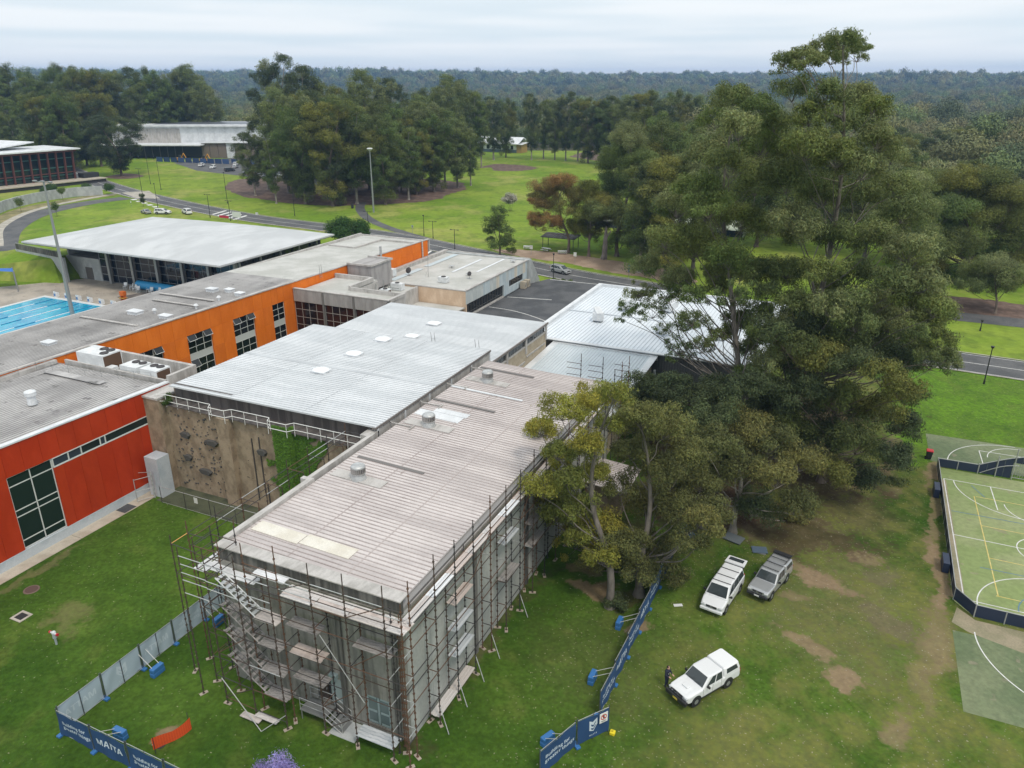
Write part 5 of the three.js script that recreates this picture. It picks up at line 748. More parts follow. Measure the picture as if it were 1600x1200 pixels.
function vehicle(S) {
  const t = new THREE.Group(), add = (n, g, m, par = t) => { g = Array.isArray(g) ? join(g) : g; const q = new THREE.Mesh(g, m); q.name = n; q.castShadow = q.receiveShadow = true; par.add(q); return q; };
  const paint = S.paint, W = S.W;
  add('body', loftX(S.body), paint);
  const [yb, yt, xb0, xb1, xt0, xt1, wb, wt] = S.cabin; const cab = add('cabin', loftY([[yb - 0.06, xb0, xb1, wb], [yb, xb0, xb1, wb], [mixn(yb, yt, 0.93), mixn(xb0, xt0, 0.93), mixn(xb1, xt1, 0.93), mixn(wb, wt, 0.93)], [yt, xt0 + 0.07, xt1 - 0.1, wt - 0.07]]), paint);
  const P = (v, side, u) => { const y = mixn(yb, yt, v), w = mixn(wb, wt, v) + 0.004; return [mixn(mixn(xb0, xt0, v), mixn(xb1, xt1, v), u), y, side * w]; };
  const ws = (v, k) => [mixn(xb1, xt1, v) + 0.004, mixn(yb, yt, v), k * (mixn(wb, wt, v) - 0.1)];
  add('windscreen', panel4(ws(0.1, 1), ws(0.1, -1), ws(0.9, -1), ws(0.9, 1)), carGlass, cab); add('wiper', [bar([xb1 - 0.02, yb + 0.14, 0.5], [xb1 - 0.12, yb + 0.24, 0.02], 0.012), bar([xb1 - 0.02, yb + 0.14, -0.1], [xb1 - 0.12, yb + 0.24, -0.55], 0.012)], blackPlastic, cab);
  if (!S.noRear) { const rw = (v, k) => [mixn(xb0, xt0, v) - 0.004, mixn(yb, yt, v), k * (mixn(wb, wt, v) - 0.14)]; add('rear_window', panel4(rw(0.15, -1), rw(0.15, 1), rw(0.85, 1), rw(0.85, -1)), carGlass, cab); }
  for (const s of [1, -1]) S.windows.forEach(([u0, u1, k0 = 0, k1 = 0]) => { const q = [P(0.12, s, u0), P(0.12, s, u1), P(0.86, s, u1 - k1), P(0.86, s, u0 + k0)]; add('side_window', s > 0 ? panel4(...q) : panel4(q[1], q[0], q[3], q[2]), carGlass, cab); });
  for (const s of [1, -1]) { const g = []; for (const x of S.seams) g.push(bx(x - 0.008, x + 0.008, S.sill + 0.12, yb, s * (W - 0.012), s * (W + 0.003))); add('door_seam', g, blackPlastic); S.handles.forEach(x => add('door_handle', bx(x - 0.09, x + 0.09, yb - 0.16, yb - 0.12, s * (W - 0.01), s * (W + 0.025)), S.handleM || paint)); add('sill_trim', bx(S.wheels[1] + 0.5, S.wheels[0] - 0.5, S.sill - 0.03, S.sill + 0.06, s * (W - 0.1), s * (W + 0.004)), blackPlastic); add('mirror', [new RoundedBoxGeometry(0.12, 0.18, 0.2, 1, 0.04).translate(xb1 - 0.42, yb + 0.12, s * (W + 0.14)), bx(xb1 - 0.45, xb1 - 0.38, yb + 0.02, yb + 0.08, s * (W - 0.04), s * (W + 0.1))], S.mirrorM || blackPlastic); }
  const xf = S.front;
  add('grille', new RoundedBoxGeometry(0.06, 0.2, W * 0.9, 1, 0.02).translate(xf - 0.005, S.grilleY, 0), blackPlastic); add('badge', new RoundedBoxGeometry(0.02, 0.07, 0.16, 1, 0.01).translate(xf + 0.03, S.grilleY + 0.02, 0), chrome); add('grille_bar', new RoundedBoxGeometry(0.03, 0.03, W * 0.86, 1, 0.01).translate(xf + 0.02, S.grilleY - 0.05, 0), S.chromeGrille ? chrome : blackPlastic);
  for (const s of [1, -1]) { add('headlight', new RoundedBoxGeometry(0.22, 0.16, 0.32, 2, 0.05).translate(xf - 0.09, S.grilleY + 0.03, s * (W * 0.74)), lampGlass); add('tail_light', new RoundedBoxGeometry(0.05, 0.34, 0.14, 1, 0.02).translate(S.rear + 0.005, S.tailY, s * (W - 0.1)), redLamp); }
  add('bumper', [new RoundedBoxGeometry(0.22, 0.26, W * 1.9, 2, 0.08).translate(xf - 0.02, S.bumperY, 0)], S.bumperM || blackPlastic); add('rear_bumper', [new RoundedBoxGeometry(0.16, 0.2, W * 1.86, 2, 0.06).translate(S.rear + 0.01, S.bumperY, 0)], S.bumperM || blackPlastic);
  add('number_plate', bx(xf + (S.plate ? 0.22 : 0.1), xf + (S.plate ? 0.24 : 0.115), S.bumperY - 0.04, S.bumperY + 0.09, -0.2, 0.2), plain(S.plate || [0.7, 0.7, 0.68], 0.5));
  for (const x of S.wheels) for (const s of [1, -1]) { const a = add('wheel_arch', archG.clone().translate(x, 0.42, s * (W - 0.004)), blackPlastic), w = add('wheel', tyreG.clone().translate(x, 0.375, s * (W - 0.09)), rubber); add('rim', rimG.clone().translate(x, 0.375, s * (W - 0.07)), S.rimM || plain([0.42, 0.43, 0.44], 0.35, 0.5), w); }
  add('underbody', bx(S.rear + 0.3, xf - 0.3, 0.28, 0.62, -W + 0.2, W - 0.2), blackPlastic);
  (S.extra || (() => {}))(t, add);
  return t;
}
const whitePaint = new THREE.MeshPhysicalMaterial({ color: C(0.74, 0.75, 0.76), roughness: 0.4, clearcoat: 0.6, clearcoatRoughness: 0.1 }), silverPaint = new THREE.MeshPhysicalMaterial({ color: C(0.42, 0.43, 0.44), roughness: 0.35, metalness: 0.4, clearcoat: 0.6 });
function park(t, name, label, x, z, turn, group) { t.name = numbered(name); t.position.set(x, 0.0, z); t.rotation.y = turn; tag(t, label, 'car', group); scene.add(t); return t; }
const uteSpec = (paint, canopyPaint, opt) => ({
  paint, W: 0.91, front: 2.5, rear: -2.62, sill: 0.42, grilleY: 0.86, bumperY: 0.56, tailY: 0.95, wheels: [1.62, -1.46], seams: [1.02, 0.12, -0.72], handles: [0.28, -0.56], windows: [[0.47, 0.86, 0.0, 0.15], [0.1, 0.41, 0.02, 0.0]], chromeGrille: true, plate: opt.plate, rimM: opt.rim, noRear: true,
  body: [[-2.62, 0.5, 1.08, 0.86], [-2.5, 0.44, 1.12, 0.91], [0.95, 0.42, 1.12, 0.91], [1.6, 0.44, 1.1, 0.91], [2.25, 0.46, 1.04, 0.88], [2.46, 0.5, 0.96, 0.8]], cabin: [1.1, 1.76, -0.98, 1.1, -0.94, 0.4, 0.89, 0.76],
  extra: (t, add) => {
    const c = add('canopy', loftY([[1.08, -2.6, -1.0, 0.9], [1.3, -2.58, -1.0, 0.9], [1.7, -2.46, -1.0, 0.82], [1.8, -2.38, -1.04, 0.74]]), canopyPaint);
    for (const s of [1, -1]) { const q = (v, x) => [x, mixn(1.3, 1.72, v), s * (mixn(0.9, 0.82, v) + 0.004)], k = [q(0.1, -2.3), q(0.1, -1.2), q(0.88, -1.22), q(0.88, -2.16)]; add('canopy_window', s > 0 ? panel4(...k) : panel4(k[1], k[0], k[3], k[2]), carGlass, c); }
    add('canopy_rear_window', panel4([-2.57, 1.34, -0.7], [-2.57, 1.34, 0.7], [-2.44, 1.66, 0.6], [-2.44, 1.66, -0.6]), carGlass, c);
    add('bonnet_line', [bx(1.15, 2.3, 1.112, 1.116, 0.55, 0.57), bx(1.15, 2.3, 1.112, 1.116, -0.57, -0.55)], opt.line || paint); if (opt.scoop) add('bonnet_scoop', new RoundedBoxGeometry(0.4, 0.1, 0.5, 2, 0.04).translate(1.7, 1.13, 0), paint);
    if (opt.bull) add('bull_bar', [new RoundedBoxGeometry(0.2, 0.34, 1.86, 2, 0.06).translate(2.62, 0.6, 0), ...[0.5, -0.5].map(z => bar([2.66, 0.7, z], [2.6, 1.06, z], 0.035)), bar([2.6, 1.06, 0.5], [2.6, 1.06, -0.5], 0.035), bar([2.64, 0.74, 0.9], [2.64, 0.74, -0.9], 0.03)], blackPlastic);
    if (opt.rack) { const r = add('roof_rack', [...[-2.2, -1.5, -0.7, 0.2].map(x => bar([x, x < -0.9 ? 1.92 : 1.86, -0.7], [x, x < -0.9 ? 1.92 : 1.86, 0.7], 0.03)), ...[0.68, -0.68].map(z => bar([-2.3, 1.93, z], [-0.95, 1.93, z], 0.025))], blackPlastic); add('ladder_load', bx(-2.5, -2.1, 1.94, 2.02, -0.75, 0.75), blackPlastic, r); add('roof_grooves', [0.4, 0.2, 0, -0.2, -0.4].map(z => bx(-0.7, 0.35, 1.735, 1.75, z - 0.02, z + 0.02)), plain([0.3, 0.31, 0.32], 0.5), r); }
  },
});
park(vehicle(uteSpec(whitePaint, new THREE.MeshPhysicalMaterial({ color: C(0.78, 0.79, 0.8), roughness: 0.4 }), { bull: true, scoop: true, plate: [0.62, 0.5, 0.08] })), 'utility_truck', 'white twin-cab utility with white canopy and black bull bar on the grass', 15.85, -12.43, -2.127);
park(vehicle(uteSpec(silverPaint, silverPaint, { rack: true })), 'utility_truck', 'silver twin-cab utility with roof racks, parked beside the white van', 18.45, -26.2, -1.844);
park(vehicle({
  paint: whitePaint, W: 0.95, front: 2.5, rear: -2.55, sill: 0.36, grilleY: 0.8, bumperY: 0.5, tailY: 1.1, wheels: [1.62, -1.58], seams: [1.05, 0.05, -1.2], handles: [0.2, -0.1], windows: [[0.66, 0.93, 0.01, 0.12], [0.36, 0.64, 0.0, 0.0], [0.05, 0.34, 0.03, 0.0]], chromeGrille: true, bumperM: whitePaint,
  body: [[-2.55, 0.4, 1.22, 0.88], [-2.45, 0.36, 1.26, 0.95], [1.2, 0.36, 1.24, 0.95], [1.8, 0.38, 1.14, 0.95], [2.25, 0.4, 1.0, 0.9], [2.48, 0.44, 0.86, 0.78]], cabin: [1.22, 1.94, -2.5, 1.62, -2.3, 0.78, 0.92, 0.76], noRear: true,
  extra: (t, add) => {
    const r = add('roof_bars', [-1.4, -0.4, 0.5].map(x => bar([x, 1.98, -0.76], [x, 1.98, 0.76], 0.03)), blackPlastic); add('load_opening', bx(-2.57, -2.5, 0.6, 1.8, -0.72, 0.72), cabinDark);
    const g = add('tailgate', loftX([[-3.35, 1.92, 2.02, 0.78, 0.04], [-2.4, 1.9, 2.0, 0.82, 0.04]]), whitePaint); add('tailgate_window', bx(-3.2, -2.75, 2.02, 2.032, -0.6, 0.6), carGlass, g); add('gas_strut', [bar([-2.5, 1.5, 0.76], [-2.9, 1.9, 0.74], 0.015), bar([-2.5, 1.5, -0.76], [-2.9, 1.9, -0.74], 0.015)], blackPlastic, g);
  },
}), 'van', 'white van with its tailgate raised, nose towards the viewer', 15.2, -22.9, -1.742);
const mpvSpec = paint => ({
  paint, W: 0.9, front: 2.4, rear: -2.4, sill: 0.32, grilleY: 0.74, bumperY: 0.46, tailY: 1.0, wheels: [1.5, -1.45], seams: [0.95, 0.0, -1.0], handles: [0.15, -0.85], windows: [[0.62, 0.88, 0.01, 0.14], [0.33, 0.6, 0, 0], [0.05, 0.31, 0.04, 0]], bumperM: paint, mirrorM: paint,
  body: [[-2.4, 0.38, 1.02, 0.82], [-2.25, 0.32, 1.05, 0.9], [1.0, 0.32, 1.04, 0.9], [1.7, 0.34, 0.96, 0.88], [2.2, 0.36, 0.84, 0.82], [2.38, 0.4, 0.74, 0.7]], cabin: [1.02, 1.72, -2.3, 1.5, -2.1, 0.45, 0.86, 0.68],
});
park(vehicle(mpvSpec(silverPaint)), 'people_mover', 'silver people mover parked on the road beyond the sloped concrete end', -37.4, -122.4, -0.37);
const sedanSpec = paint => ({
  paint, W: 0.88, front: 2.25, rear: -2.25, sill: 0.28, grilleY: 0.66, bumperY: 0.42, tailY: 0.78, wheels: [1.35, -1.35], seams: [0.8, -0.1, -0.9], handles: [0.05, -0.75], windows: [[0.5, 0.86, 0.01, 0.2], [0.12, 0.48, 0.14, 0]], bumperM: paint, mirrorM: paint,
  body: [[-2.25, 0.34, 0.88, 0.78], [-2.1, 0.28, 0.95, 0.88], [0.8, 0.28, 0.93, 0.88], [1.6, 0.3, 0.86, 0.86], [2.1, 0.32, 0.74, 0.78], [2.23, 0.36, 0.66, 0.68]], cabin: [0.9, 1.42, -1.6, 1.2, -0.9, 0.2, 0.82, 0.62],
});
{ // cars by the pool hall and in the car park
  const paints = [whitePaint, new THREE.MeshPhysicalMaterial({ color: C(0.03, 0.035, 0.045), roughness: 0.3, clearcoat: 0.7 }), silverPaint, new THREE.MeshPhysicalMaterial({ color: C(0.25, 0.02, 0.02), roughness: 0.35, clearcoat: 0.6 }), new THREE.MeshPhysicalMaterial({ color: C(0.03, 0.08, 0.2), roughness: 0.3, clearcoat: 0.7 })], cn = ['white', 'dark', 'silver', 'red', 'blue'];
  const src = {}; const car = (k, label, x, z, a, group) => { if (!src[k]) { src[k] = vehicle(k < 2 ? mpvSpec(paints[k]) : sedanSpec(paints[k])); return park(src[k], 'parked_car', label, x, z, a, group); } return park(src[k].clone(), 'parked_car', label, x, z, a, group); };
  car(0, 'white car on the far side of the pool hall roof, nearer the road', -172, -147.5, 2.7); car(0, 'white car on the far side of the pool hall roof, nearer the lawn', -178.5, -144, 2.75); car(2, 'grey car half hidden behind the white cars by the pool hall', -184, -142.5, 2.8);
  const r = rng(62), rows = [[-274, -255, 0.55], [-262, -250, 0.55], [-246, -244, 0.55], [-232, -240, 0.55], [-262, -265, 0.5], [-246, -262, 0.5], [-236, -256, 0.5], [-226, -250, 0.5], [-222, -243, 0.5], [-214, -240, 0.5], [-218, -233, 0.6], [-212, -230, 0.6], [-206, -232, 0.6], [-226, -236, 0.6], [-254, -256, 0.5], [-240, -268, 0.5], [-228, -262, 0.5], [-216, -255, 0.5], [-208, -247, 0.5], [-200, -240, 0.5]];
  const seen = {}; rows.map((q, i) => [...q, i]).sort((a, b) => Math.atan2(a[0] - CX, CZ - a[1]) - Math.atan2(b[0] - CX, CZ - b[1])).forEach(([x, z, , i]) => { const k = [0, 0, 1, 1, 0, 2, 0, 4, 0, 2, 0, 1, 0, 3, 2, 0, 1, 0, 2, 0][i]; seen[k] = (seen[k] ?? -1) + 1; car(k, `${cn[k]} car in the far car park, ${ORD[seen[k]]} ${cn[k]} one from the left`, x, z, 1.1 + (i % 2) * Math.PI + r() * 0.1, `${cn[k]} cars in the far car park`); });
}
// ---------------------------------------------------------------- person by the white ute
function figure(joints, bones, cell, pad = 0.2) { // one skin over tapered bones; joints [x,y,z,r]
  const lo = [1e9, 1e9, 1e9], hi = [-1e9, -1e9, -1e9]; for (const j of Object.values(joints)) for (let k = 0; k < 3; k++) { lo[k] = Math.min(lo[k], j[k] - j[3] - pad); hi[k] = Math.max(hi[k], j[k] + j[3] + pad); }
  const size = Math.max(hi[0] - lo[0], hi[1] - lo[1], hi[2] - lo[2]), n = Math.ceil(size / cell), c = [0, 1, 2].map(k => (lo[k] + hi[k]) / 2), mc = new MarchingCubes(n, plain([1, 1, 1]), false, false, 120000); mc.isolation = 0;
  for (let z = 0; z < n; z++) for (let y = 0; y < n; y++) for (let x = 0; x < n; x++) {
    const p = [x, y, z].map((q, k) => c[k] + (q - n / 2) / (n / 2) * size / 2); let s = 1e3;
    for (const [a, b] of bones) { const A = joints[a], B = joints[b], d = [B[0] - A[0], B[1] - A[1], B[2] - A[2]], e = [p[0] - A[0], p[1] - A[1], p[2] - A[2]], L = d[0] * d[0] + d[1] * d[1] + d[2] * d[2] || 1e-9, u = clamp((e[0] * d[0] + e[1] * d[1] + e[2] * d[2]) / L), q = Math.hypot(e[0] - d[0] * u, e[1] - d[1] * u, e[2] - d[2] * u) - mixn(A[3], B[3], u), k = 0.035, h = Math.max(k - Math.abs(s - q), 0) / k; s = Math.min(s, q) - h * h * k / 4; }
    mc.field[x + y * n + z * n * n] = -s;
  }
  mc.update(); const g = new THREE.BufferGeometry(), m = mc.count; g.setAttribute('position', new THREE.BufferAttribute(mc.positionArray.slice(0, m * 3), 3)); const P = g.attributes.position; for (let i = 0; i < P.count; i++) P.setXYZ(i, c[0] + P.getX(i) * size / 2, c[1] + P.getY(i) * size / 2, c[2] + P.getZ(i) * size / 2); g.computeVertexNormals(); return flat(g);
}
{
  const t = thing('person', 'person in dark navy work clothes standing at the front of the white ute', 'person', [13.5, 0, -11.55], null, -0.4);
  const add = (n, g, m, par = t) => { const q = new THREE.Mesh(g, m); q.name = n; q.castShadow = q.receiveShadow = true; par.add(q); return q; };
  const J = { hip: [0, 0.95, 0, 0.15], waist: [0, 1.1, 0.01, 0.14], chest: [0.01, 1.34, 0, 0.16], sl: [0.0, 1.42, 0.17, 0.075], sr: [0, 1.42, -0.17, 0.075], neck: [0.02, 1.52, 0, 0.06], head: [0.05, 1.63, 0, 0.085], crown: [0.03, 1.7, 0, 0.095], jaw: [0.1, 1.58, 0, 0.05], nose: [0.15, 1.63, 0, 0.015], hl: [0, 0.92, 0.1, 0.105], hr: [0, 0.92, -0.1, 0.105], kl: [0.05, 0.5, 0.12, 0.07], kr: [0.0, 0.5, -0.12, 0.07], al: [0.0, 0.1, 0.13, 0.05], ar: [-0.04, 0.1, -0.13, 0.05], tl: [0.16, 0.045, 0.15, 0.045], tr: [0.12, 0.045, -0.15, 0.045], el: [0.08, 1.15, 0.27, 0.052], er: [0.1, 1.16, -0.27, 0.052], wl: [0.27, 1.12, 0.2, 0.035], wr: [0.28, 1.14, -0.18, 0.035], el2: [0, 0, 0, 0] };
  delete J.el2; const B = [['hip', 'waist'], ['waist', 'chest'], ['chest', 'sl'], ['chest', 'sr'], ['chest', 'neck'], ['neck', 'head'], ['head', 'crown'], ['head', 'jaw'], ['head', 'nose'], ['hip', 'hl'], ['hip', 'hr'], ['hl', 'kl'], ['kl', 'al'], ['al', 'tl'], ['hr', 'kr'], ['kr', 'ar'], ['ar', 'tr'], ['sl', 'el'], ['el', 'wl'], ['sr', 'er'], ['er', 'wr']];
  const body = figure(J, B, 0.022, 0.06), hands = [];
  for (const [w, s] of [['wl', 1], ['wr', -1]]) { const [x, y, z] = J[w], H = { w: [x, y, z, 0.03], p: [x + 0.08, y - 0.01, z - s * 0.02, 0.032] }, hb = [['w', 'p']]; [[0.03, 0.095], [0.01, 0.105], [-0.012, 0.098], [-0.032, 0.08]].forEach(([o, l], i) => { H['a' + i] = [x + 0.1, y - 0.012, z + o - s * 0.02, 0.01]; H['b' + i] = [x + 0.1 + l * 0.5, y - 0.02, z + o - s * 0.025, 0.009]; H['c' + i] = [x + 0.1 + l * 0.8, y - 0.06, z + o - s * 0.03, 0.008]; hb.push(['a' + i, 'b' + i], ['b' + i, 'c' + i]); }); H.t0 = [x + 0.05, y, z - s * 0.045, 0.012]; H.t1 = [x + 0.11, y - 0.03, z - s * 0.07, 0.01]; hb.push(['t0', 't1']); hands.push(figure(H, hb, 0.006, 0.02)); }
  const all = join([body, ...hands]), col = [], P = all.attributes.position; for (let i = 0; i < P.count; i++) { const y = P.getY(i), x = P.getX(i), skin = y > 1.53 || x > 0.285 && y > 1.0; const c = skin ? [0.45, 0.27, 0.19] : y < 0.12 ? [0.05, 0.035, 0.025] : y < 0.96 ? [0.016, 0.022, 0.045] : [0.014, 0.018, 0.035]; col.push(...c); } all.setAttribute('color', new THREE.Float32BufferAttribute(col, 3)); add('body', all, new THREE.MeshStandardMaterial({ vertexColors: true, roughness: 0.85 }));
  const hair = new THREE.SphereGeometry(0.108, 16, 10, 0, Math.PI * 2, 0, 1.75).rotateZ(0.45).translate(0.02, 1.69, 0); add('hair', hair, plain([0.03, 0.02, 0.013], 0.9));
  for (const s of [1, -1]) { add('ear', new THREE.SphereGeometry(0.025, 8, 6).scale(0.8, 1.2, 0.5).translate(0.045, 1.64, s * 0.095), plain([0.42, 0.25, 0.18], 0.7)); add('eye', new THREE.SphereGeometry(0.013, 8, 6).translate(0.133, 1.655, s * 0.034), plain([0.05, 0.04, 0.04], 0.3)); } add('mouth', bx(0.135, 0.15, 1.592, 1.6, -0.025, 0.025), plain([0.3, 0.12, 0.1], 0.6));
  add('vest_stripe', join([bx(-0.02, 0.17, 1.2, 1.245, 0.06, 0.1), bx(-0.02, 0.17, 1.2, 1.245, -0.1, -0.06)]), plain([0.5, 0.5, 0.48], 0.4));
}
// ---------------------------------------------------------------- ball court boards, hoop, bin
{
  const navyM = plain([0.017, 0.028, 0.06], 0.5), rail = plain([0.42, 0.43, 0.43], 0.45, 0.4);
  const t = thing('court_rebound_wall', 'navy rebound boards with grey posts enclosing the green ball court', 'barrier', [32.2, 0, -43]);
  const run = (a, b, n, h0, h1 = h0, postH) => { for (let k = 0; k < n; k++) { const u = k / n, v = (k + 1) / n, x0 = mixn(a[0], b[0], u), z0 = mixn(a[1], b[1], u), x1 = mixn(a[0], b[0], v), z1 = mixn(a[1], b[1], v), L = Math.hypot(x1 - x0, z1 - z0), ha = mixn(h0, h1, u), hb2 = mixn(h0, h1, v), s = new THREE.Shape([[0.05, 0.08], [L - 0.05, 0.08], [L - 0.05, hb2 - 0.06], [0.05, ha - 0.06]].map(q => new THREE.Vector2(...q))), ang = Math.atan2(-(z1 - z0), x1 - x0); mesh('board', new THREE.ExtrudeGeometry(s, { depth: 0.04, bevelEnabled: false }).translate(0, 0, -0.02).rotateY(ang).translate(x0, 0, z0), navyM, t); mesh('post', bar([x0, 0, z0], [x0, (postH || ha) + 0.05, z0], 0.05, 6), rail, t); mesh('top_rail', bar([x0, ha, z0], [x1, hb2, z1], 0.035, 6), rail, t); } };
  run([32.15, -55.6], [32.2, -30.6], 12, 1.05); run([32.2, -30.6], [33.5, -28.8], 1, 1.15); run([33.5, -28.8], [62, -28.6], 14, 1.15); run([32.15, -55.7], [36, -55.8], 2, 1.05);
  // the raised end with its arch and goal
  const arch = []; for (let k = 0; k < 8; k++) { const u0 = k / 8, u1 = (k + 1) / 8, x0 = 36 + u0 * 6, x1 = 36 + u1 * 6, hh = u => 1.05 + 2.0 * Math.sin(u * Math.PI * 0.5); const s = new THREE.Shape([[0.01, k < 4 ? 0.1 : 1.9], [x1 - x0 - 0.01, k < 4 ? 0.1 : 1.9], [x1 - x0 - 0.01, hh(u1)], [0.01, hh(u0)]].map(q => new THREE.Vector2(...q))); mesh('board', new THREE.ExtrudeGeometry(s, { depth: 0.05, bevelEnabled: false }).translate(x0, 0, -55.85), navyM, t); arch.push(bar([x0, hh(u0), -55.8], [x1, hh(u1), -55.8], 0.05)); }
  mesh('arch_rail', [...arch, ...Array.from({ length: 6 }, (_, k) => bar([36.2 + k * 0.55, 0.15 + 1.5 * Math.sin(k / 6 * 1.57), -55.72], [36.2 + (k + 1) * 0.55, 0.15 + 1.5 * Math.sin((k + 1) / 6 * 1.57), -55.72], 0.045))], rail, t);
  for (const x of [36, 37.6, 39.1]) mesh('post', bar([x, 0, -55.75], [x, 1.2 + (x - 36) * 0.75, -55.75], 0.06, 6), rail, t);
  for (let k = 0; k < 16; k++) mesh('goal_bar', bar([39.2 + k * 0.22, 0.05, -56.1], [39.2 + k * 0.22, 1.88, -56.1], 0.022, 6), rail, t); mesh('goal_frame', [bar([39.1, 1.9, -56.1], [42.6, 1.9, -56.1], 0.045), bar([39.1, 0.08, -56.1], [42.6, 0.08, -56.1], 0.03)], rail, t);
  for (const [x, z] of [[31.75, -49], [31.8, -35.2]]) mesh('bench_box', bx(x - 0.25, x + 0.25, 0.05, 0.95, z - 0.9, z + 0.9), navyM, t);
  const h = thing('basketball_hoop', 'basketball hoop with pale backboard on the arched end of the court', 'hoop', [41.3, 0, -56.4]); mesh('post', [bar([41.3, 0, -56.6], [41.3, 3.4, -56.6], 0.09, 10), bar([41.3, 3.3, -56.6], [41.3, 3.3, -55.9], 0.06)], rail, h); mesh('backboard', [bx(40.4, 42.2, 2.9, 4.0, -55.86, -55.9)], plain([0.62, 0.64, 0.65], 0.4), h); mesh('target_square', [bx(41.0, 41.6, 3.56, 3.6, -55.84, -55.86), bx(41.0, 41.04, 3.2, 3.56, -55.84, -55.86), bx(41.56, 41.6, 3.2, 3.56, -55.84, -55.86)], darkMetal, h); mesh('ring', new THREE.TorusGeometry(0.23, 0.015, 6, 20).rotateX(Math.PI / 2).translate(41.3, 3.05, -55.55), plain([0.5, 0.5, 0.5], 0.4), h);
  const b = thing('wheelie_bin', 'dark wheelie bin with a red lid beside the ball court', 'bin', [31.4, 0, -57.4]); mesh('tub', loftY([[0.08, 31.15, 31.65, 0.24, 0.06], [1.0, 31.08, 31.74, 0.31, 0.06]]).translate(0, 0, -57.4), plain([0.02, 0.024, 0.022], 0.6), b); mesh('lid', loftY([[1.0, 31.04, 31.78, 0.34, 0.06], [1.1, 31.08, 31.72, 0.3, 0.06]]).translate(0, 0, -57.4), plain([0.5, 0.02, 0.025], 0.5), b); for (const s of [1, -1]) mesh('wheel', new THREE.CylinderGeometry(0.1, 0.1, 0.05, 12).rotateX(1.57).translate(31.12, 0.1, -57.4 + s * 0.26), rubber, b);
}
// ---------------------------------------------------------------- lamps and poles
const poleBlack = plain([0.022, 0.022, 0.024], 0.5), poleGrey = plain([0.33, 0.35, 0.36], 0.4, 0.5);
function lamp(x, z, h, label, kind = 'globe', group) {
  const t = thing('street_lamp', label, 'lamp', [x, 0, z], group); mesh('pole', [cyl(x, 0, h, z, 0.09, 0.06, 8), cyl(x, 0, 0.5, z, 0.13, 0.13, 8)], poleBlack, t);
  if (kind === 'arm') { mesh('arm', [bar([x - 0.8, h - 0.15, z], [x + 0.8, h - 0.15, z], 0.04)], poleBlack, t); mesh('lamp_head', [bx(x - 1.2, x - 0.7, h - 0.2, h - 0.08, z - 0.15, z + 0.15), bx(x + 0.7, x + 1.2, h - 0.2, h - 0.08, z - 0.15, z + 0.15)], poleBlack, t); } else mesh('lamp_head', [cyl(x, h, h + 0.22, z, 0.16, 0.22, 10), cyl(x, h + 0.22, h + 0.28, z, 0.27, 0.25, 10)], poleBlack, t);
}
lamp(39.3, -85.7, 5.2, 'slim black lamp post between the ball court and the road'); lamp(57, -112, 5.2, 'black lamp post at the grass edge beyond the road'); lamp(41.2, -113, 1.6, 'short black bollard light near the shaded driveway');
lamp(-201.7, -157.3, 11.5, 'tall black road lamp next to the small street tree near the pool hall', 'arm'); lamp(-223.6, -184.5, 11, 'tall black road lamp at the edge of the far lawn', 'arm'); lamp(-176, -169, 10, 'tall black road lamp beside the lone dark gum'); lamp(-139, -158.5, 8.6, 'black road lamp at the edge of the bark mulch', 'arm'); lamp(-94.7, -133.8, 7.8, 'black lamp post rising beside the curving footpath', 'arm'); lamp(-86.2, -147, 5.2, 'black path lamp left of the sign on the sports field'); lamp(-82, -144.6, 4.6, 'short black lamp right of the footpath by the field', 'arm'); lamp(-70, -134.5, 5.0, 'black lamp post with two heads next to the orange wall end', 'arm'); lamp(-36, -114.6, 5.6, 'black lamp post standing in front of the silver people mover'); lamp(-190, -152.5, 7.5, 'black lamp post between white cars and crossing'); lamp(-160, -145, 7, 'black lamp post at the second crossing', 'arm'); lamp(-150, -143, 6, 'black lamp post nearest the pool hall roof', 'arm'); lamp(-242, -196, 10, 'tall black road lamp under the broad dark fig');
{
  const a = thing('floodlight_pole', 'tall leaning grey floodlight pole beside the swimming pool', 'pole', [-103.5, 0, -55.5]); mesh('pole', cyl(-103.5, 0, 23.2, -55.5, 0.36, 0.14, 12), poleGrey, a); mesh('cross_arm', bar([-105.6, 23.2, -55.5], [-101.4, 23.2, -55.5], 0.06), poleGrey, a); for (const x of [-105.4, -103.5, -101.6]) mesh('floodlight', new RoundedBoxGeometry(0.6, 0.2, 0.5, 1, 0.05).translate(x, 23.35, -55.3), poleGrey, a);
  const b = thing('light_mast', 'tall grey mast with a round lamp at the grove edge by the footpath', 'pole', [-120.4, 0, -173.8]); mesh('pole', cyl(-120.4, 0, 18.8, -173.8, 0.3, 0.14, 12), poleGrey, b); mesh('lamp_head', [cyl(-120.4, 18.8, 19.3, -173.8, 0.5, 0.9, 16), cyl(-120.4, 19.3, 19.5, -173.8, 0.95, 0.7, 16)], plain([0.6, 0.62, 0.62], 0.4), b);
  const c = thing('litter_bin', 'small dark litter bin at the bend of the footpath near the mast', 'bin', [-131.5, 0, -178]); mesh('tub', cyl(-131.5, 0, 1.1, -178, 0.4, 0.45, 12), poleBlack, c); mesh('hood', cyl(-131.5, 1.1, 1.45, -178, 0.5, 0.42, 12), poleBlack, c);
}
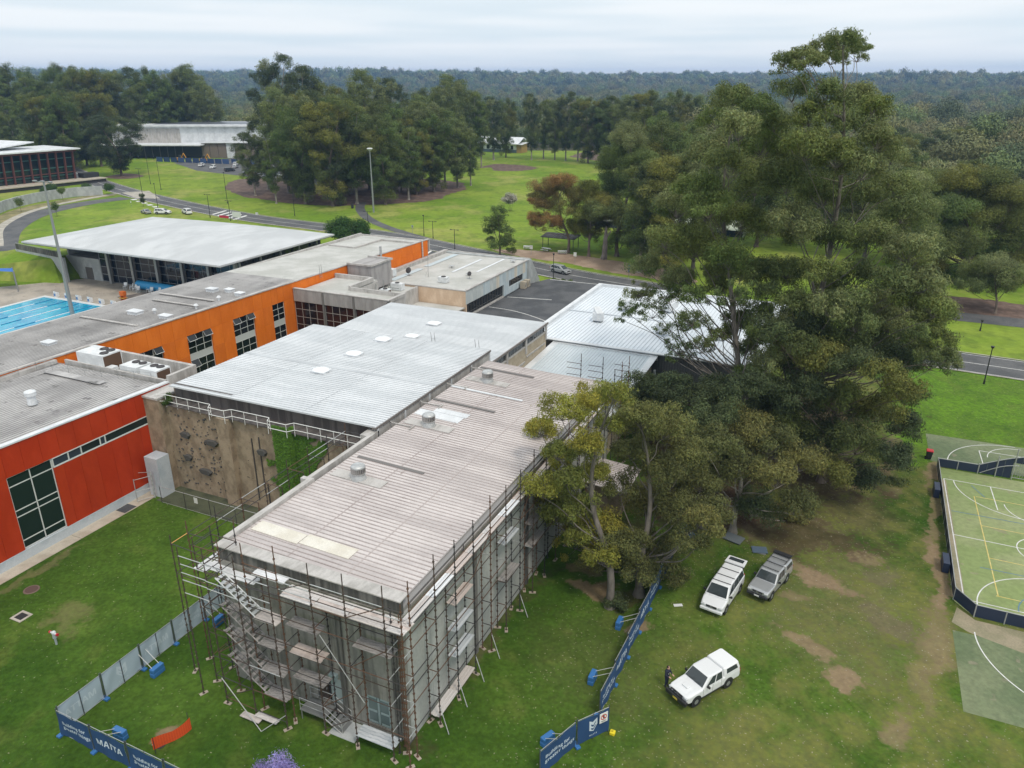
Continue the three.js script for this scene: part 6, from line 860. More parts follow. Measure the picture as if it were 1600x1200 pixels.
// road signs and boards
function signPost(x, z, h, w, hh, col, label, y0 = h - hh) { const t = thing('sign', label, 'sign', [x, 0, z]); mesh('post', bar([x, 0, z], [x, h, z], 0.04), poleGrey, t); mesh('board', bx(x - w / 2, x + w / 2, y0, h, z + 0.04, z + 0.08), plain(col, 0.5), t); }
signPost(-146.6, -142.2, 3.0, 3.2, 1.6, [0.66, 0.67, 0.67], 'white sign board at the road edge past the pool hall roof'); signPost(-153, -143.6, 1.3, 3.6, 0.7, [0.5, 0.02, 0.06], 'low red banner at the crossing past the pool hall'); signPost(-22.5, -123.6, 3.0, 0.35, 1.6, [0.05, 0.1, 0.3], 'blue post sign on the dirt verge near the white shed'); signPost(-38, -133, 2.4, 0.7, 0.9, [0.66, 0.66, 0.64], 'white notice on a post by the picnic area'); signPost(-50.6, -137, 2.2, 0.8, 0.9, [0.64, 0.64, 0.62], 'white notice near the picnic tables'); signPost(-199, -150, 2, 0.4, 0.6, [0.7, 0.7, 0.68], 'small white sign on the strip of lawn by the drive'); signPost(-90, -147.5, 2.4, 0.6, 0.6, [0.3, 0.34, 0.33], 'small grey sign where the footpath meets the field'); signPost(-148.5, -152.6, 1.2, 1.0, 0.7, [0.62, 0.63, 0.6], 'low white sign on the verge beside the mulch grove');
// picnic tables
for (const [x, z, a, l] of [[-53.8, -142.4, 0.3, 'picnic table with white top on the bare earth, farthest from the road trees'], [-48.8, -142, -0.2, 'picnic table with white top in the middle of the three'], [-44, -140.6, 0.4, 'picnic table with white top nearest the reddish tree']]) {
  const t = thing('picnic_table', l, 'table', [x, 0, z], 'picnic tables', a), wm = plain([0.66, 0.67, 0.66], 0.5), A = (n, g, m) => { const q = new THREE.Mesh(g, m); q.name = n; q.castShadow = q.receiveShadow = true; t.add(q); }; A('table_top', new THREE.BoxGeometry(2.2, 0.06, 0.85).translate(0, 0.76, 0), wm); for (const s of [1, -1]) { A('bench', new THREE.BoxGeometry(2.2, 0.05, 0.32).translate(0, 0.45, s * 0.75), wm); A('leg', join([bx(s * 0.8 - 0.05, s * 0.8 + 0.05, 0, 0.73, -0.06, 0.06), bx(s * 0.8 - 0.04, s * 0.8 + 0.04, 0.36, 0.42, -0.8, 0.8)]), darkMetal); }
}
{ const t = thing('shelter', 'small grey picnic shelter on posts behind the reddish tree', 'shelter', [-47, 0, -147]); mesh('roof', tilted(-51.5, -42.5, -144.8, -149.2, [2.9, 2.9, 3.3, 3.3], 0.15), M.gymBand, t); for (const [x, z] of [[-51, -145.2], [-43, -145.2], [-51, -148.8], [-43, -148.8]]) mesh('post', bar([x, 0, z], [x, 3, z], 0.08), darkMetal, t); }
{ const t = thing('dead_stump', 'tall dead grey tree stump on the shaded grass by the road', 'stump', [-33.2, 0, -139.4]), m = mottled([0.13, 0.11, 0.10], [0.24, 0.21, 0.19], { size: 2, cells: [16, 2], seed: 242 }); mesh('trunk', ringGeo([[0, 0.8], [1, 0.62], [3, 0.55], [5, 0.5], [6.2, 0.35], [7.2, 0.12]].map(([y, r], i) => Array.from({ length: 9 }, (_, k) => { const a = k / 9 * 6.283, q = r * (1 + 0.2 * Math.sin(k * 3 + i)); return [-33.2 + Math.cos(a) * q + i * 0.06, y + (i > 4 ? (k % 3) * 0.3 : 0), -139.4 - Math.sin(a) * q]; }))), m, t); mesh('broken_limb', bar([-33, 4.6, -139.4], [-31.8, 6.6, -139.4], 0.16), m, t); }
// small things on the near lawn
{
  const t = thing('standpipe', 'small standpipe with two red caps on the lawn by the red wing', 'standpipe', [-28.7, 0, 3.1]); mesh('pipe', [cyl(-28.7, 0, 0.95, 3.1, 0.08, 0.08, 10), cyl(-28.7, 0.6, 1.0, 3.1, 0.15, 0.13, 12)], plain([0.35, 0.40, 0.42], 0.5), t); mesh('head', [new THREE.SphereGeometry(0.16, 12, 8).translate(-28.7, 1.05, 3.1), bar([-29.05, 1.0, 3.1], [-28.35, 1.0, 3.1], 0.07, 8)], plain([0.6, 0.64, 0.66], 0.4), t); for (const s of [1, -1]) mesh('cap', new THREE.CylinderGeometry(0.11, 0.11, 0.12, 10).rotateZ(1.57).translate(-28.7 + s * 0.38, 1.0, 3.1), plain([0.5, 0.03, 0.04], 0.5), t);
  const m = thing('manhole_cover', 'round rusty manhole cover in the lawn', 'manhole', [-36.6, 0, -0.5]); mesh('ring', cyl(-36.6, 0, 0.03, -0.5, 0.62, 0.6, 24), plain([0.16, 0.11, 0.09], 0.9), m); mesh('lid', cyl(-36.6, 0.03, 0.045, -0.5, 0.48, 0.48, 24), plain([0.10, 0.06, 0.05], 0.9), m);
  const p = thing('drain_pit', 'rectangular drain grate with a concrete rim in the lawn', 'drain', [-34.1, 0, 2.1]); mesh('rim', [bx(-34.7, -33.5, 0, 0.04, 1.55, 1.75), bx(-34.7, -33.5, 0, 0.04, 2.45, 2.65), bx(-34.7, -34.5, 0, 0.041, 1.75, 2.45), bx(-33.7, -33.5, 0, 0.041, 1.75, 2.45)], M.concrete, p); for (let k = 0; k < 8; k++) mesh('grate_bar', bx(-34.48 + k * 0.1, -34.42 + k * 0.1, 0.005, 0.035, 1.77, 2.43), darkMetal, p);
  const o = thing('orange_barrier_mesh', 'orange plastic safety mesh on pickets round a dug hole', 'barrier', [-13.8, 0, 6.1]); const g = new THREE.PlaneGeometry(2.4, 0.95, 14, 4).translate(0, 0.55, 0), P = g.attributes.position; for (let i = 0; i < P.count; i++) { const x = P.getX(i); P.setZ(i, 0.18 * Math.sin(x * 1.6) - 0.12 * x * x * 0.6); P.setY(i, P.getY(i) - 0.22 * (1 - Math.min(1, Math.abs(x) / 1.2)) * (P.getY(i) > 0.5 ? 1 : 0.3)); } g.computeVertexNormals(); g.rotateY(1.35).translate(-13.7, 0, 6.1);
  const meshTex = dataTex(128, 64, (x, y) => (x % 8 < 2 || y % 8 < 2) ? [0.78, 0.10, 0.02] : [0.66, 0.075, 0.015]); mesh('mesh', g, new THREE.MeshStandardMaterial({ map: meshTex, roughness: 0.7, side: THREE.DoubleSide }), o, true); for (const [x, z] of [[-13.95, 7.3], [-13.55, 4.95]]) mesh('picket', bar([x, 0, z], [x, 1.35, z], 0.022), darkMetal, o);
  const d = thing('pit_cover', 'white plastic pit cover lying beside the orange mesh', 'cover', [-14.6, 0, 6.6]); mesh('cover', new RoundedBoxGeometry(0.5, 0.06, 0.4, 1, 0.02).rotateY(0.4).rotateZ(0.2).translate(-14.5, 0.1, 6.7), plain([0.6, 0.62, 0.64], 0.5), d); mesh('pit', cyl(-14.2, 0.0, 0.03, 6.7, 0.3, 0.3, 14), plain([0.05, 0.045, 0.04], 0.9), d);
  const w = thing('paper_scrap', 'white scrap of sheeting on the grass near the blue fence', 'litter', [12.2, 0, -20.6]); mesh('sheet', new THREE.BoxGeometry(0.7, 0.03, 0.3).rotateY(0.5).translate(12.2, 0.03, -20.6), plain([0.7, 0.7, 0.69], 0.7), w);
  const s1 = thing('sheet_stack', 'dark flat panel lying on the ground behind the white van', 'panel', [17.2, 0, -31.3]); mesh('sheet', new THREE.BoxGeometry(1.3, 0.06, 1.0).rotateY(0.3).translate(17.0, 0.1, -31.2), plain([0.10, 0.14, 0.19], 0.35), s1); mesh('sheet_frame', bx(16.4, 17.6, 0.0, 0.06, -31.7, -30.7), plain([0.2, 0.2, 0.2], 0.6), s1);
  const s2 = thing('sheet_stack', 'large grey sheet leaning low under the gum trees behind the van', 'panel', [14.6, 0, -33]); mesh('sheet', new THREE.BoxGeometry(1.7, 0.08, 1.1).rotateX(0.12).rotateY(-0.3).translate(14.6, 0.2, -32), plain([0.13, 0.15, 0.16], 0.5), s2); mesh('bearer', bx(13.8, 15.4, 0, 0.12, -32.3, -32.1), plain([0.2, 0.15, 0.1], 0.8), s2);
}
// pool furniture
{
  const wM = plain([0.74, 0.75, 0.76], 0.4), ch = new THREE.Group(); const A = (n, g) => { const q = new THREE.Mesh(g, wM); q.name = n; q.castShadow = q.receiveShadow = true; ch.add(q); }; A('seat', new RoundedBoxGeometry(0.55, 0.06, 0.55, 1, 0.02).translate(0, 0.45, 0)); A('backrest', new RoundedBoxGeometry(0.55, 0.5, 0.06, 1, 0.02).rotateX(-0.2).translate(0, 0.75, -0.3)); for (const [x, z] of [[-0.22, -0.22], [0.22, -0.22], [-0.22, 0.22], [0.22, 0.22]]) A('leg', cyl(x, 0, 0.44, z, 0.035, 0.03, 6)); A('armrest', join([bx(-0.3, -0.25, 0.62, 0.66, -0.28, 0.22), bx(0.25, 0.3, 0.62, 0.66, -0.28, 0.22)]));
  const r = rng(31); for (let k = 0; k < 15; k++) { const c = k ? ch.clone() : ch; c.name = numbered('plastic_chair'); c.position.set(-111.5 + k * 1.55 + (k > 8 ? 1.6 : 0), 0.03, -72.2 - r() * 1.6); c.rotation.y = r() * 1.2 - 0.6; c.scale.setScalar(1.25); tag(c, `white plastic chair before the pool hall glass, ${ORD[k]} from the left`, 'chair', 'white chairs at the pool hall'); scene.add(c); }
  for (const [x0, x1, l] of [[-109, -99.5, 'longer bright blue rolled pool cover behind the white chairs'], [-94, -87, 'shorter blue rolled pool cover nearer the orange wing']]) { const t = thing('pool_cover_roll', l, 'pool cover', [(x0 + x1) / 2, 0, -74.4]); mesh('roll', new THREE.CylinderGeometry(0.85, 0.85, x1 - x0, 16).rotateZ(Math.PI / 2).translate((x0 + x1) / 2, 0.95, -74.4), plain([0.03, 0.29, 0.58], 0.5), t); for (const x of [x0 - 0.1, x1 + 0.1]) mesh('stand', bx(x - 0.06, x + 0.06, 0, 1.0, -74.8, -74.0), steelGrey, t); }
  for (let k = 0; k < 6; k++) { const x = -118.6 + k * 3.1, t = thing('starting_block', `white starting block at the pool end, ${ORD[k]} from the far side`, 'starting block', [x, 0.1, -63.2], 'starting blocks'); mesh('step', (() => { const s = new THREE.Shape([[-0.35, 0], [0.35, 0], [0.35, 0.85], [-0.35, 1.15]].map(q => new THREE.Vector2(...q))); return new THREE.ExtrudeGeometry(s, { depth: 0.55, bevelSize: 0.02, bevelThickness: 0.02, bevelSegments: 1 }).rotateY(Math.PI / 2).translate(x, 0.05, -63.4); })(), wM, t); mesh('number_face', bx(x + 0.05, x + 0.5, 0.3, 0.8, -62.98, -63.02), plain([0.1, 0.2, 0.4], 0.5), t); }
  const f = thing('lifeguard_stand', 'orange lifeguard equipment stand on the pool deck', 'stand', [-104.5, 0, -67]); mesh('crate', [new RoundedBoxGeometry(1.0, 0.8, 0.8, 1, 0.05).translate(-104.5, 1.4, -67), bx(-104.9, -104.8, 0, 1, -67.3, -66.7), bx(-104.2, -104.1, 0, 1, -67.3, -66.7)], plain([0.62, 0.14, 0.02], 0.5), f); mesh('board', bx(-105.2, -104, 0.5, 0.6, -67.5, -66.5), plain([0.5, 0.3, 0.05], 0.5), f);
  const sh = thing('shade_sail', 'blue shade sail on posts at the edge of the pool lawn', 'shade', [-134, 0, -62]); mesh('sail', join([quad([-140, 4.6, -58], [-129, 4.0, -63], [-134, 3.6, -66], [-144, 3.6, -60])]), plain([0.02, 0.14, 0.5], 0.7), sh); for (const [x, z, h] of [[-129, -63, 4.0], [-134, -66, 3.6], [-140, -58, 4.6]]) mesh('post', bar([x, 0, z], [x, h + 0.2, z], 0.12, 8), poleGrey, sh);
}
// ---------------------------------------------------------------- farther buildings
{
  const t = thing('timber_pavilion', 'dark glazed pavilion with reddish raking timber fins and a white roof', 'building', [-290, 0, -170]); // its front runs away to the right
  const F = { o: [-276, 0, -160], r: 1.45 }; const fin = plain([0.13, 0.045, 0.034], 0.7);
  const O = (s0, s1, y0, y1, d0, d1) => on(F, s0, s1, y0, y1, d0, d1);
  mesh('glass_wall', O(-14, 28, 1.6, 12.4, -1.6, -1.4), glassGreen, t); mesh('side_wall', [O(27.6, 28, 1.6, 12.4, -24, -1.6)], plain([0.05, 0.03, 0.028], 0.6), t);
  for (let k = 0; k < 13; k++) mesh('fin', new THREE.BoxGeometry(0.4, 11.6, 1.0).rotateX(0.13).translate(-13 + k * 3.35, 7.2, -0.3).rotateY(F.r).translate(...F.o), fin, t);
  mesh('cross_beam', [O(-14, 28, 4.2, 4.5, -0.9, -0.6), O(-14, 28.6, 12.2, 12.9, -1.6, 0.9)], fin, t); for (const y of [6.2, 9.6, 3.2]) mesh('blind', O(-13.5, 27.4, y, y + 0.4, -1.38, -1.3), plain([0.05, 0.14, 0.12], 0.7), t);
  mesh('roof', [O(-16, 30, 12.95, 13.4, -24, 2.0)], M.capping, t); mesh('roof_peak', tilted(-330, -284, -150, -180, [13.4, 13.4, 16, 16], 0.4), M.capping, t);
  mesh('deck', O(-14, 36, 1.2, 1.55, -1.4, 7), M.pathConcrete, t); mesh('deck_skirt', O(-14, 35.6, 0, 1.2, -1.4, 6.6), plain([0.05, 0.045, 0.04], 0.8), t); mesh('screen_box', O(29.5, 36, 1.6, 3.4, -2.6, 1.5), plain([0.03, 0.03, 0.032], 0.7), t);
  const w = thing('retaining_wall', 'pale concrete retaining wall curving below the timber pavilion', 'wall', [-240, 0, -145]); const pts = smooth([[-180, -72], [-212, -108], [-232, -132], [-238, -150], [-236, -162], [-232, -166]], 14); for (let i = 0; i + 1 < pts.length; i++) { const a = pts[i], b = pts[i + 1], L = Math.hypot(b[0] - a[0], b[1] - a[1]); mesh('segment', new THREE.BoxGeometry(L - 0.03, 3.2, 0.4).rotateY(Math.atan2(-(b[1] - a[1]), b[0] - a[0])).translate((a[0] + b[0]) / 2, 1.6, (a[1] + b[1]) / 2), M.bareConcrete, w); }
  const s = thing('sports_centre', 'large white and grey sports centre with dark solar panels on its roof', 'building', [-330, 0, -300]);
  const f2 = faceZ(-286), wr = M.capping, pt = M.parapet;
  const S = { o: [-352, 0, -268], r: 0.42 }, Q = (a, b, c, d, e, f) => on(S, a, b, c, d, e, f);
  mesh('wall', Q(0, 86, 0, 15.5, -44, -6), wr, s); mesh('roof', Q(-1.5, 88, 15.5, 16.3, -46, -4), wr, s); mesh('solar_array', Q(20, 80, 16.32, 16.5, -40, -12), plain([0.10, 0.11, 0.13], 0.4), s); for (let k = 0; k < 14; k++) mesh('panel', Q(k * 2.6 + 0.5, k * 2.6 + 2.9, 7.2, 14.5, -6, -5.85), k < 5 ? plain([0.45, 0.46, 0.47], 0.5) : pt, s); for (let k = 0; k < 16; k++) mesh('panel', Q(38 + k * 2.9, 40.7 + k * 2.9, 8.2, 14.6, -6, -5.85), wr, s);
  mesh('awning_roof', [Q(-4, 52, 6.6, 7.2, -6, 8), Q(50, 86, 7.6, 8.0, -6, 2)], wr, s); for (let k = 0; k < 12; k++) mesh('awning_post', Q(-2 + k * 4, -1.7 + k * 4, 0, 6.6, 6.6, 6.9), darkMetal, s); mesh('shopfront', Q(-3, 50, 0.3, 6.5, 0, 0.3), plain([0.03, 0.03, 0.03], 0.2), s); for (let k = 0; k < 8; k++) mesh('lower_panel', Q(50 + k * 4.4, 54.2 + k * 4.4, 0, 7.5, 0.6, 1), k === 3 ? wr : plain([0.19, 0.155, 0.13], 0.8), s);
  for (let k = 0; k < 5; k++) mesh('roof_plant', Q(84 + k * 5, 87 + k * 5, 12, 15 + (k % 2) * 2, -20, -16), galv, s); mesh('rear_block', Q(88, 130, 0, 11.5, -30, -4), wr, s); mesh('rear_roof', Q(87, 131, 11.5, 12, -31, -3), wr, s);
  for (let k = 0; k < 22; k++) { const p0 = [-312 + k * 4.3, -262.5 + k * -0.6 + (k > 9 ? (k - 9) * -1.0 : 0)]; const fp = thing('site_fence', `blue site fence panel round the far sports centre, ${ORD[k]} from the fig`, 'fence', [p0[0], 0, p0[1]], 'blue site fence at the sports centre'); mesh('scrim', bx(p0[0], p0[0] + 4.2, 0.15, 2.4, p0[1] - 0.03, p0[1] + 0.03), k % 3 ? plain([0.035, 0.07, 0.16], 0.8) : plain([0.05, 0.10, 0.22], 0.8), fp); mesh('pole', [bar([p0[0], 0, p0[1]], [p0[0], 2.5, p0[1]], 0.05)], silverPole, fp); }
  const dg = (x, z, l) => { const d = thing('excavator', l, 'excavator', [x, 0, z]), y = plain([0.6, 0.28, 0.02], 0.5); mesh('body', [new RoundedBoxGeometry(3.2, 1.2, 2.2, 1, 0.15).translate(x, 1.6, z)], y, d); mesh('cab', new RoundedBoxGeometry(1.2, 1.4, 1.1, 1, 0.1).translate(x + 0.6, 2.8, z), carGlass, d); mesh('track', [bx(x - 1.8, x + 1.8, 0, 0.9, z + 0.8, z + 1.3), bx(x - 1.8, x + 1.8, 0, 0.9, z - 1.3, z - 0.8)], darkMetal, d); mesh('boom', [bar([x + 1.2, 1.8, z], [x + 3.4, 4.4, z], 0.25), bar([x + 3.4, 4.4, z], [x + 5, 1.8, z], 0.2)], y, d); };
  dg(-300, -266, 'small yellow excavator behind the blue site fence'); dg(-286, -268, 'larger yellow excavator near the dark shopfront'); 
  const c = thing('cottage', 'white cottage with a pale metal roof at the far end of the sports field', 'building', [-172, 0, -390]); mesh('wall', bx(-190, -166, 0, 5.0, -384, -396), wr, c); mesh('base_band', bx(-190.1, -165.9, 0, 1.6, -383.9, -396), plain([0.10, 0.14, 0.17], 0.7), c); mesh('roof', [tilted(-192, -164, -382, -390, [5.0, 5.0, 8.2, 8.2], 0.3), tilted(-192, -164, -390, -398, [8.2, 8.2, 5.0, 5.0], 0.3)], M.capping, c); for (let k = 0; k < 6; k++) mesh('window', bx(-188.6 + k * 3.8, -187 + k * 3.8, 1.8, 3.9, -383.8, -384), glassDark, c); mesh('timber_end', bx(-165.9, -162.8, 0, 4.6, -384, -392), plain([0.36, 0.24, 0.08], 0.7), c); mesh('end_roof', tilted(-166.2, -162, -383, -393, [4.7, 4.7, 5.4, 5.4], 0.2), M.capping, c);
  { const k = thing('sports_enclosure', 'pale walled enclosure glimpsed behind the reddish tree', 'wall', [-20, 0, -185]); mesh('pad', bx(-52, -8, 0.01, 0.1, -180, -206), plain([0.42, 0.47, 0.36], 0.9), k); mesh('screen', [bx(-52, -8, 0.1, 1.8, -178.8, -179)], plain([0.03, 0.045, 0.07], 0.8), k); }
}
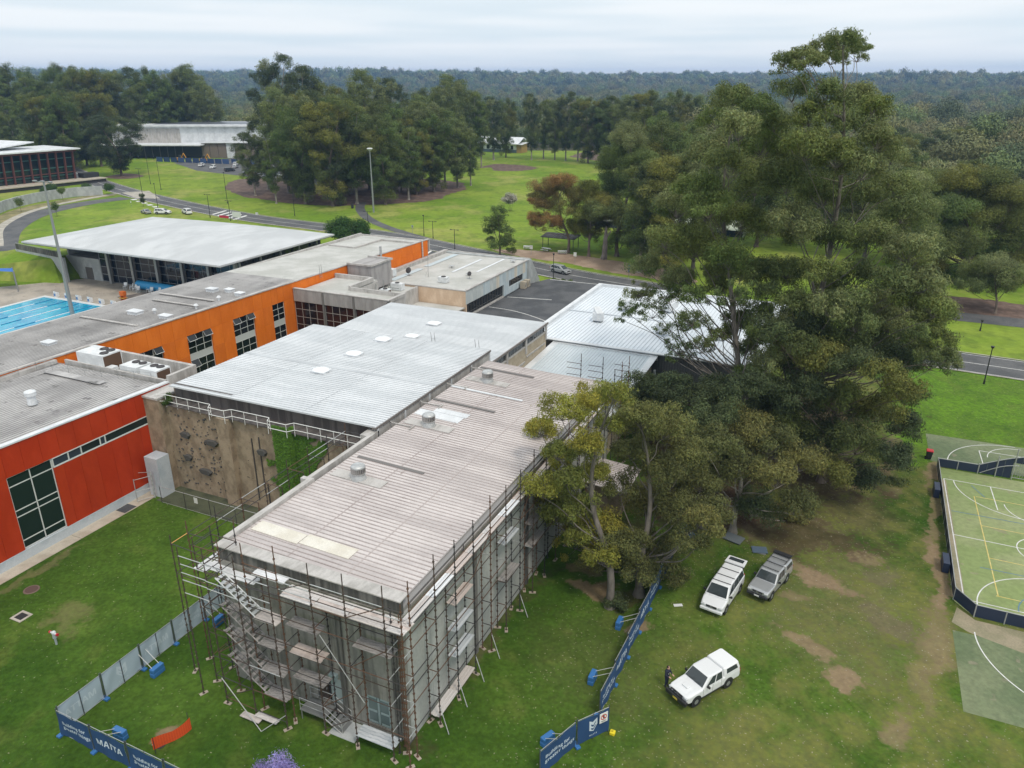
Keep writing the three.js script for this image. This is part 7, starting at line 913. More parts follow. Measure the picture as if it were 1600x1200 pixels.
// ---------------------------------------------------------------- trees
const TREES = { // crowns as heads of foliage [x, y, z, radius], groups as [x, z, height, kind, breadth]
  T1: [[0.3,13.3,-20.6,1.3],[-1.7,10.9,-24.8,1.3],[3.5,17.1,-16.5,1.6],[4.5,16.6,-20.7,1.6],[2.9,14.4,-24.9,1.4],[7.3,19.1,-16.4,1.2],[2.9,13.3,-17.2,1.3],[1.4,10.4,-21.4,1.5],[5.5,14.8,-16.7,1.2],[4.3,12.2,-20.9,1.2],[6.3,15.3,-19.2,1.2],[1.8,10.3,-16.8,1.5],[0.5,7.3,-21.0,1.6],[3.8,11.5,-16.9,1.3],[2.4,8.6,-21.1,1.2],[5.0,10.5,-20.2,1.3],[3.2,7.4,-24.4,1.1],[4.0,8.1,-18.8,1.5],[3.0,5.2,-23.0,1.4],[6.1,5.2,-20.8,1.8],[4.7,1.6,-25.0,1.6],[2.4,7.2,-18.6,1.4],[0.4,4.0,-22.9,1.4],[4.5,5.6,-18.3,1.2],[2.8,2.1,-22.5,1.1],[6.5,4.7,-17.8,1.3]],
  T1b: [[8.2,15.9,-20.4,1.9],[6.8,12.9,-25.3,1.8],[9.6,14.4,-22.6,1.9],[8.9,11.8,-27.5,1.6],[7.0,12.1,-22.4,1.5],[6.2,9.3,-27.3,1.4],[10.8,10.8,-25.2,1.7],[9.3,10.6,-23.0,1.8],[8.7,7.6,-27.9,1.7],[12.3,8.8,-25.1,1.4],[11.7,5.9,-30.0,1.4],[11.2,8.1,-22.1,1.8],[8.1,6.0,-24.6,2.0],[13.6,7.8,-22.6,1.6],[12.8,4.4,-27.5,1.2],[6.4,8.4,-22.6,1.5],[8.2,5.2,-19.7,1.9],[6.8,1.5,-24.6,1.7],[10.1,3.2,-23.9,2.2],[8.8,-1.0,-28.8,2.0],[13.3,7.5,-18.6,1.4],[5.1,1.7,-20.9,1.4],[3.6,-2.1,-25.8,1.2],[9.2,3.3,-19.4,1.6],[10.7,1.3,-23.1,1.5],[6.6,3.4,-21.0,1.5],[5.4,-0.7,-25.9,1.3],[13.5,9.2,-19.0,1.4],[13.2,5.6,-23.9,1.3]],
  T2: [[1.1,7.5,-47.3,2.3],[0.8,5.4,-50.8,1.7],[3.0,7.7,-46.7,1.9],[2.6,5.3,-50.2,1.6],[0.4,5.0,-47.5,2.2],[-0.0,3.2,-51.0,2.1],[4.6,6.5,-43.6,1.9],[4.3,4.6,-47.1,1.7],[2.4,3.7,-45.9,2.3],[-0.1,6.6,-45.1,1.5],[-1.6,4.2,-48.6,1.4]],
  T3: [[11.9,10.2,-30.1,2.4],[11.0,6.8,-35.7,2.3],[13.6,9.2,-36.9,2.9],[16.4,8.4,-36.3,2.6],[16.3,5.4,-41.9,2.3],[10.6,5.4,-33.1,2.4],[9.4,1.6,-38.7,2.3],[14.0,6.9,-32.9,2.4],[17.6,7.8,-30.8,2.0],[19.1,7.4,-35.4,1.9],[15.9,3.1,-33.6,2.1],[15.9,-0.4,-39.2,1.8],[19.2,4.2,-33.0,1.7],[19.5,0.4,-38.6,1.6],[11.6,10.8,-34.5,1.9],[11.0,7.8,-40.1,1.7]],
  T4: [[11.5,40.8,-53.6,1.2],[10.8,40.2,-63.4,1.1],[13.6,41.1,-47.5,1.2],[13.1,40.9,-57.3,1.4],[15.1,41.8,-52.7,1.6],[16.9,42.2,-48.4,1.4],[16.7,42.2,-58.2,1.5],[17.7,41.4,-55.1,0.9],[17.6,41.3,-64.9,1.1],[15.9,40.8,-51.8,1.0],[15.5,40.7,-61.6,0.9],[14.9,40.5,-43.9,0.7],[14.0,40.2,-53.7,0.7],[12.4,38.0,-56.7,2.1],[16.2,37.9,-45.8,1.9],[18.5,37.5,-54.8,2.0],[18.4,36.5,-64.6,2.1],[20.2,37.0,-43.4,1.3],[20.4,36.1,-53.2,1.5],[15.2,36.1,-45.4,1.8],[17.9,35.3,-51.3,2.1],[12.1,35.4,-47.1,1.7],[10.8,34.3,-57.0,2.1],[20.9,34.4,-44.4,1.7],[21.2,33.4,-54.2,1.7],[22.2,32.5,-56.8,1.5],[22.6,31.1,-66.6,1.6],[15.4,33.5,-43.7,2.2],[14.3,31.9,-53.5,2.5],[18.1,33.0,-44.1,2.2],[17.3,31.8,-53.9,2.0],[20.2,32.0,-44.0,2.1],[23.3,29.3,-54.9,1.7],[24.0,27.9,-64.7,2.0],[13.8,30.3,-47.5,2.5],[17.0,28.6,-53.3,2.6],[16.1,27.0,-63.1,2.5],[20.6,27.9,-55.3,2.2],[24.2,27.2,-53.0,2.1],[24.9,25.1,-62.8,2.2],[15.7,26.7,-44.7,2.5],[15.2,24.4,-54.5,2.4],[18.9,24.8,-50.0,2.3],[22.3,25.1,-50.2,2.1],[22.9,23.0,-60.0,2.3],[25.1,24.6,-47.5,2.2],[25.5,22.2,-57.2,1.8],[17.9,22.7,-44.7,1.9],[21.2,20.2,-54.9,2.3],[24.4,22.0,-45.5,2.0],[24.9,19.1,-55.3,2.0],[26.5,22.2,-45.4,2.0],[27.7,19.2,-55.2,1.8],[27.9,20.1,-45.1,1.8],[28.5,17.0,-54.9,1.9],[29.6,15.1,-52.7,1.6],[27.0,16.6,-48.6,1.5],[27.6,12.9,-58.4,1.8],[24.8,16.4,-52.7,2.4],[25.2,12.9,-62.5,2.4],[21.8,18.3,-44.5,2.1],[22.2,15.0,-54.3,2.0],[19.5,19.6,-43.2,1.8],[19.6,16.5,-53.0,2.0],[14.8,21.6,-48.6,1.9],[13.6,18.5,-58.4,2.3],[13.3,19.5,-47.2,1.5],[16.0,19.3,-45.4,1.8],[15.8,16.0,-55.2,1.9],[18.3,18.1,-56.7,2.2],[18.0,15.3,-66.5,2.0],[21.0,20.1,-44.5,1.9],[23.9,18.3,-52.8,1.9],[23.9,15.2,-62.6,2.2],[25.8,20.1,-46.4,1.8],[26.7,17.0,-56.2,1.8],[15.3,15.1,-50.9,1.8],[15.2,11.2,-60.7,1.9],[18.6,16.1,-46.4,1.8],[18.8,12.7,-56.2,1.9],[23.4,14.0,-53.4,2.0],[23.5,10.5,-63.2,2.3],[26.1,12.4,-55.1,1.8],[27.2,9.1,-65.0,1.5],[28.3,13.5,-54.0,1.5],[29.6,9.9,-63.8,1.2],[20.7,11.9,-52.2,1.8],[16.9,9.8,-54.7,1.9],[30.8,12.7,-55.4,1.3],[32.1,8.9,-65.2,1.3],[28.8,16.1,-55.9,1.5],[29.9,13.2,-65.7,1.5]],
  T5: [[7.9,37.5,-49.8,1.7],[6.4,36.9,-58.2,2.1],[10.5,36.8,-44.7,1.7],[6.3,35.4,-49.9,1.7],[10.0,35.1,-40.6,2.0],[10.6,33.4,-51.3,2.5],[9.8,32.0,-59.7,2.0],[5.7,32.7,-49.6,1.9],[4.2,31.5,-58.0,2.0],[9.1,31.9,-43.1,2.4],[10.7,29.7,-51.5,2.2],[9.4,28.1,-60.0,2.2],[6.1,29.6,-44.5,2.0],[4.7,27.7,-52.9,1.9],[3.6,27.2,-47.8,2.3],[1.3,25.5,-56.2,2.2],[7.7,28.1,-43.2,2.4],[5.7,26.4,-51.6,2.3],[10.1,26.5,-47.3,2.2],[8.9,24.6,-55.7,2.4],[12.2,25.5,-50.4,1.9],[3.7,24.8,-43.2,2.0],[1.5,22.5,-51.6,2.3],[6.2,23.9,-46.2,2.6],[4.3,21.4,-54.6,2.4],[9.7,23.1,-44.8,2.4],[8.4,20.6,-53.2,2.0],[-0.2,20.2,-51.5,1.7],[-2.4,17.8,-59.9,1.9],[3.8,19.5,-50.0,1.7],[2.1,16.5,-58.4,2.0],[-0.0,17.6,-48.9,1.0],[-2.2,14.8,-57.3,1.2],[11.6,21.1,-49.6,2.1],[11.1,18.5,-58.0,2.3],[-1.4,14.9,-50.3,0.9],[-4.2,11.4,-58.7,0.9],[1.0,14.7,-51.0,1.1],[6.6,16.3,-44.8,1.1],[4.5,13.1,-53.1,1.2],[10.3,15.8,-49.5,1.3],[9.4,12.4,-57.9,1.4],[12.9,16.8,-48.5,1.7],[12.1,13.5,-57.0,1.9],[4.2,10.9,-51.1,1.1],[2.4,6.9,-59.5,1.0],[14.7,14.4,-41.9,1.8],[8.0,18.7,-49.6,1.4],[11.3,20.7,-40.0,1.1],[10.0,17.9,-48.4,1.3],[2.3,17.0,-50.9,1.0],[0.6,14.1,-59.3,1.0],[8.2,14.2,-43.7,0.8],[6.4,10.9,-52.1,1.0],[9.3,14.4,-48.1,1.1],[8.2,11.4,-56.5,1.2],[11.4,12.3,-51.2,1.5],[10.8,8.9,-59.6,1.3],[2.9,13.4,-48.4,0.7],[12.6,11.4,-45.7,1.4],[11.9,8.0,-54.1,1.4],[13.3,16.0,-44.2,1.4],[12.5,13.1,-52.6,1.5],[15.1,11.1,-43.8,1.6],[10.8,21.6,-46.6,1.6],[9.5,19.2,-55.0,1.6],[7.8,20.7,-49.5,1.6],[6.3,18.0,-57.9,1.5],[7.2,19.8,-41.6,1.3],[6.0,17.2,-50.0,1.0]],
  T6: [[15.1,17.5,-40.1,1.7],[14.8,14.7,-48.5,2.1],[17.5,16.9,-45.3,2.0],[17.6,14.0,-53.7,2.0],[21.1,15.4,-46.7,2.3],[20.8,11.9,-55.1,1.9],[24.0,14.0,-51.3,1.9],[26.3,14.3,-46.8,1.8],[27.4,11.2,-55.2,1.7],[28.1,15.7,-43.8,0.9],[29.2,12.5,-52.2,1.1],[16.8,16.6,-40.8,1.8],[16.2,13.6,-49.2,1.8],[15.9,12.1,-49.5,2.3],[15.0,8.5,-57.9,2.8],[19.1,14.7,-42.9,2.6],[19.2,11.0,-51.3,2.3],[21.9,15.1,-41.0,2.1],[24.6,14.5,-41.4,2.3],[26.5,12.5,-43.5,1.8],[27.6,8.9,-51.9,1.9],[17.9,12.0,-40.9,2.4],[17.2,7.8,-49.3,2.6],[21.3,10.8,-43.9,2.4],[21.4,6.7,-52.3,2.5],[24.9,8.9,-46.9,2.3],[27.6,6.6,-50.5,2.0],[28.6,2.4,-58.9,1.8],[17.1,7.6,-43.1,2.3],[16.6,3.5,-51.5,2.6],[20.7,6.0,-45.2,2.6],[23.6,7.0,-42.7,2.5],[26.9,7.2,-40.9,1.6],[27.7,2.7,-49.2,1.6],[21.9,4.0,-41.2,2.3],[21.8,-1.0,-49.6,2.0],[24.8,2.8,-44.2,1.8],[25.8,-2.2,-52.6,1.8],[19.3,-0.8,-51.5,2.7],[27.9,-0.6,-50.1,1.7]],
  T7: [[6.9,11.3,-39.4,1.8],[5.3,8.5,-45.0,2.0],[9.0,10.5,-38.9,1.9],[10.6,9.8,-43.5,2.2],[9.3,7.1,-49.1,2.3],[6.6,6.4,-42.2,1.9],[5.4,3.1,-47.8,2.2],[13.6,12.5,-38.3,2.2],[13.2,10.1,-43.9,1.8],[15.3,9.7,-43.2,2.3],[15.2,6.6,-48.8,2.0],[9.8,7.3,-42.4,2.0],[8.8,4.5,-48.0,2.3],[12.7,9.2,-38.9,2.2]],
  T8: [[-29.1,27.0,-141.8,4.1],[-31.2,24.8,-148.8,3.9],[-34.5,22.2,-147.9,3.9],[-36.6,19.7,-154.9,4.1],[-26.2,22.5,-140.4,4.0],[-28.7,20.3,-147.4,3.6],[-32.9,15.7,-148.9,4.9],[-33.9,13.8,-155.9,5.3],[-23.1,17.1,-140.9,4.1],[-32.8,11.1,-139.7,4.7],[-35.2,8.5,-146.7,4.1],[-27.6,9.5,-142.9,4.5],[-21.9,11.2,-143.6,4.0],[-24.6,8.7,-150.6,3.8],[-30.6,3.9,-143.7,3.7],[-23.8,4.2,-141.3,3.8],[-20.0,15.6,-143.2,3.9],[-21.4,6.0,-148.9,4.6],[-23.8,3.3,-155.9,4.8]],
  T9: [[-50.0,15.4,-143.1,3.1],[-50.7,12.8,-148.0,2.4],[-44.0,16.8,-140.2,3.0],[-46.6,14.5,-145.1,2.9],[-40.6,14.6,-141.8,2.6],[-42.7,12.6,-146.7,2.8],[-49.7,11.1,-142.4,2.8],[-43.3,10.9,-140.7,3.4],[-52.0,7.9,-142.1,2.1],[-53.6,5.2,-147.0,2.2],[-46.3,8.0,-139.1,2.5],[-47.0,6.5,-144.0,2.2],[-51.1,13.3,-141.7,2.2],[-54.0,11.1,-146.6,1.8]],
  T9b: [[-38.5,9.8,-140.7,2.6],[-39.6,7.9,-144.9,2.4],[-36.1,13.6,-140.2,2.6],[-38.1,11.8,-144.4,2.4],[-41.5,6.3,-142.8,2.6],[-42.0,4.6,-147.0,2.5],[-35.3,8.9,-142.8,2.3],[-35.8,6.5,-147.0,1.9],[-37.5,5.8,-142.7,2.3],[-39.2,3.8,-146.9,1.9],[-37.6,16.5,-139.5,2.4],[-39.0,13.9,-143.7,2.4],[-33.3,13.3,-138.7,2.1],[-34.9,10.9,-142.9,1.6]],
  T10: [[-56.4,10.7,-130.9,2.1],[-57.8,8.5,-133.7,1.8],[-58.0,7.6,-131.3,2.5],[-58.9,6.1,-134.1,2.2],[-54.1,6.7,-130.1,1.8],[-55.4,4.0,-132.9,2.1],[-60.6,5.2,-133.9,1.3],[-61.2,2.9,-136.7,1.3],[-55.9,3.2,-130.3,2.1],[-53.9,3.8,-131.5,1.5],[-54.6,1.2,-134.3,1.3]],
  R1: [[33.0,18.2,-156.7,4.5],[33.5,16.5,-166.5,4.6],[37.1,19.7,-151.0,4.3],[38.2,18.0,-160.8,4.7],[41.9,19.1,-153.1,5.5],[43.1,16.5,-162.9,4.8],[46.5,17.1,-150.7,4.7],[48.7,14.8,-160.5,3.8],[28.5,15.9,-152.1,4.3],[29.0,13.4,-161.9,4.5],[34.3,14.7,-145.0,5.4],[35.6,11.9,-154.8,5.4],[40.6,13.5,-151.6,5.4],[46.5,12.5,-152.3,4.4],[48.0,9.4,-162.1,4.2],[50.7,9.3,-153.9,4.5],[53.5,6.0,-163.7,4.1],[31.7,11.1,-150.7,5.1],[32.6,8.5,-160.5,5.1],[37.6,8.7,-144.5,5.2],[39.4,6.2,-154.3,5.1],[44.6,6.2,-154.2,4.2],[45.3,3.5,-164.0,4.6],[50.8,3.9,-154.9,3.9],[53.4,1.5,-164.7,3.8],[30.2,5.6,-150.4,4.2],[30.6,2.7,-160.2,4.4],[35.0,2.2,-149.2,4.2],[36.2,-1.0,-159.0,3.6],[40.3,1.7,-147.8,3.4]],
  R2: [[40.7,8.0,-127.2,2.8],[41.7,5.8,-131.4,2.7],[43.4,8.3,-124.6,3.1],[45.0,6.6,-128.8,2.6],[42.8,5.3,-127.2,2.2],[43.5,3.7,-131.4,2.5],[45.8,5.1,-127.1,2.6],[39.5,5.2,-123.8,2.4],[45.3,8.3,-122.8,1.9],[45.9,6.5,-127.0,2.1]],
  R4: [[24.0,21.3,-116.2,3.4],[23.6,19.4,-121.8,3.7],[27.3,22.5,-121.3,3.2],[28.4,21.4,-126.9,3.4],[29.1,19.7,-115.0,3.1],[29.3,17.8,-120.6,3.1],[26.0,15.4,-120.8,4.2],[27.1,13.4,-126.4,4.0],[30.1,14.2,-116.8,2.8],[31.4,12.1,-122.4,3.2],[23.5,18.2,-115.3,3.3],[23.9,16.9,-120.9,3.2]],
  grove: [[-180,-187,22.2,0,0.95],[-161,-176,21.3,2,0.8],[-152,-180,32.1,1,1],[-140,-179,34.1,1,1],[-136,-187,32.1,2,1],[-126,-189,28.3,1,1],[-125,-202,24.8,2,1],[-163,-202,35.7,0,1],[-127,-223,28.1,1,1],[-124,-236,25.4,0,1],[-174,-198,35.7,0,1],[-150,-201,33.7,1,1],[-140,-213,31.9,1,1],[-136,-230,33.3,0,1],[-134,-244,29.6,2,1],[-162,-188,26.7,1,0.9],[-162,-215,33.4,0,1],[-140,-202,29.6,2,1],[-138,-218,27.0,1,0.9],[-129,-214,23.0,1,0.8],[-153,-219,31.2,1,1],[-177,-216,35.5,1,1],[-188,-203,28.9,0,0.9],[-123,-245,21.6,2,0.8]],
  back: [[-211,-238,49.2,0,0.9],[-207,-250,45.0,0,1],[-200,-259,38.0,1,1],[-184,-266,42.6,0,1],[-176,-276,40.0,0,1],[-204,-281,35.2,1,1],[-158,-290,40.6,0,0.9],[-152,-304,34.6,2,0.9],[-171,-296,34.6,1,1],[-163,-313,38.4,0,1]],
  midline: [[-149,-306,30.5,2,0.8],[-160,-342,31.2,0,1],[-160,-357,29.4,1,0.8],[-142,-350,32.7,0,0.7],[-139,-359,30.4,2,0.8],[-131,-355,28.8,0,0.8],[-125,-355,33.6,0,0.8],[-118,-354,31.3,2,0.9],[-110,-347,30.9,1,0.9],[-103,-347,32.1,0,0.9],[-97,-343,30.2,1,1],[-87,-334,31.9,0,1],[-81,-337,34.6,1,1],[-71,-332,32.6,0,1],[-67,-344,34.1,1,1],[-58,-347,31.9,0,1]],
  farleft: [[-421,-250,41.7,0,1],[-435,-267,42.6,2,1],[-425,-267,39.1,2,1],[-430,-278,46.6,1,1],[-407,-270,41.5,2,1],[-404,-276,37.7,0,1],[-402,-282,46.6,1,1],[-374,-268,44.6,2,1],[-373,-276,45.7,1,1],[-371,-283,44.4,1,1],[-371,-291,41.5,0,1],[-381,-309,46.1,0,1],[-352,-292,38.7,2,1],[-351,-300,44.7,1,1],[-345,-304,37.8,1,1],[-354,-322,44.6,0,1],[-345,-323,46.4,0,1],[-330,-318,37.8,0,1],[-355,-211,28.5,0,1],[-363,-225,32.1,2,1],[-332,-213,31.9,2,1],[-321,-213,33.8,1,1],[-312,-214,34.0,1,1],[-328,-235,31.2,1,1],[-318,-235,34.8,1,1]],
  roadside: [[-22,-130,24.8,2,1],[-16,-129,25.8,1,1],[-11,-132,28.1,0,1],[-25,-159,29.7,1,1],[-20,-173,30.7,2,1],[-11,-166,31.8,0,1],[-3,-169,31.1,1,1],[4,-177,28.8,1,1],[14,-165,24.8,0,1],[22,-168,23.4,0,1],[29,-168,21.6,2,1],[17,-226,25.8,2,1],[0,-232,28.9,0,1],[-17,-224,31.6,0,1],[36,-192,18.2,1,1],[46,-227,17.9,1,1],[53,-219,15.5,0,1],[-43,-212,30.7,1,1],[-47,-191,20.1,2,1],[8,-199,27.0,1,1],[27,-219,22.2,1,1]],
  fig: [[-276,-211,25.4,3,1.25],[-324,-226,20.7,3,1.1]],
  right: [[28,-286,21.2,1,1],[36,-326,18.9,0,1],[43,-322,21.1,0,1],[52,-340,21.5,1,1],[62,-353,20.5,1,1],[70,-360,21.4,1,1],[78,-353,19.9,0,1],[83,-344,17.6,0,1],[31,-250,18.1,1,1],[64,-244,16.0,0,1],[59,-187,17.1,1,1],[-29,-267,36.5,1,1],[-35,-263,30.0,0,1],[-43,-255,25.3,1,1],[25,-295,23.0,0,1]],
};
const barkPale = mottled([0.21, 0.185, 0.155], [0.34, 0.31, 0.27], { size: 3, cells: [8, 3], seed: 301, rough: 0.9 }), barkBrown = mottled([0.10, 0.075, 0.058], [0.19, 0.15, 0.12], { size: 3, cells: [16, 3], seed: 302, rough: 0.95 }), barkGrey = mottled([0.10, 0.088, 0.075], [0.19, 0.168, 0.145], { size: 3, cells: [10, 3], seed: 303, rough: 0.95 });
const leafM = new THREE.MeshPhysicalMaterial({ vertexColors: true, roughness: 0.85, specularIntensity: 0.35, transmission: 0.3, thickness: 0, side: THREE.DoubleSide });
function taper(pts, r0, r1, seg = 7) { // a bent, tapering limb through points
  const c = new THREE.CatmullRomCurve3(pts, false, 'centripetal'), n = Math.max(4, pts.length * 3), f = c.computeFrenetFrames(n, false), rings = [];
  for (let i = 0; i <= n; i++) { const p = c.getPointAt(i / n), r = mixn(r0, r1, Math.pow(i / n, 0.8)), N = f.normals[i], B = f.binormals[i], ring = []; for (let k = 0; k < seg; k++) { const a = k / seg * 6.2832; ring.push([p.x + (N.x * Math.cos(a) + B.x * Math.sin(a)) * r, p.y + (N.y * Math.cos(a) + B.y * Math.sin(a)) * r, p.z + (N.z * Math.cos(a) + B.z * Math.sin(a)) * r]); } rings.push(ring); }
  const p = [], idx = []; rings.forEach(q => q.forEach(v => p.push(...v))); for (let i = 0; i < n; i++) for (let k = 0; k < seg; k++) { const a = i * seg + k, b = i * seg + (k + 1) % seg; idx.push(a, b, a + seg, b, b + seg, a + seg); }
  const g = new THREE.BufferGeometry(); g.setAttribute('position', new THREE.Float32BufferAttribute(p, 3)); g.setIndex(idx); g.computeVertexNormals(); return flat(g);
}
class Leaves { // many small slender leaf sprays in one mesh
  constructor() { this.cap = 4096; this.k = 0; this.p = new Float32Array(this.cap * 9); this.n = new Float32Array(this.cap * 9); this.c = new Float32Array(this.cap * 9); }
  leaf(x, y, z, nx, ny, nz, s, w, col, R) { // a slim blade about (x, y, z) facing n
    if (this.k === this.cap) { this.cap *= 2; for (const q of ['p', 'n', 'c']) { const o = this[q]; this[q] = new Float32Array(this.cap * 9); this[q].set(o); } }
    const l = Math.hypot(nx, ny, nz) || 1; nx /= l; ny /= l; nz /= l; let ax = R() - 0.5, ay = R() - 0.9, az = R() - 0.5; const d = ax * nx + ay * ny + az * nz; ax -= d * nx; ay -= d * ny; az -= d * nz; const m = Math.hypot(ax, ay, az) || 1; ax /= m; ay /= m; az /= m; const bx2 = ny * az - nz * ay, by = nz * ax - nx * az, bz = nx * ay - ny * ax, h = s / 2, q = w * 0.6, e = this.k++ * 9, P = this.p;
    P[e] = x - ax * h; P[e + 1] = y - ay * h; P[e + 2] = z - az * h; P[e + 3] = x + ax * h; P[e + 4] = y + ay * h; P[e + 5] = z + az * h; P[e + 6] = x + bx2 * q; P[e + 7] = y + by * q; P[e + 8] = z + bz * q;
    for (let j = 0; j < 9; j += 3) { this.n[e + j] = nx; this.n[e + j + 1] = ny; this.n[e + j + 2] = nz; this.c[e + j] = col[0]; this.c[e + j + 1] = col[1]; this.c[e + j + 2] = col[2]; }
  }
  clump(cx, cy, cz, rx, ry, rz, n, s, col, R) {
    for (let j = 0; j < n; j++) {
      const u = R() * 2 - 1, a = R() * 6.2832, q = Math.sqrt(1 - u * u), dx = q * Math.cos(a), dz = q * Math.sin(a), dy = u, t = (0.3 + 0.72 * Math.pow(R(), 0.7)) * (R() < 0.14 ? 1 + 0.5 * R() : 1), v = 0.66 + 0.68 * R(), y = 0.9 + 0.2 * R();
      this.leaf(cx + dx * rx * t, cy + dy * ry * t - (dy < 0 ? 0.25 * ry * R() : 0), cz + dz * rz * t, dx + (R() - 0.5) * 1.7, dy + (R() - 0.5) * 1.7 + 0.2, dz + (R() - 0.5) * 1.7, s * (0.65 + 0.7 * R()), s * (0.34 + 0.2 * R()), [col[0] * v * y, col[1] * v, col[2] * v * (2 - y)], R);
    }
  }
  build() { const g = new THREE.BufferGeometry(), k = this.k * 9; g.setAttribute('position', new THREE.BufferAttribute(this.p.slice(0, k), 3)); g.setAttribute('normal', new THREE.BufferAttribute(this.n.slice(0, k), 3)); g.setAttribute('color', new THREE.BufferAttribute(this.c.slice(0, k), 3)); return g; }
}
// a tree from its heads of foliage; all numbers in the tree's own frame (base at 0)
function growTree(t, heads, { r = 0.4, cols, leaf = 0.36, dens = 1, bark = barkGrey, seed = 1, lean = [0, 0], fork = 0.3, clumps = 11, twigs = true, seg = 7 }) {
  const R = rng(seed), add = (n, g, m) => { const q = new THREE.Mesh(m.map ? uvMetres(g) : g, m); q.name = n; q.castShadow = q.receiveShadow = true; t.add(q); return q; };
  const top = heads.reduce((a, b) => b[1] > a[1] ? b : a), H = top[1], mid = heads.reduce((s, h) => [s[0] + h[0] / heads.length, s[1] + h[2] / heads.length], [0, 0]);
  const P = [V(0, -0.2, 0), V(lean[0] * 0.3 + (R() - 0.5) * 0.3, H * 0.2, lean[1] * 0.3), V(mid[0] * 0.4 + lean[0], H * 0.45, mid[1] * 0.4 + lean[1]), V(mixn(mid[0], top[0], 0.6), H * 0.75, mixn(mid[1], top[2], 0.6)), V(top[0], H - top[3] * 0.3, top[2])], C3 = new THREE.CatmullRomCurve3(P, false, 'centripetal');
  const geos = [taper(P, r, r * 0.14, seg + 2)], limbs = [], L = new Leaves(), flare = new THREE.CylinderGeometry(r * 0.95, r * 1.5, 0.9, 10, 1, true).translate(0, 0.3, 0); geos.push(flat(flare));
  heads.forEach(([x, y, z, hr], i) => {
    const col = cols[Math.floor(R() * cols.length)], hd = Math.hypot(x - mid[0], z - mid[1]);
    const u = clamp((y - hr * 1.2 - hd * (0.3 + 0.3 * R())) / H, fork * (0.8 + 0.4 * R()), 0.9), a = C3.getPoint(u), rl = Math.max(0.03, r * (1 - u) * 0.34 * Math.min(1, hr / 1.6 + 0.2)), b = V(x, y - hr * 0.55, z), m1 = a.clone().lerp(b, 0.4).add(V((R() - 0.5) * hd * 0.2, -hd * 0.06, (R() - 0.5) * hd * 0.2)), m2 = a.clone().lerp(b, 0.75).add(V((R() - 0.5) * 0.8, (R() - 0.6) * 0.6, (R() - 0.5) * 0.8));
    if (twigs) limbs.push(taper([a, m1, m2, b], rl, 0.03, 5));
    for (let k = 0; k < clumps; k++) {
      const q = k ? 2.4 * k + R() : 0, el = k ? -0.25 + 1.2 * R() : 1.2, loose = hr < 1.15 ? 1.9 : 1, rc = hr * (0.3 + 0.26 * R()), d = (k ? hr * (0.45 + 0.55 * R()) : hr * 0.5) * loose, cx = x + Math.cos(q) * Math.cos(el) * d, cy = y + Math.sin(el) * d * 0.8 - (k > clumps - 3 ? hr * 0.3 : 0), cz = z + Math.sin(q) * Math.cos(el) * d, v = 0.78 + 0.44 * R(), cc = [col[0] * v, col[1] * v, col[2] * v];
      if (twigs && hr > 0.9) limbs.push(taper([b, b.clone().lerp(V(cx, cy, cz), 0.5).add(V(0, -0.1, 0)), V(cx, cy - rc * 0.2, cz)], 0.03, 0.012, 3));
      { const e1 = 0.75 + 0.6 * R(), e2 = 0.55 + 0.45 * R(), e3 = 0.75 + 0.6 * R(); L.clump(cx, cy, cz, rc * e1, rc * e2, rc * e3, Math.round(dens * 17 * rc * rc / (leaf * leaf * 0.42)), leaf, cc, R); }
    }
  });
  add('trunk', join(geos), bark); if (limbs.length) tag(add('branches', join(limbs), bark), null, null, null, null); add('crown', L.build(), leafM); return t;
}
function heroTree(name, label, key, base, opt) { const t = thing(name, label, 'tree', [base[0], 0, base[1]], opt.group); return growTree(t, TREES[key].map(([x, y, z, r]) => [x - base[0], y, z - base[1], r]), opt); }
const GREEN = { grey: [[0.18, 0.215, 0.075], [0.155, 0.195, 0.07], [0.215, 0.245, 0.10], [0.17, 0.205, 0.06]], olive: [[0.18, 0.19, 0.06], [0.15, 0.165, 0.056], [0.21, 0.205, 0.066], [0.13, 0.145, 0.05]], yellow: [[0.40, 0.35, 0.035], [0.29, 0.28, 0.04], [0.46, 0.37, 0.04], [0.21, 0.22, 0.04]], dark: [[0.085, 0.112, 0.048], [0.10, 0.13, 0.052], [0.072, 0.098, 0.044]], mid: [[0.13, 0.185, 0.05], [0.155, 0.205, 0.06], [0.115, 0.16, 0.05]], tips: [[0.145, 0.175, 0.05], [0.18, 0.19, 0.05], [0.125, 0.155, 0.05]], red: [[0.30, 0.20, 0.07], [0.26, 0.19, 0.07], [0.20, 0.19, 0.06], [0.33, 0.205, 0.075]], golden: [[0.20, 0.205, 0.045], [0.17, 0.19, 0.048], [0.24, 0.23, 0.055]] };
heroTree('gum_tree', 'yellow-tipped gum tree leaning over the concrete hall roof', 'T1', [7.3, -18.2], { r: 0.36, cols: [[0.27, 0.275, 0.05], [0.22, 0.24, 0.05], [0.31, 0.29, 0.05], [0.19, 0.215, 0.05]], leaf: 0.25, bark: barkGrey, seed: 11, fork: 0.25, lean: [-0.6, 0] });
heroTree('gum_tree', 'olive gum tree between the yellow gum and the blue fence', 'T1b', [9.0, -20.6], { r: 0.38, cols: [[0.165, 0.175, 0.055], [0.15, 0.16, 0.052], [0.19, 0.185, 0.058], [0.135, 0.145, 0.048]], leaf: 0.25, bark: barkGrey, seed: 12, fork: 0.22 });
heroTree('gum_tree', 'small round dark tree beside the low annexe roof', 'T2', [2.4, -47], { r: 0.22, cols: GREEN.dark, leaf: 0.3, seed: 13 });
heroTree('gum_tree', 'dark gum tree with a pale bare trunk behind the white van', 'T3', [14.3, -33.2], { r: 0.34, cols: [...GREEN.olive.slice(1), ...GREEN.dark], leaf: 0.3, bark: barkPale, seed: 14, fork: 0.35 });
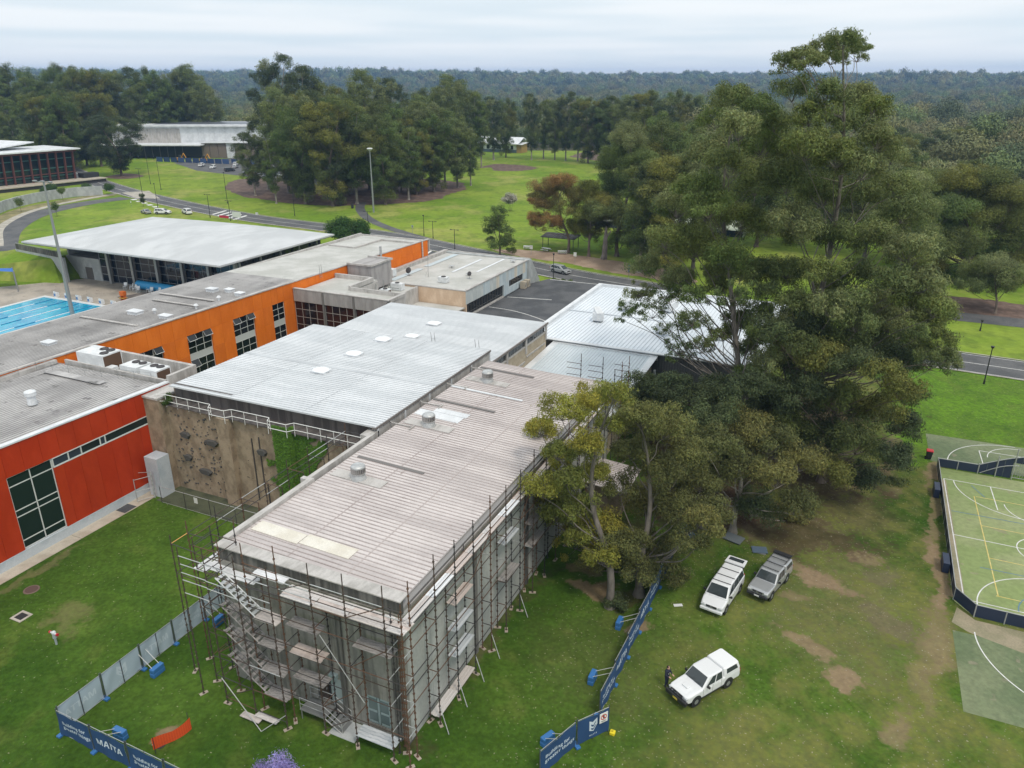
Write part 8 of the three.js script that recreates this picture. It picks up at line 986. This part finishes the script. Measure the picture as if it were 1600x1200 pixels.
heroTree('gum_tree', 'tallest gum tree, its flat top standing clear of the skyline', 'T4', [16.6, -50], { r: 0.5, cols: GREEN.grey, leaf: 0.32, bark: barkGrey, seed: 15, fork: 0.25, dens: 1.0 });
heroTree('gum_tree', 'tall gum tree with hanging sprays in front of the white shed', 'T5', [12.2, -45.6], { r: 0.42, cols: [...GREEN.grey, ...GREEN.mid], leaf: 0.3, bark: barkGrey, seed: 16, fork: 0.3, dens: 1.0 });
heroTree('gum_tree', 'bushy dark tree with yellowish edges at the foot of the tallest gum', 'T6', [21, -47], { r: 0.4, cols: [...GREEN.dark, ...GREEN.tips], leaf: 0.32, bark: barkBrown, seed: 17, fork: 0.2 });
heroTree('gum_tree', 'dark low gum between the annexe wall and the bark litter', 'T7', [9.6, -40], { r: 0.3, cols: [...GREEN.dark, GREEN.olive[1]], leaf: 0.3, seed: 18, fork: 0.25 });
heroTree('gum_tree', 'grey-green gum on the far roadside behind the white shed', 'T8', [-31.5, -144], { r: 0.5, cols: [...GREEN.grey, ...GREEN.mid], leaf: 0.36, bark: barkBrown, seed: 19, fork: 0.25 });
heroTree('red_leaf_tree', 'reddish-brown leafed tree beside the picnic tables', 'T9', [-43.2, -142.4], { r: 0.4, cols: GREEN.red, leaf: 0.32, bark: barkBrown, seed: 20, fork: 0.3 });
heroTree('gum_tree', 'golden-green tree right beside the reddish one', 'T9b', [-37.4, -140.8], { r: 0.36, cols: GREEN.golden, leaf: 0.32, bark: barkBrown, seed: 21, fork: 0.3 });
heroTree('gum_tree', 'slight open-crowned gum behind the flat office roof', 'T10', [-56.8, -132.6], { r: 0.24, cols: GREEN.mid, leaf: 0.4, bark: barkBrown, seed: 22, fork: 0.2, dens: 0.7 });
heroTree('broad_tree', 'broad round tree with yellow-green tufts beyond the far road', 'R1', [42, -152], { r: 0.6, cols: [...GREEN.tips, ...GREEN.golden, ...GREEN.mid], leaf: 0.42, bark: barkBrown, seed: 23, fork: 0.2 });
heroTree('broad_tree', 'small pale-leafed tree on the bare ground beyond the road', 'R2', [44.6, -125.6], { r: 0.26, cols: GREEN.grey, leaf: 0.32, bark: barkBrown, seed: 24, fork: 0.35 });
heroTree('gum_tree', 'grey-green gum behind the far shoulder of the tallest gum', 'R4', [28, -118], { r: 0.4, cols: GREEN.grey, leaf: 0.34, seed: 25, fork: 0.25 });
// kinds of more distant trees, grown once and copied
function kindHeads(R, n, h, spread, low, rad) { const o = []; for (let k = 0; k < n; k++) { const v = Math.pow((k + 0.5) / n, 0.85), y = mixn(low, 1, v) * h, w = spread * Math.sin(Math.PI * Math.min(1, 0.18 + 0.8 * (1 - v) + 0.05)) * (0.35 + 0.65 * Math.sqrt(R())), a = k * 2.4 + R(); o.push([Math.cos(a) * w, y - rad * 0.6, Math.sin(a) * w, rad * (0.75 + 0.5 * R())]); } return o; }
const kinds = [];
{
  const defs = [[0, 24, 6.6, 0.2, 3.1, GREEN.grey, barkGrey], [1, 26, 7, 0.14, 3.3, [...GREEN.tips, ...GREEN.mid], barkBrown], [2, 18, 5, 0.22, 2.8, [...GREEN.mid, ...GREEN.grey], barkPale], [3, 28, 9, 0.16, 3.4, GREEN.dark, barkBrown], [0, 22, 6.2, 0.24, 3.0, [...GREEN.grey, ...GREEN.dark], barkPale], [1, 26, 7.4, 0.14, 3.4, [...GREEN.golden, ...GREEN.tips, ...GREEN.dark], barkBrown]];
  defs.forEach(([k, n, sp, low, rad, cols, bark], i) => { const g = new THREE.Group(); growTree(g, kindHeads(rng(600 + i), n, 30, sp, low, rad), { r: 0.5, cols, leaf: 0.5, bark, seed: 640 + i, fork: 0.22, clumps: 8, dens: 0.8 }); (kinds[k] ||= []).push(g); });
}
{
  const R = rng(808), place = (list, name, label, group) => { const ang = ([x, z]) => Math.atan2(x - CX, -(z - CZ)); [...TREES[list]].sort((a, b) => ang(a) - ang(b)).forEach(([x, z, h, k, w], i) => { const c = kinds[k][Math.floor(R() * kinds[k].length)].clone(); c.name = numbered(name); c.position.set(x, 0, z); c.rotation.y = R() * 6.28; const s = h / 30; c.scale.set(w * mixn(s, 1, 0.35), s, w * mixn(s, 1, 0.35)); tag(c, `${label}, ${ORD[i]} from the left`, 'tree', group); scene.add(c); }); };
  place('grove', 'gum_tree', 'gum tree in the mulched grove by the road', 'gum trees of the mulched grove'); place('back', 'gum_tree', 'tall gum tree behind the mulched grove', 'tall gums behind the grove'); place('midline', 'gum_tree', 'gum tree at the far end of the sports field', 'trees at the end of the sports field'); place('farleft', 'gum_tree', 'gum tree in the wood behind the sports centre', 'wood behind the sports centre'); place('roadside', 'gum_tree', 'gum tree in the belt behind the white shed', 'gums between the shed and the field'); place('right', 'gum_tree', 'tree of the wood beyond the far road', 'wood beyond the far road');
  const f = TREES.fig, lab = ['broad dark fig tree on the lawn by the sports centre', 'dark rounded tree behind the timber pavilion']; f.forEach(([x, z, h, k, w], i) => { const c = kinds[3][0].clone(); c.name = numbered('fig_tree'); c.position.set(x, 0, z); c.scale.set(w * 0.95, h / 30, w * 0.95); c.rotation.y = i * 2; tag(c, lab[i], 'tree'); scene.add(c); });
}
// the far wood that covers the hills: one mass
{
  const lod = (n, s, seed, hr) => { const L = new Leaves(), R = rng(seed); for (let k = 0; k < 7; k++) { const a = k * 2.4, d = k ? 2.6 : 0; L.clump(Math.cos(a) * d, 8.5 + (k ? (k % 3) * 1.2 : 3), Math.sin(a) * d, hr, hr * 0.75, hr, n, s, [1, 1, 1], R); } return L.build(); };
  const mat = new THREE.MeshStandardMaterial({ vertexColors: true, roughness: 0.9, side: THREE.DoubleSide }), R = rng(909), tone = [[0.13, 0.165, 0.07], [0.10, 0.135, 0.062], [0.18, 0.19, 0.075], [0.15, 0.20, 0.07], [0.20, 0.195, 0.09], [0.115, 0.15, 0.08]];
  for (const [r0, r1, step, geo, sc] of [[262, 1000, 10, lod(330, 0.75, 1, 2.9), 1.25], [1000, 2300, 15, lod(130, 1.25, 2, 3.2), 1.5], [2300, 4700, 26, lod(46, 2.3, 3, 3.4), 2.3]]) {
    const pts = []; for (let r = r0; r < r1; r += step) { const da = step / r; for (let a = -0.82; a < 0.82; a += da) { const rr = r + (R() - 0.5) * step, aa = a + (R() - 0.5) * da, az = aa + 24.6 * D2R * 0; const side = Math.sin(aa); if (rr < 480 && !(side > 0.17 || side < -0.5 && rr > 440)) continue; const dx = Math.sin(aa), dz = -Math.cos(aa), ct = Math.cos(24.6 * D2R), st = Math.sin(24.6 * D2R); const x = CX + rr * (dx * ct + dz * st), z = CZ + rr * (dz * ct - dx * st); pts.push([x, z]); } }
    const im = new THREE.InstancedMesh(geo, mat, pts.length), m4 = new THREE.Matrix4(), q = new THREE.Quaternion(), cc = new THREE.Color();
    pts.forEach(([x, z], i) => { const s = sc * (0.55 + 0.85 * R() * R() + 0.35 * samb(N512b, x * 0.5, z * 0.5)), c = tone[Math.floor(clamp(samb(N512, x * 0.8, z * 0.8) * 1.6 - 0.3 + (R() - 0.5) * 0.5, 0, 0.999) * tone.length)], v = 0.75 + 0.5 * R(); q.setFromAxisAngle(V(0, 1, 0), R() * 6.28); m4.compose(V(x, terrainHeight(x, z) - 1.5 * sc, z), q, V(s, s * (0.85 + 0.4 * R()), s)); im.setMatrixAt(i, m4); im.setColorAt(i, cc.setRGB(c[0] * v, c[1] * v, c[2] * v)); });
    im.name = numbered('distant_wood'); im.castShadow = im.receiveShadow = true; tag(im, ['wood of mixed gums filling the valley', 'hazy wooded slopes across the valley', 'bluish wooded ridge along the skyline'][r0 < 900 ? 0 : r0 < 2000 ? 1 : 2], 'wood', null, 'stuff'); scene.add(im);
  }
}
// bushes, saplings, creeper, blossom
function bush(name, label, x, z, y, heads, cols, leaf, group, seed, dens = 1) { const t = thing(name, label, 'plant', [x, y, z], group); const L = new Leaves(), R = rng(seed), st = []; heads.forEach(([a, b, c, r]) => { st.push(taper([V(a * 0.2, -0.05, c * 0.2), V(a * 0.6, b * 0.5, c * 0.6), V(a, b, c)], 0.04, 0.015, 4)); for (let k = 0; k < 4; k++) L.clump(a + (R() - 0.5) * r, b + (R() - 0.4) * r * 0.6, c + (R() - 0.5) * r, r * 0.7, r * 0.55, r * 0.7, Math.round(dens * 26 * r * r / (leaf * leaf)), leaf, cols[Math.floor(R() * cols.length)], R); }); const add = (n, g, m) => { const q = new THREE.Mesh(m.map ? uvMetres(g) : g, m); q.name = n; q.castShadow = q.receiveShadow = true; t.add(q); }; add('stems', join(st), barkBrown); add('foliage', L.build(), leafM); }
bush('shrub', 'dense green shrub beyond the pool hall roof corner', -96, -126, 0, [[-3, 4.5, 0, 3], [0, 5, 0, 3.2], [3, 4.5, -1, 3], [1, 3, 2, 3], [5, 3.5, -1, 2.4]], [[0.05, 0.11, 0.022], [0.07, 0.13, 0.03]], 0.5, null, 51);
bush('shrub', 'small clipped shrub beside the parked white cars', -196, -152, 0, [[0, 2.2, 0, 1.2], [0.3, 3.6, 0, 1.0]], GREEN.dark, 0.4, null, 52);
[[-34.6, -113.2], [-33.4, -113.6], [-32, -113.8], [-35.4, -113.6]].forEach(([x, z], i) => bush('shrub', `low round shrub on the traffic island, ${ORD[[1, 2, 3, 0][i]]} from the sloped concrete end`, x, z, 0.1, [[0, 0.6, 0, 0.6], [0.4, 0.5, 0.2, 0.5]], GREEN.mid, 0.3, 'traffic island shrubs', 60 + i));
[[-232, -150, 4], [-222, -128, 3.6], [-206, -108, 3.2], [-204, -127, 3.4]].forEach(([x, z, h], i) => bush('sapling', `young staked sapling on the verge by the drive, ${ORD[i]} from the pavilion deck`, x, z, 0, [[0, h, 0, 1.4], [0.6, h - 0.8, 0.4, 1.1], [-0.6, h - 0.6, -0.3, 1.1]], GREEN.mid, 0.45, null, 70 + i, 0.6));
[[-243, -152, 3], [-246, -157, 3.2], [-238, -164, 2.8], [-231, -168, 2.6]].forEach(([x, z, h], i) => bush('shrub', `green shrub over the pale retaining wall, ${ORD[i]} from the left`, x, z, 1.2, [[0, h * 0.6, 0, 1.8], [1.5, h * 0.5, 1, 1.6], [-1.5, h * 0.5, -1, 1.6]], [[0.06, 0.12, 0.03], [0.08, 0.13, 0.035]], 0.5, 'shrubs along the retaining wall', 80 + i));
bush('blossom_tree', 'small tree covered in white blossom on the sports field', -82.4, -194, 0, [[0, 4.4, 0, 1.8], [-1.2, 3.8, 0.4, 1.5], [1.2, 3.8, -0.4, 1.5], [0.2, 3.2, 1, 1.4]], [[0.42, 0.40, 0.34], [0.10, 0.12, 0.06], [0.5, 0.47, 0.41]], 0.4, null, 90);
bush('jacaranda', 'small jacaranda in violet bloom at the bottom picture edge', -3.0, 8.1, 0, [[-1.2, 3.9, 0.2, 0.85], [0, 4.3, -0.2, 0.95], [1.0, 4.1, 0.1, 0.85], [0.4, 3.5, 0.9, 0.9], [-0.6, 3.3, 0.8, 0.9], [1.8, 3.6, 0.4, 0.6]], [[0.32, 0.27, 0.56], [0.38, 0.33, 0.64], [0.26, 0.22, 0.46]], 0.16, null, 91, 1.1);
bush('shrub', 'low tangled shrub at the foot of the olive gum', 7.9, -18.4, 0, [[0, 0.7, 0, 0.7], [0.6, 0.6, 0.4, 0.6], [-0.5, 0.5, 0.3, 0.6]], GREEN.dark, 0.25, null, 92);
bush('shrub', 'grey-blue bush against the fence side of the concrete hall', 6.2, -24.5, 0, [[0, 0.9, 0, 0.8], [0.7, 0.8, -0.4, 0.7]], [[0.07, 0.09, 0.085], [0.08, 0.1, 0.09]], 0.25, null, 93);
bush('shrub', 'weed growing from the corner pier of the climbing-wall hall', -38.4, -18.5, 9.3, [[0, 0.9, 0, 0.45], [0.3, 0.5, 0.3, 0.4], [-0.2, 0.3, 0.4, 0.4]], [[0.07, 0.12, 0.025]], 0.18, null, 94);
{ // creeper on the climbing wall
  const t = thing('creeper', 'bright green creeper hanging down the climbing wall', 'creeper', [-22, 0, -18]), L = new Leaves(), R = rng(95), put1 = (x, y, z, nz, nx = 0) => { const v = 0.7 + 0.6 * R(); L.leaf(x + 22, y, z + 18, (R() - 0.5) * 0.9 + nx, 0.35 + (R() - 0.5) * 0.7, nz + (R() - 0.5) * 0.6, 0.2 + 0.14 * R(), 0.17, [0.11 * v, 0.225 * v, 0.03], R); };
  for (let k = 0; k < 6200; k++) { const y = R() * 9.9, x = -24.95 + R() * 1.8; if (R() > 0.35 + 0.65 * sst(2.2, 4, y)) continue; put1(x, y, -17.72 + R() * 0.14, 1); }
  for (let k = 0; k < 2600; k++) put1(-23.18 + R() * 0.08, R() * 9.9, -17.75 - R() * 0.65, 0.2, 1);
  for (let k = 0; k < 9000; k++) { const y = R() * 9.2, x = -23.2 + R() * 4.3, edge = -20.2 - 0.7 * Math.sin(y * 1.3) + (y < 4.5 ? 0.7 : 0); if (x > edge || samb(N512b, x * 30, y * 30) < 0.4) continue; put1(x, y, -18.36 + R() * 0.12, 1); }
  for (let k = 0; k < 4200; k++) { const y = R() * 5.8, x = -28.4 + R() * 3.5; if (samb(N512b, x * 34 + 60, y * 34) < 0.52 + 0.1 * (-25 - x) * 0.5) continue; put1(x, y, -18.36 + R() * 0.1, 1); }
  const add = (n, g, m) => { const q = new THREE.Mesh(g, m); q.name = n; q.castShadow = q.receiveShadow = true; t.add(q); }; add('leaves', L.build(), leafM); add('stems', join([taper([V(-2, 0, 0.25), V(-1.9, 4, 0.27), V(-2.2, 9.6, 0.25)], 0.05, 0.02, 5), taper([V(0.4, 0, -0.33), V(0, 4, -0.33), V(0.6, 8.6, -0.33)], 0.04, 0.02, 5)]), barkBrown.map ? plain([0.12, 0.09, 0.06], 0.9) : barkBrown);
}
// far buildings on the ridge and houses among the trees
{
  const R = rng(97), wl = plain([0.55, 0.54, 0.52], 0.8), gl = plain([0.12, 0.14, 0.16], 0.5), far = (name, label, az, r, w, h, d, floors, cols, group) => { const a = Math.atan((az - 800) / 1200 / 1.0758), dx = Math.sin(a), dz = -Math.cos(a), ct = Math.cos(24.6 * D2R), st = Math.sin(24.6 * D2R), x = CX + r * (dx * ct + dz * st), z = CZ + r * (dz * ct - dx * st), y = terrainHeight(x, z), t = thing(name, label, 'building', [x, y, z], group, a * -1 + 24.6 * D2R); const add = (n, g, m) => { const q = new THREE.Mesh(g, m); q.name = n; q.castShadow = q.receiveShadow = true; t.add(q); }; add('wall', bx(-w / 2, w / 2, -4, h, -d, 0), wl); add('roof', bx(-w / 2 - 0.5, w / 2 + 0.5, h, h + 1, -d - 0.5, 0.5), floors > 1 ? wl : plain([0.5, 0.5, 0.5], 0.6)); for (let f = 0; f < floors; f++) for (let k = 0; k < cols; k++) add('window', bx(-w / 2 + (k + 0.2) * w / cols, -w / 2 + (k + 0.8) * w / cols, (f + 0.35) * h / floors, (f + 0.75) * h / floors, 0.02, 0.3), gl); };
  far('hospital_block', 'wide grey block of buildings on the far ridge', 62, 3600, 70, 44, 30, 4, 6); far('hospital_block', 'cream block with a stepped top on the far ridge', 103, 3650, 44, 46, 30, 4, 4); far('water_tower', 'pale frame tower rising above the middle trees', 983, 900, 9, 21, 6, 2, 3);
  const spots = [[1090, 1150], [1082, 1190], [1100, 1230], [1060, 1300], [1218, 2600], [1235, 2650], [1290, 2700], [1320, 2600], [1370, 2700], [1470, 860], [1535, 900], [955, 1120], [1465, 2300], [1430, 2500], [690, 3000]]; spots.sort((a, b) => a[0] - b[0]); spots.forEach(([u, r], i) => far('house', `pale house among trees on the far slopes, ${ORD[i]} from the left`, u, r, 11 + R() * 8, r > 2000 ? 16 : 10, 9, 1, 2, 'far houses among the trees'));
}
renderer.render(scene, camera);
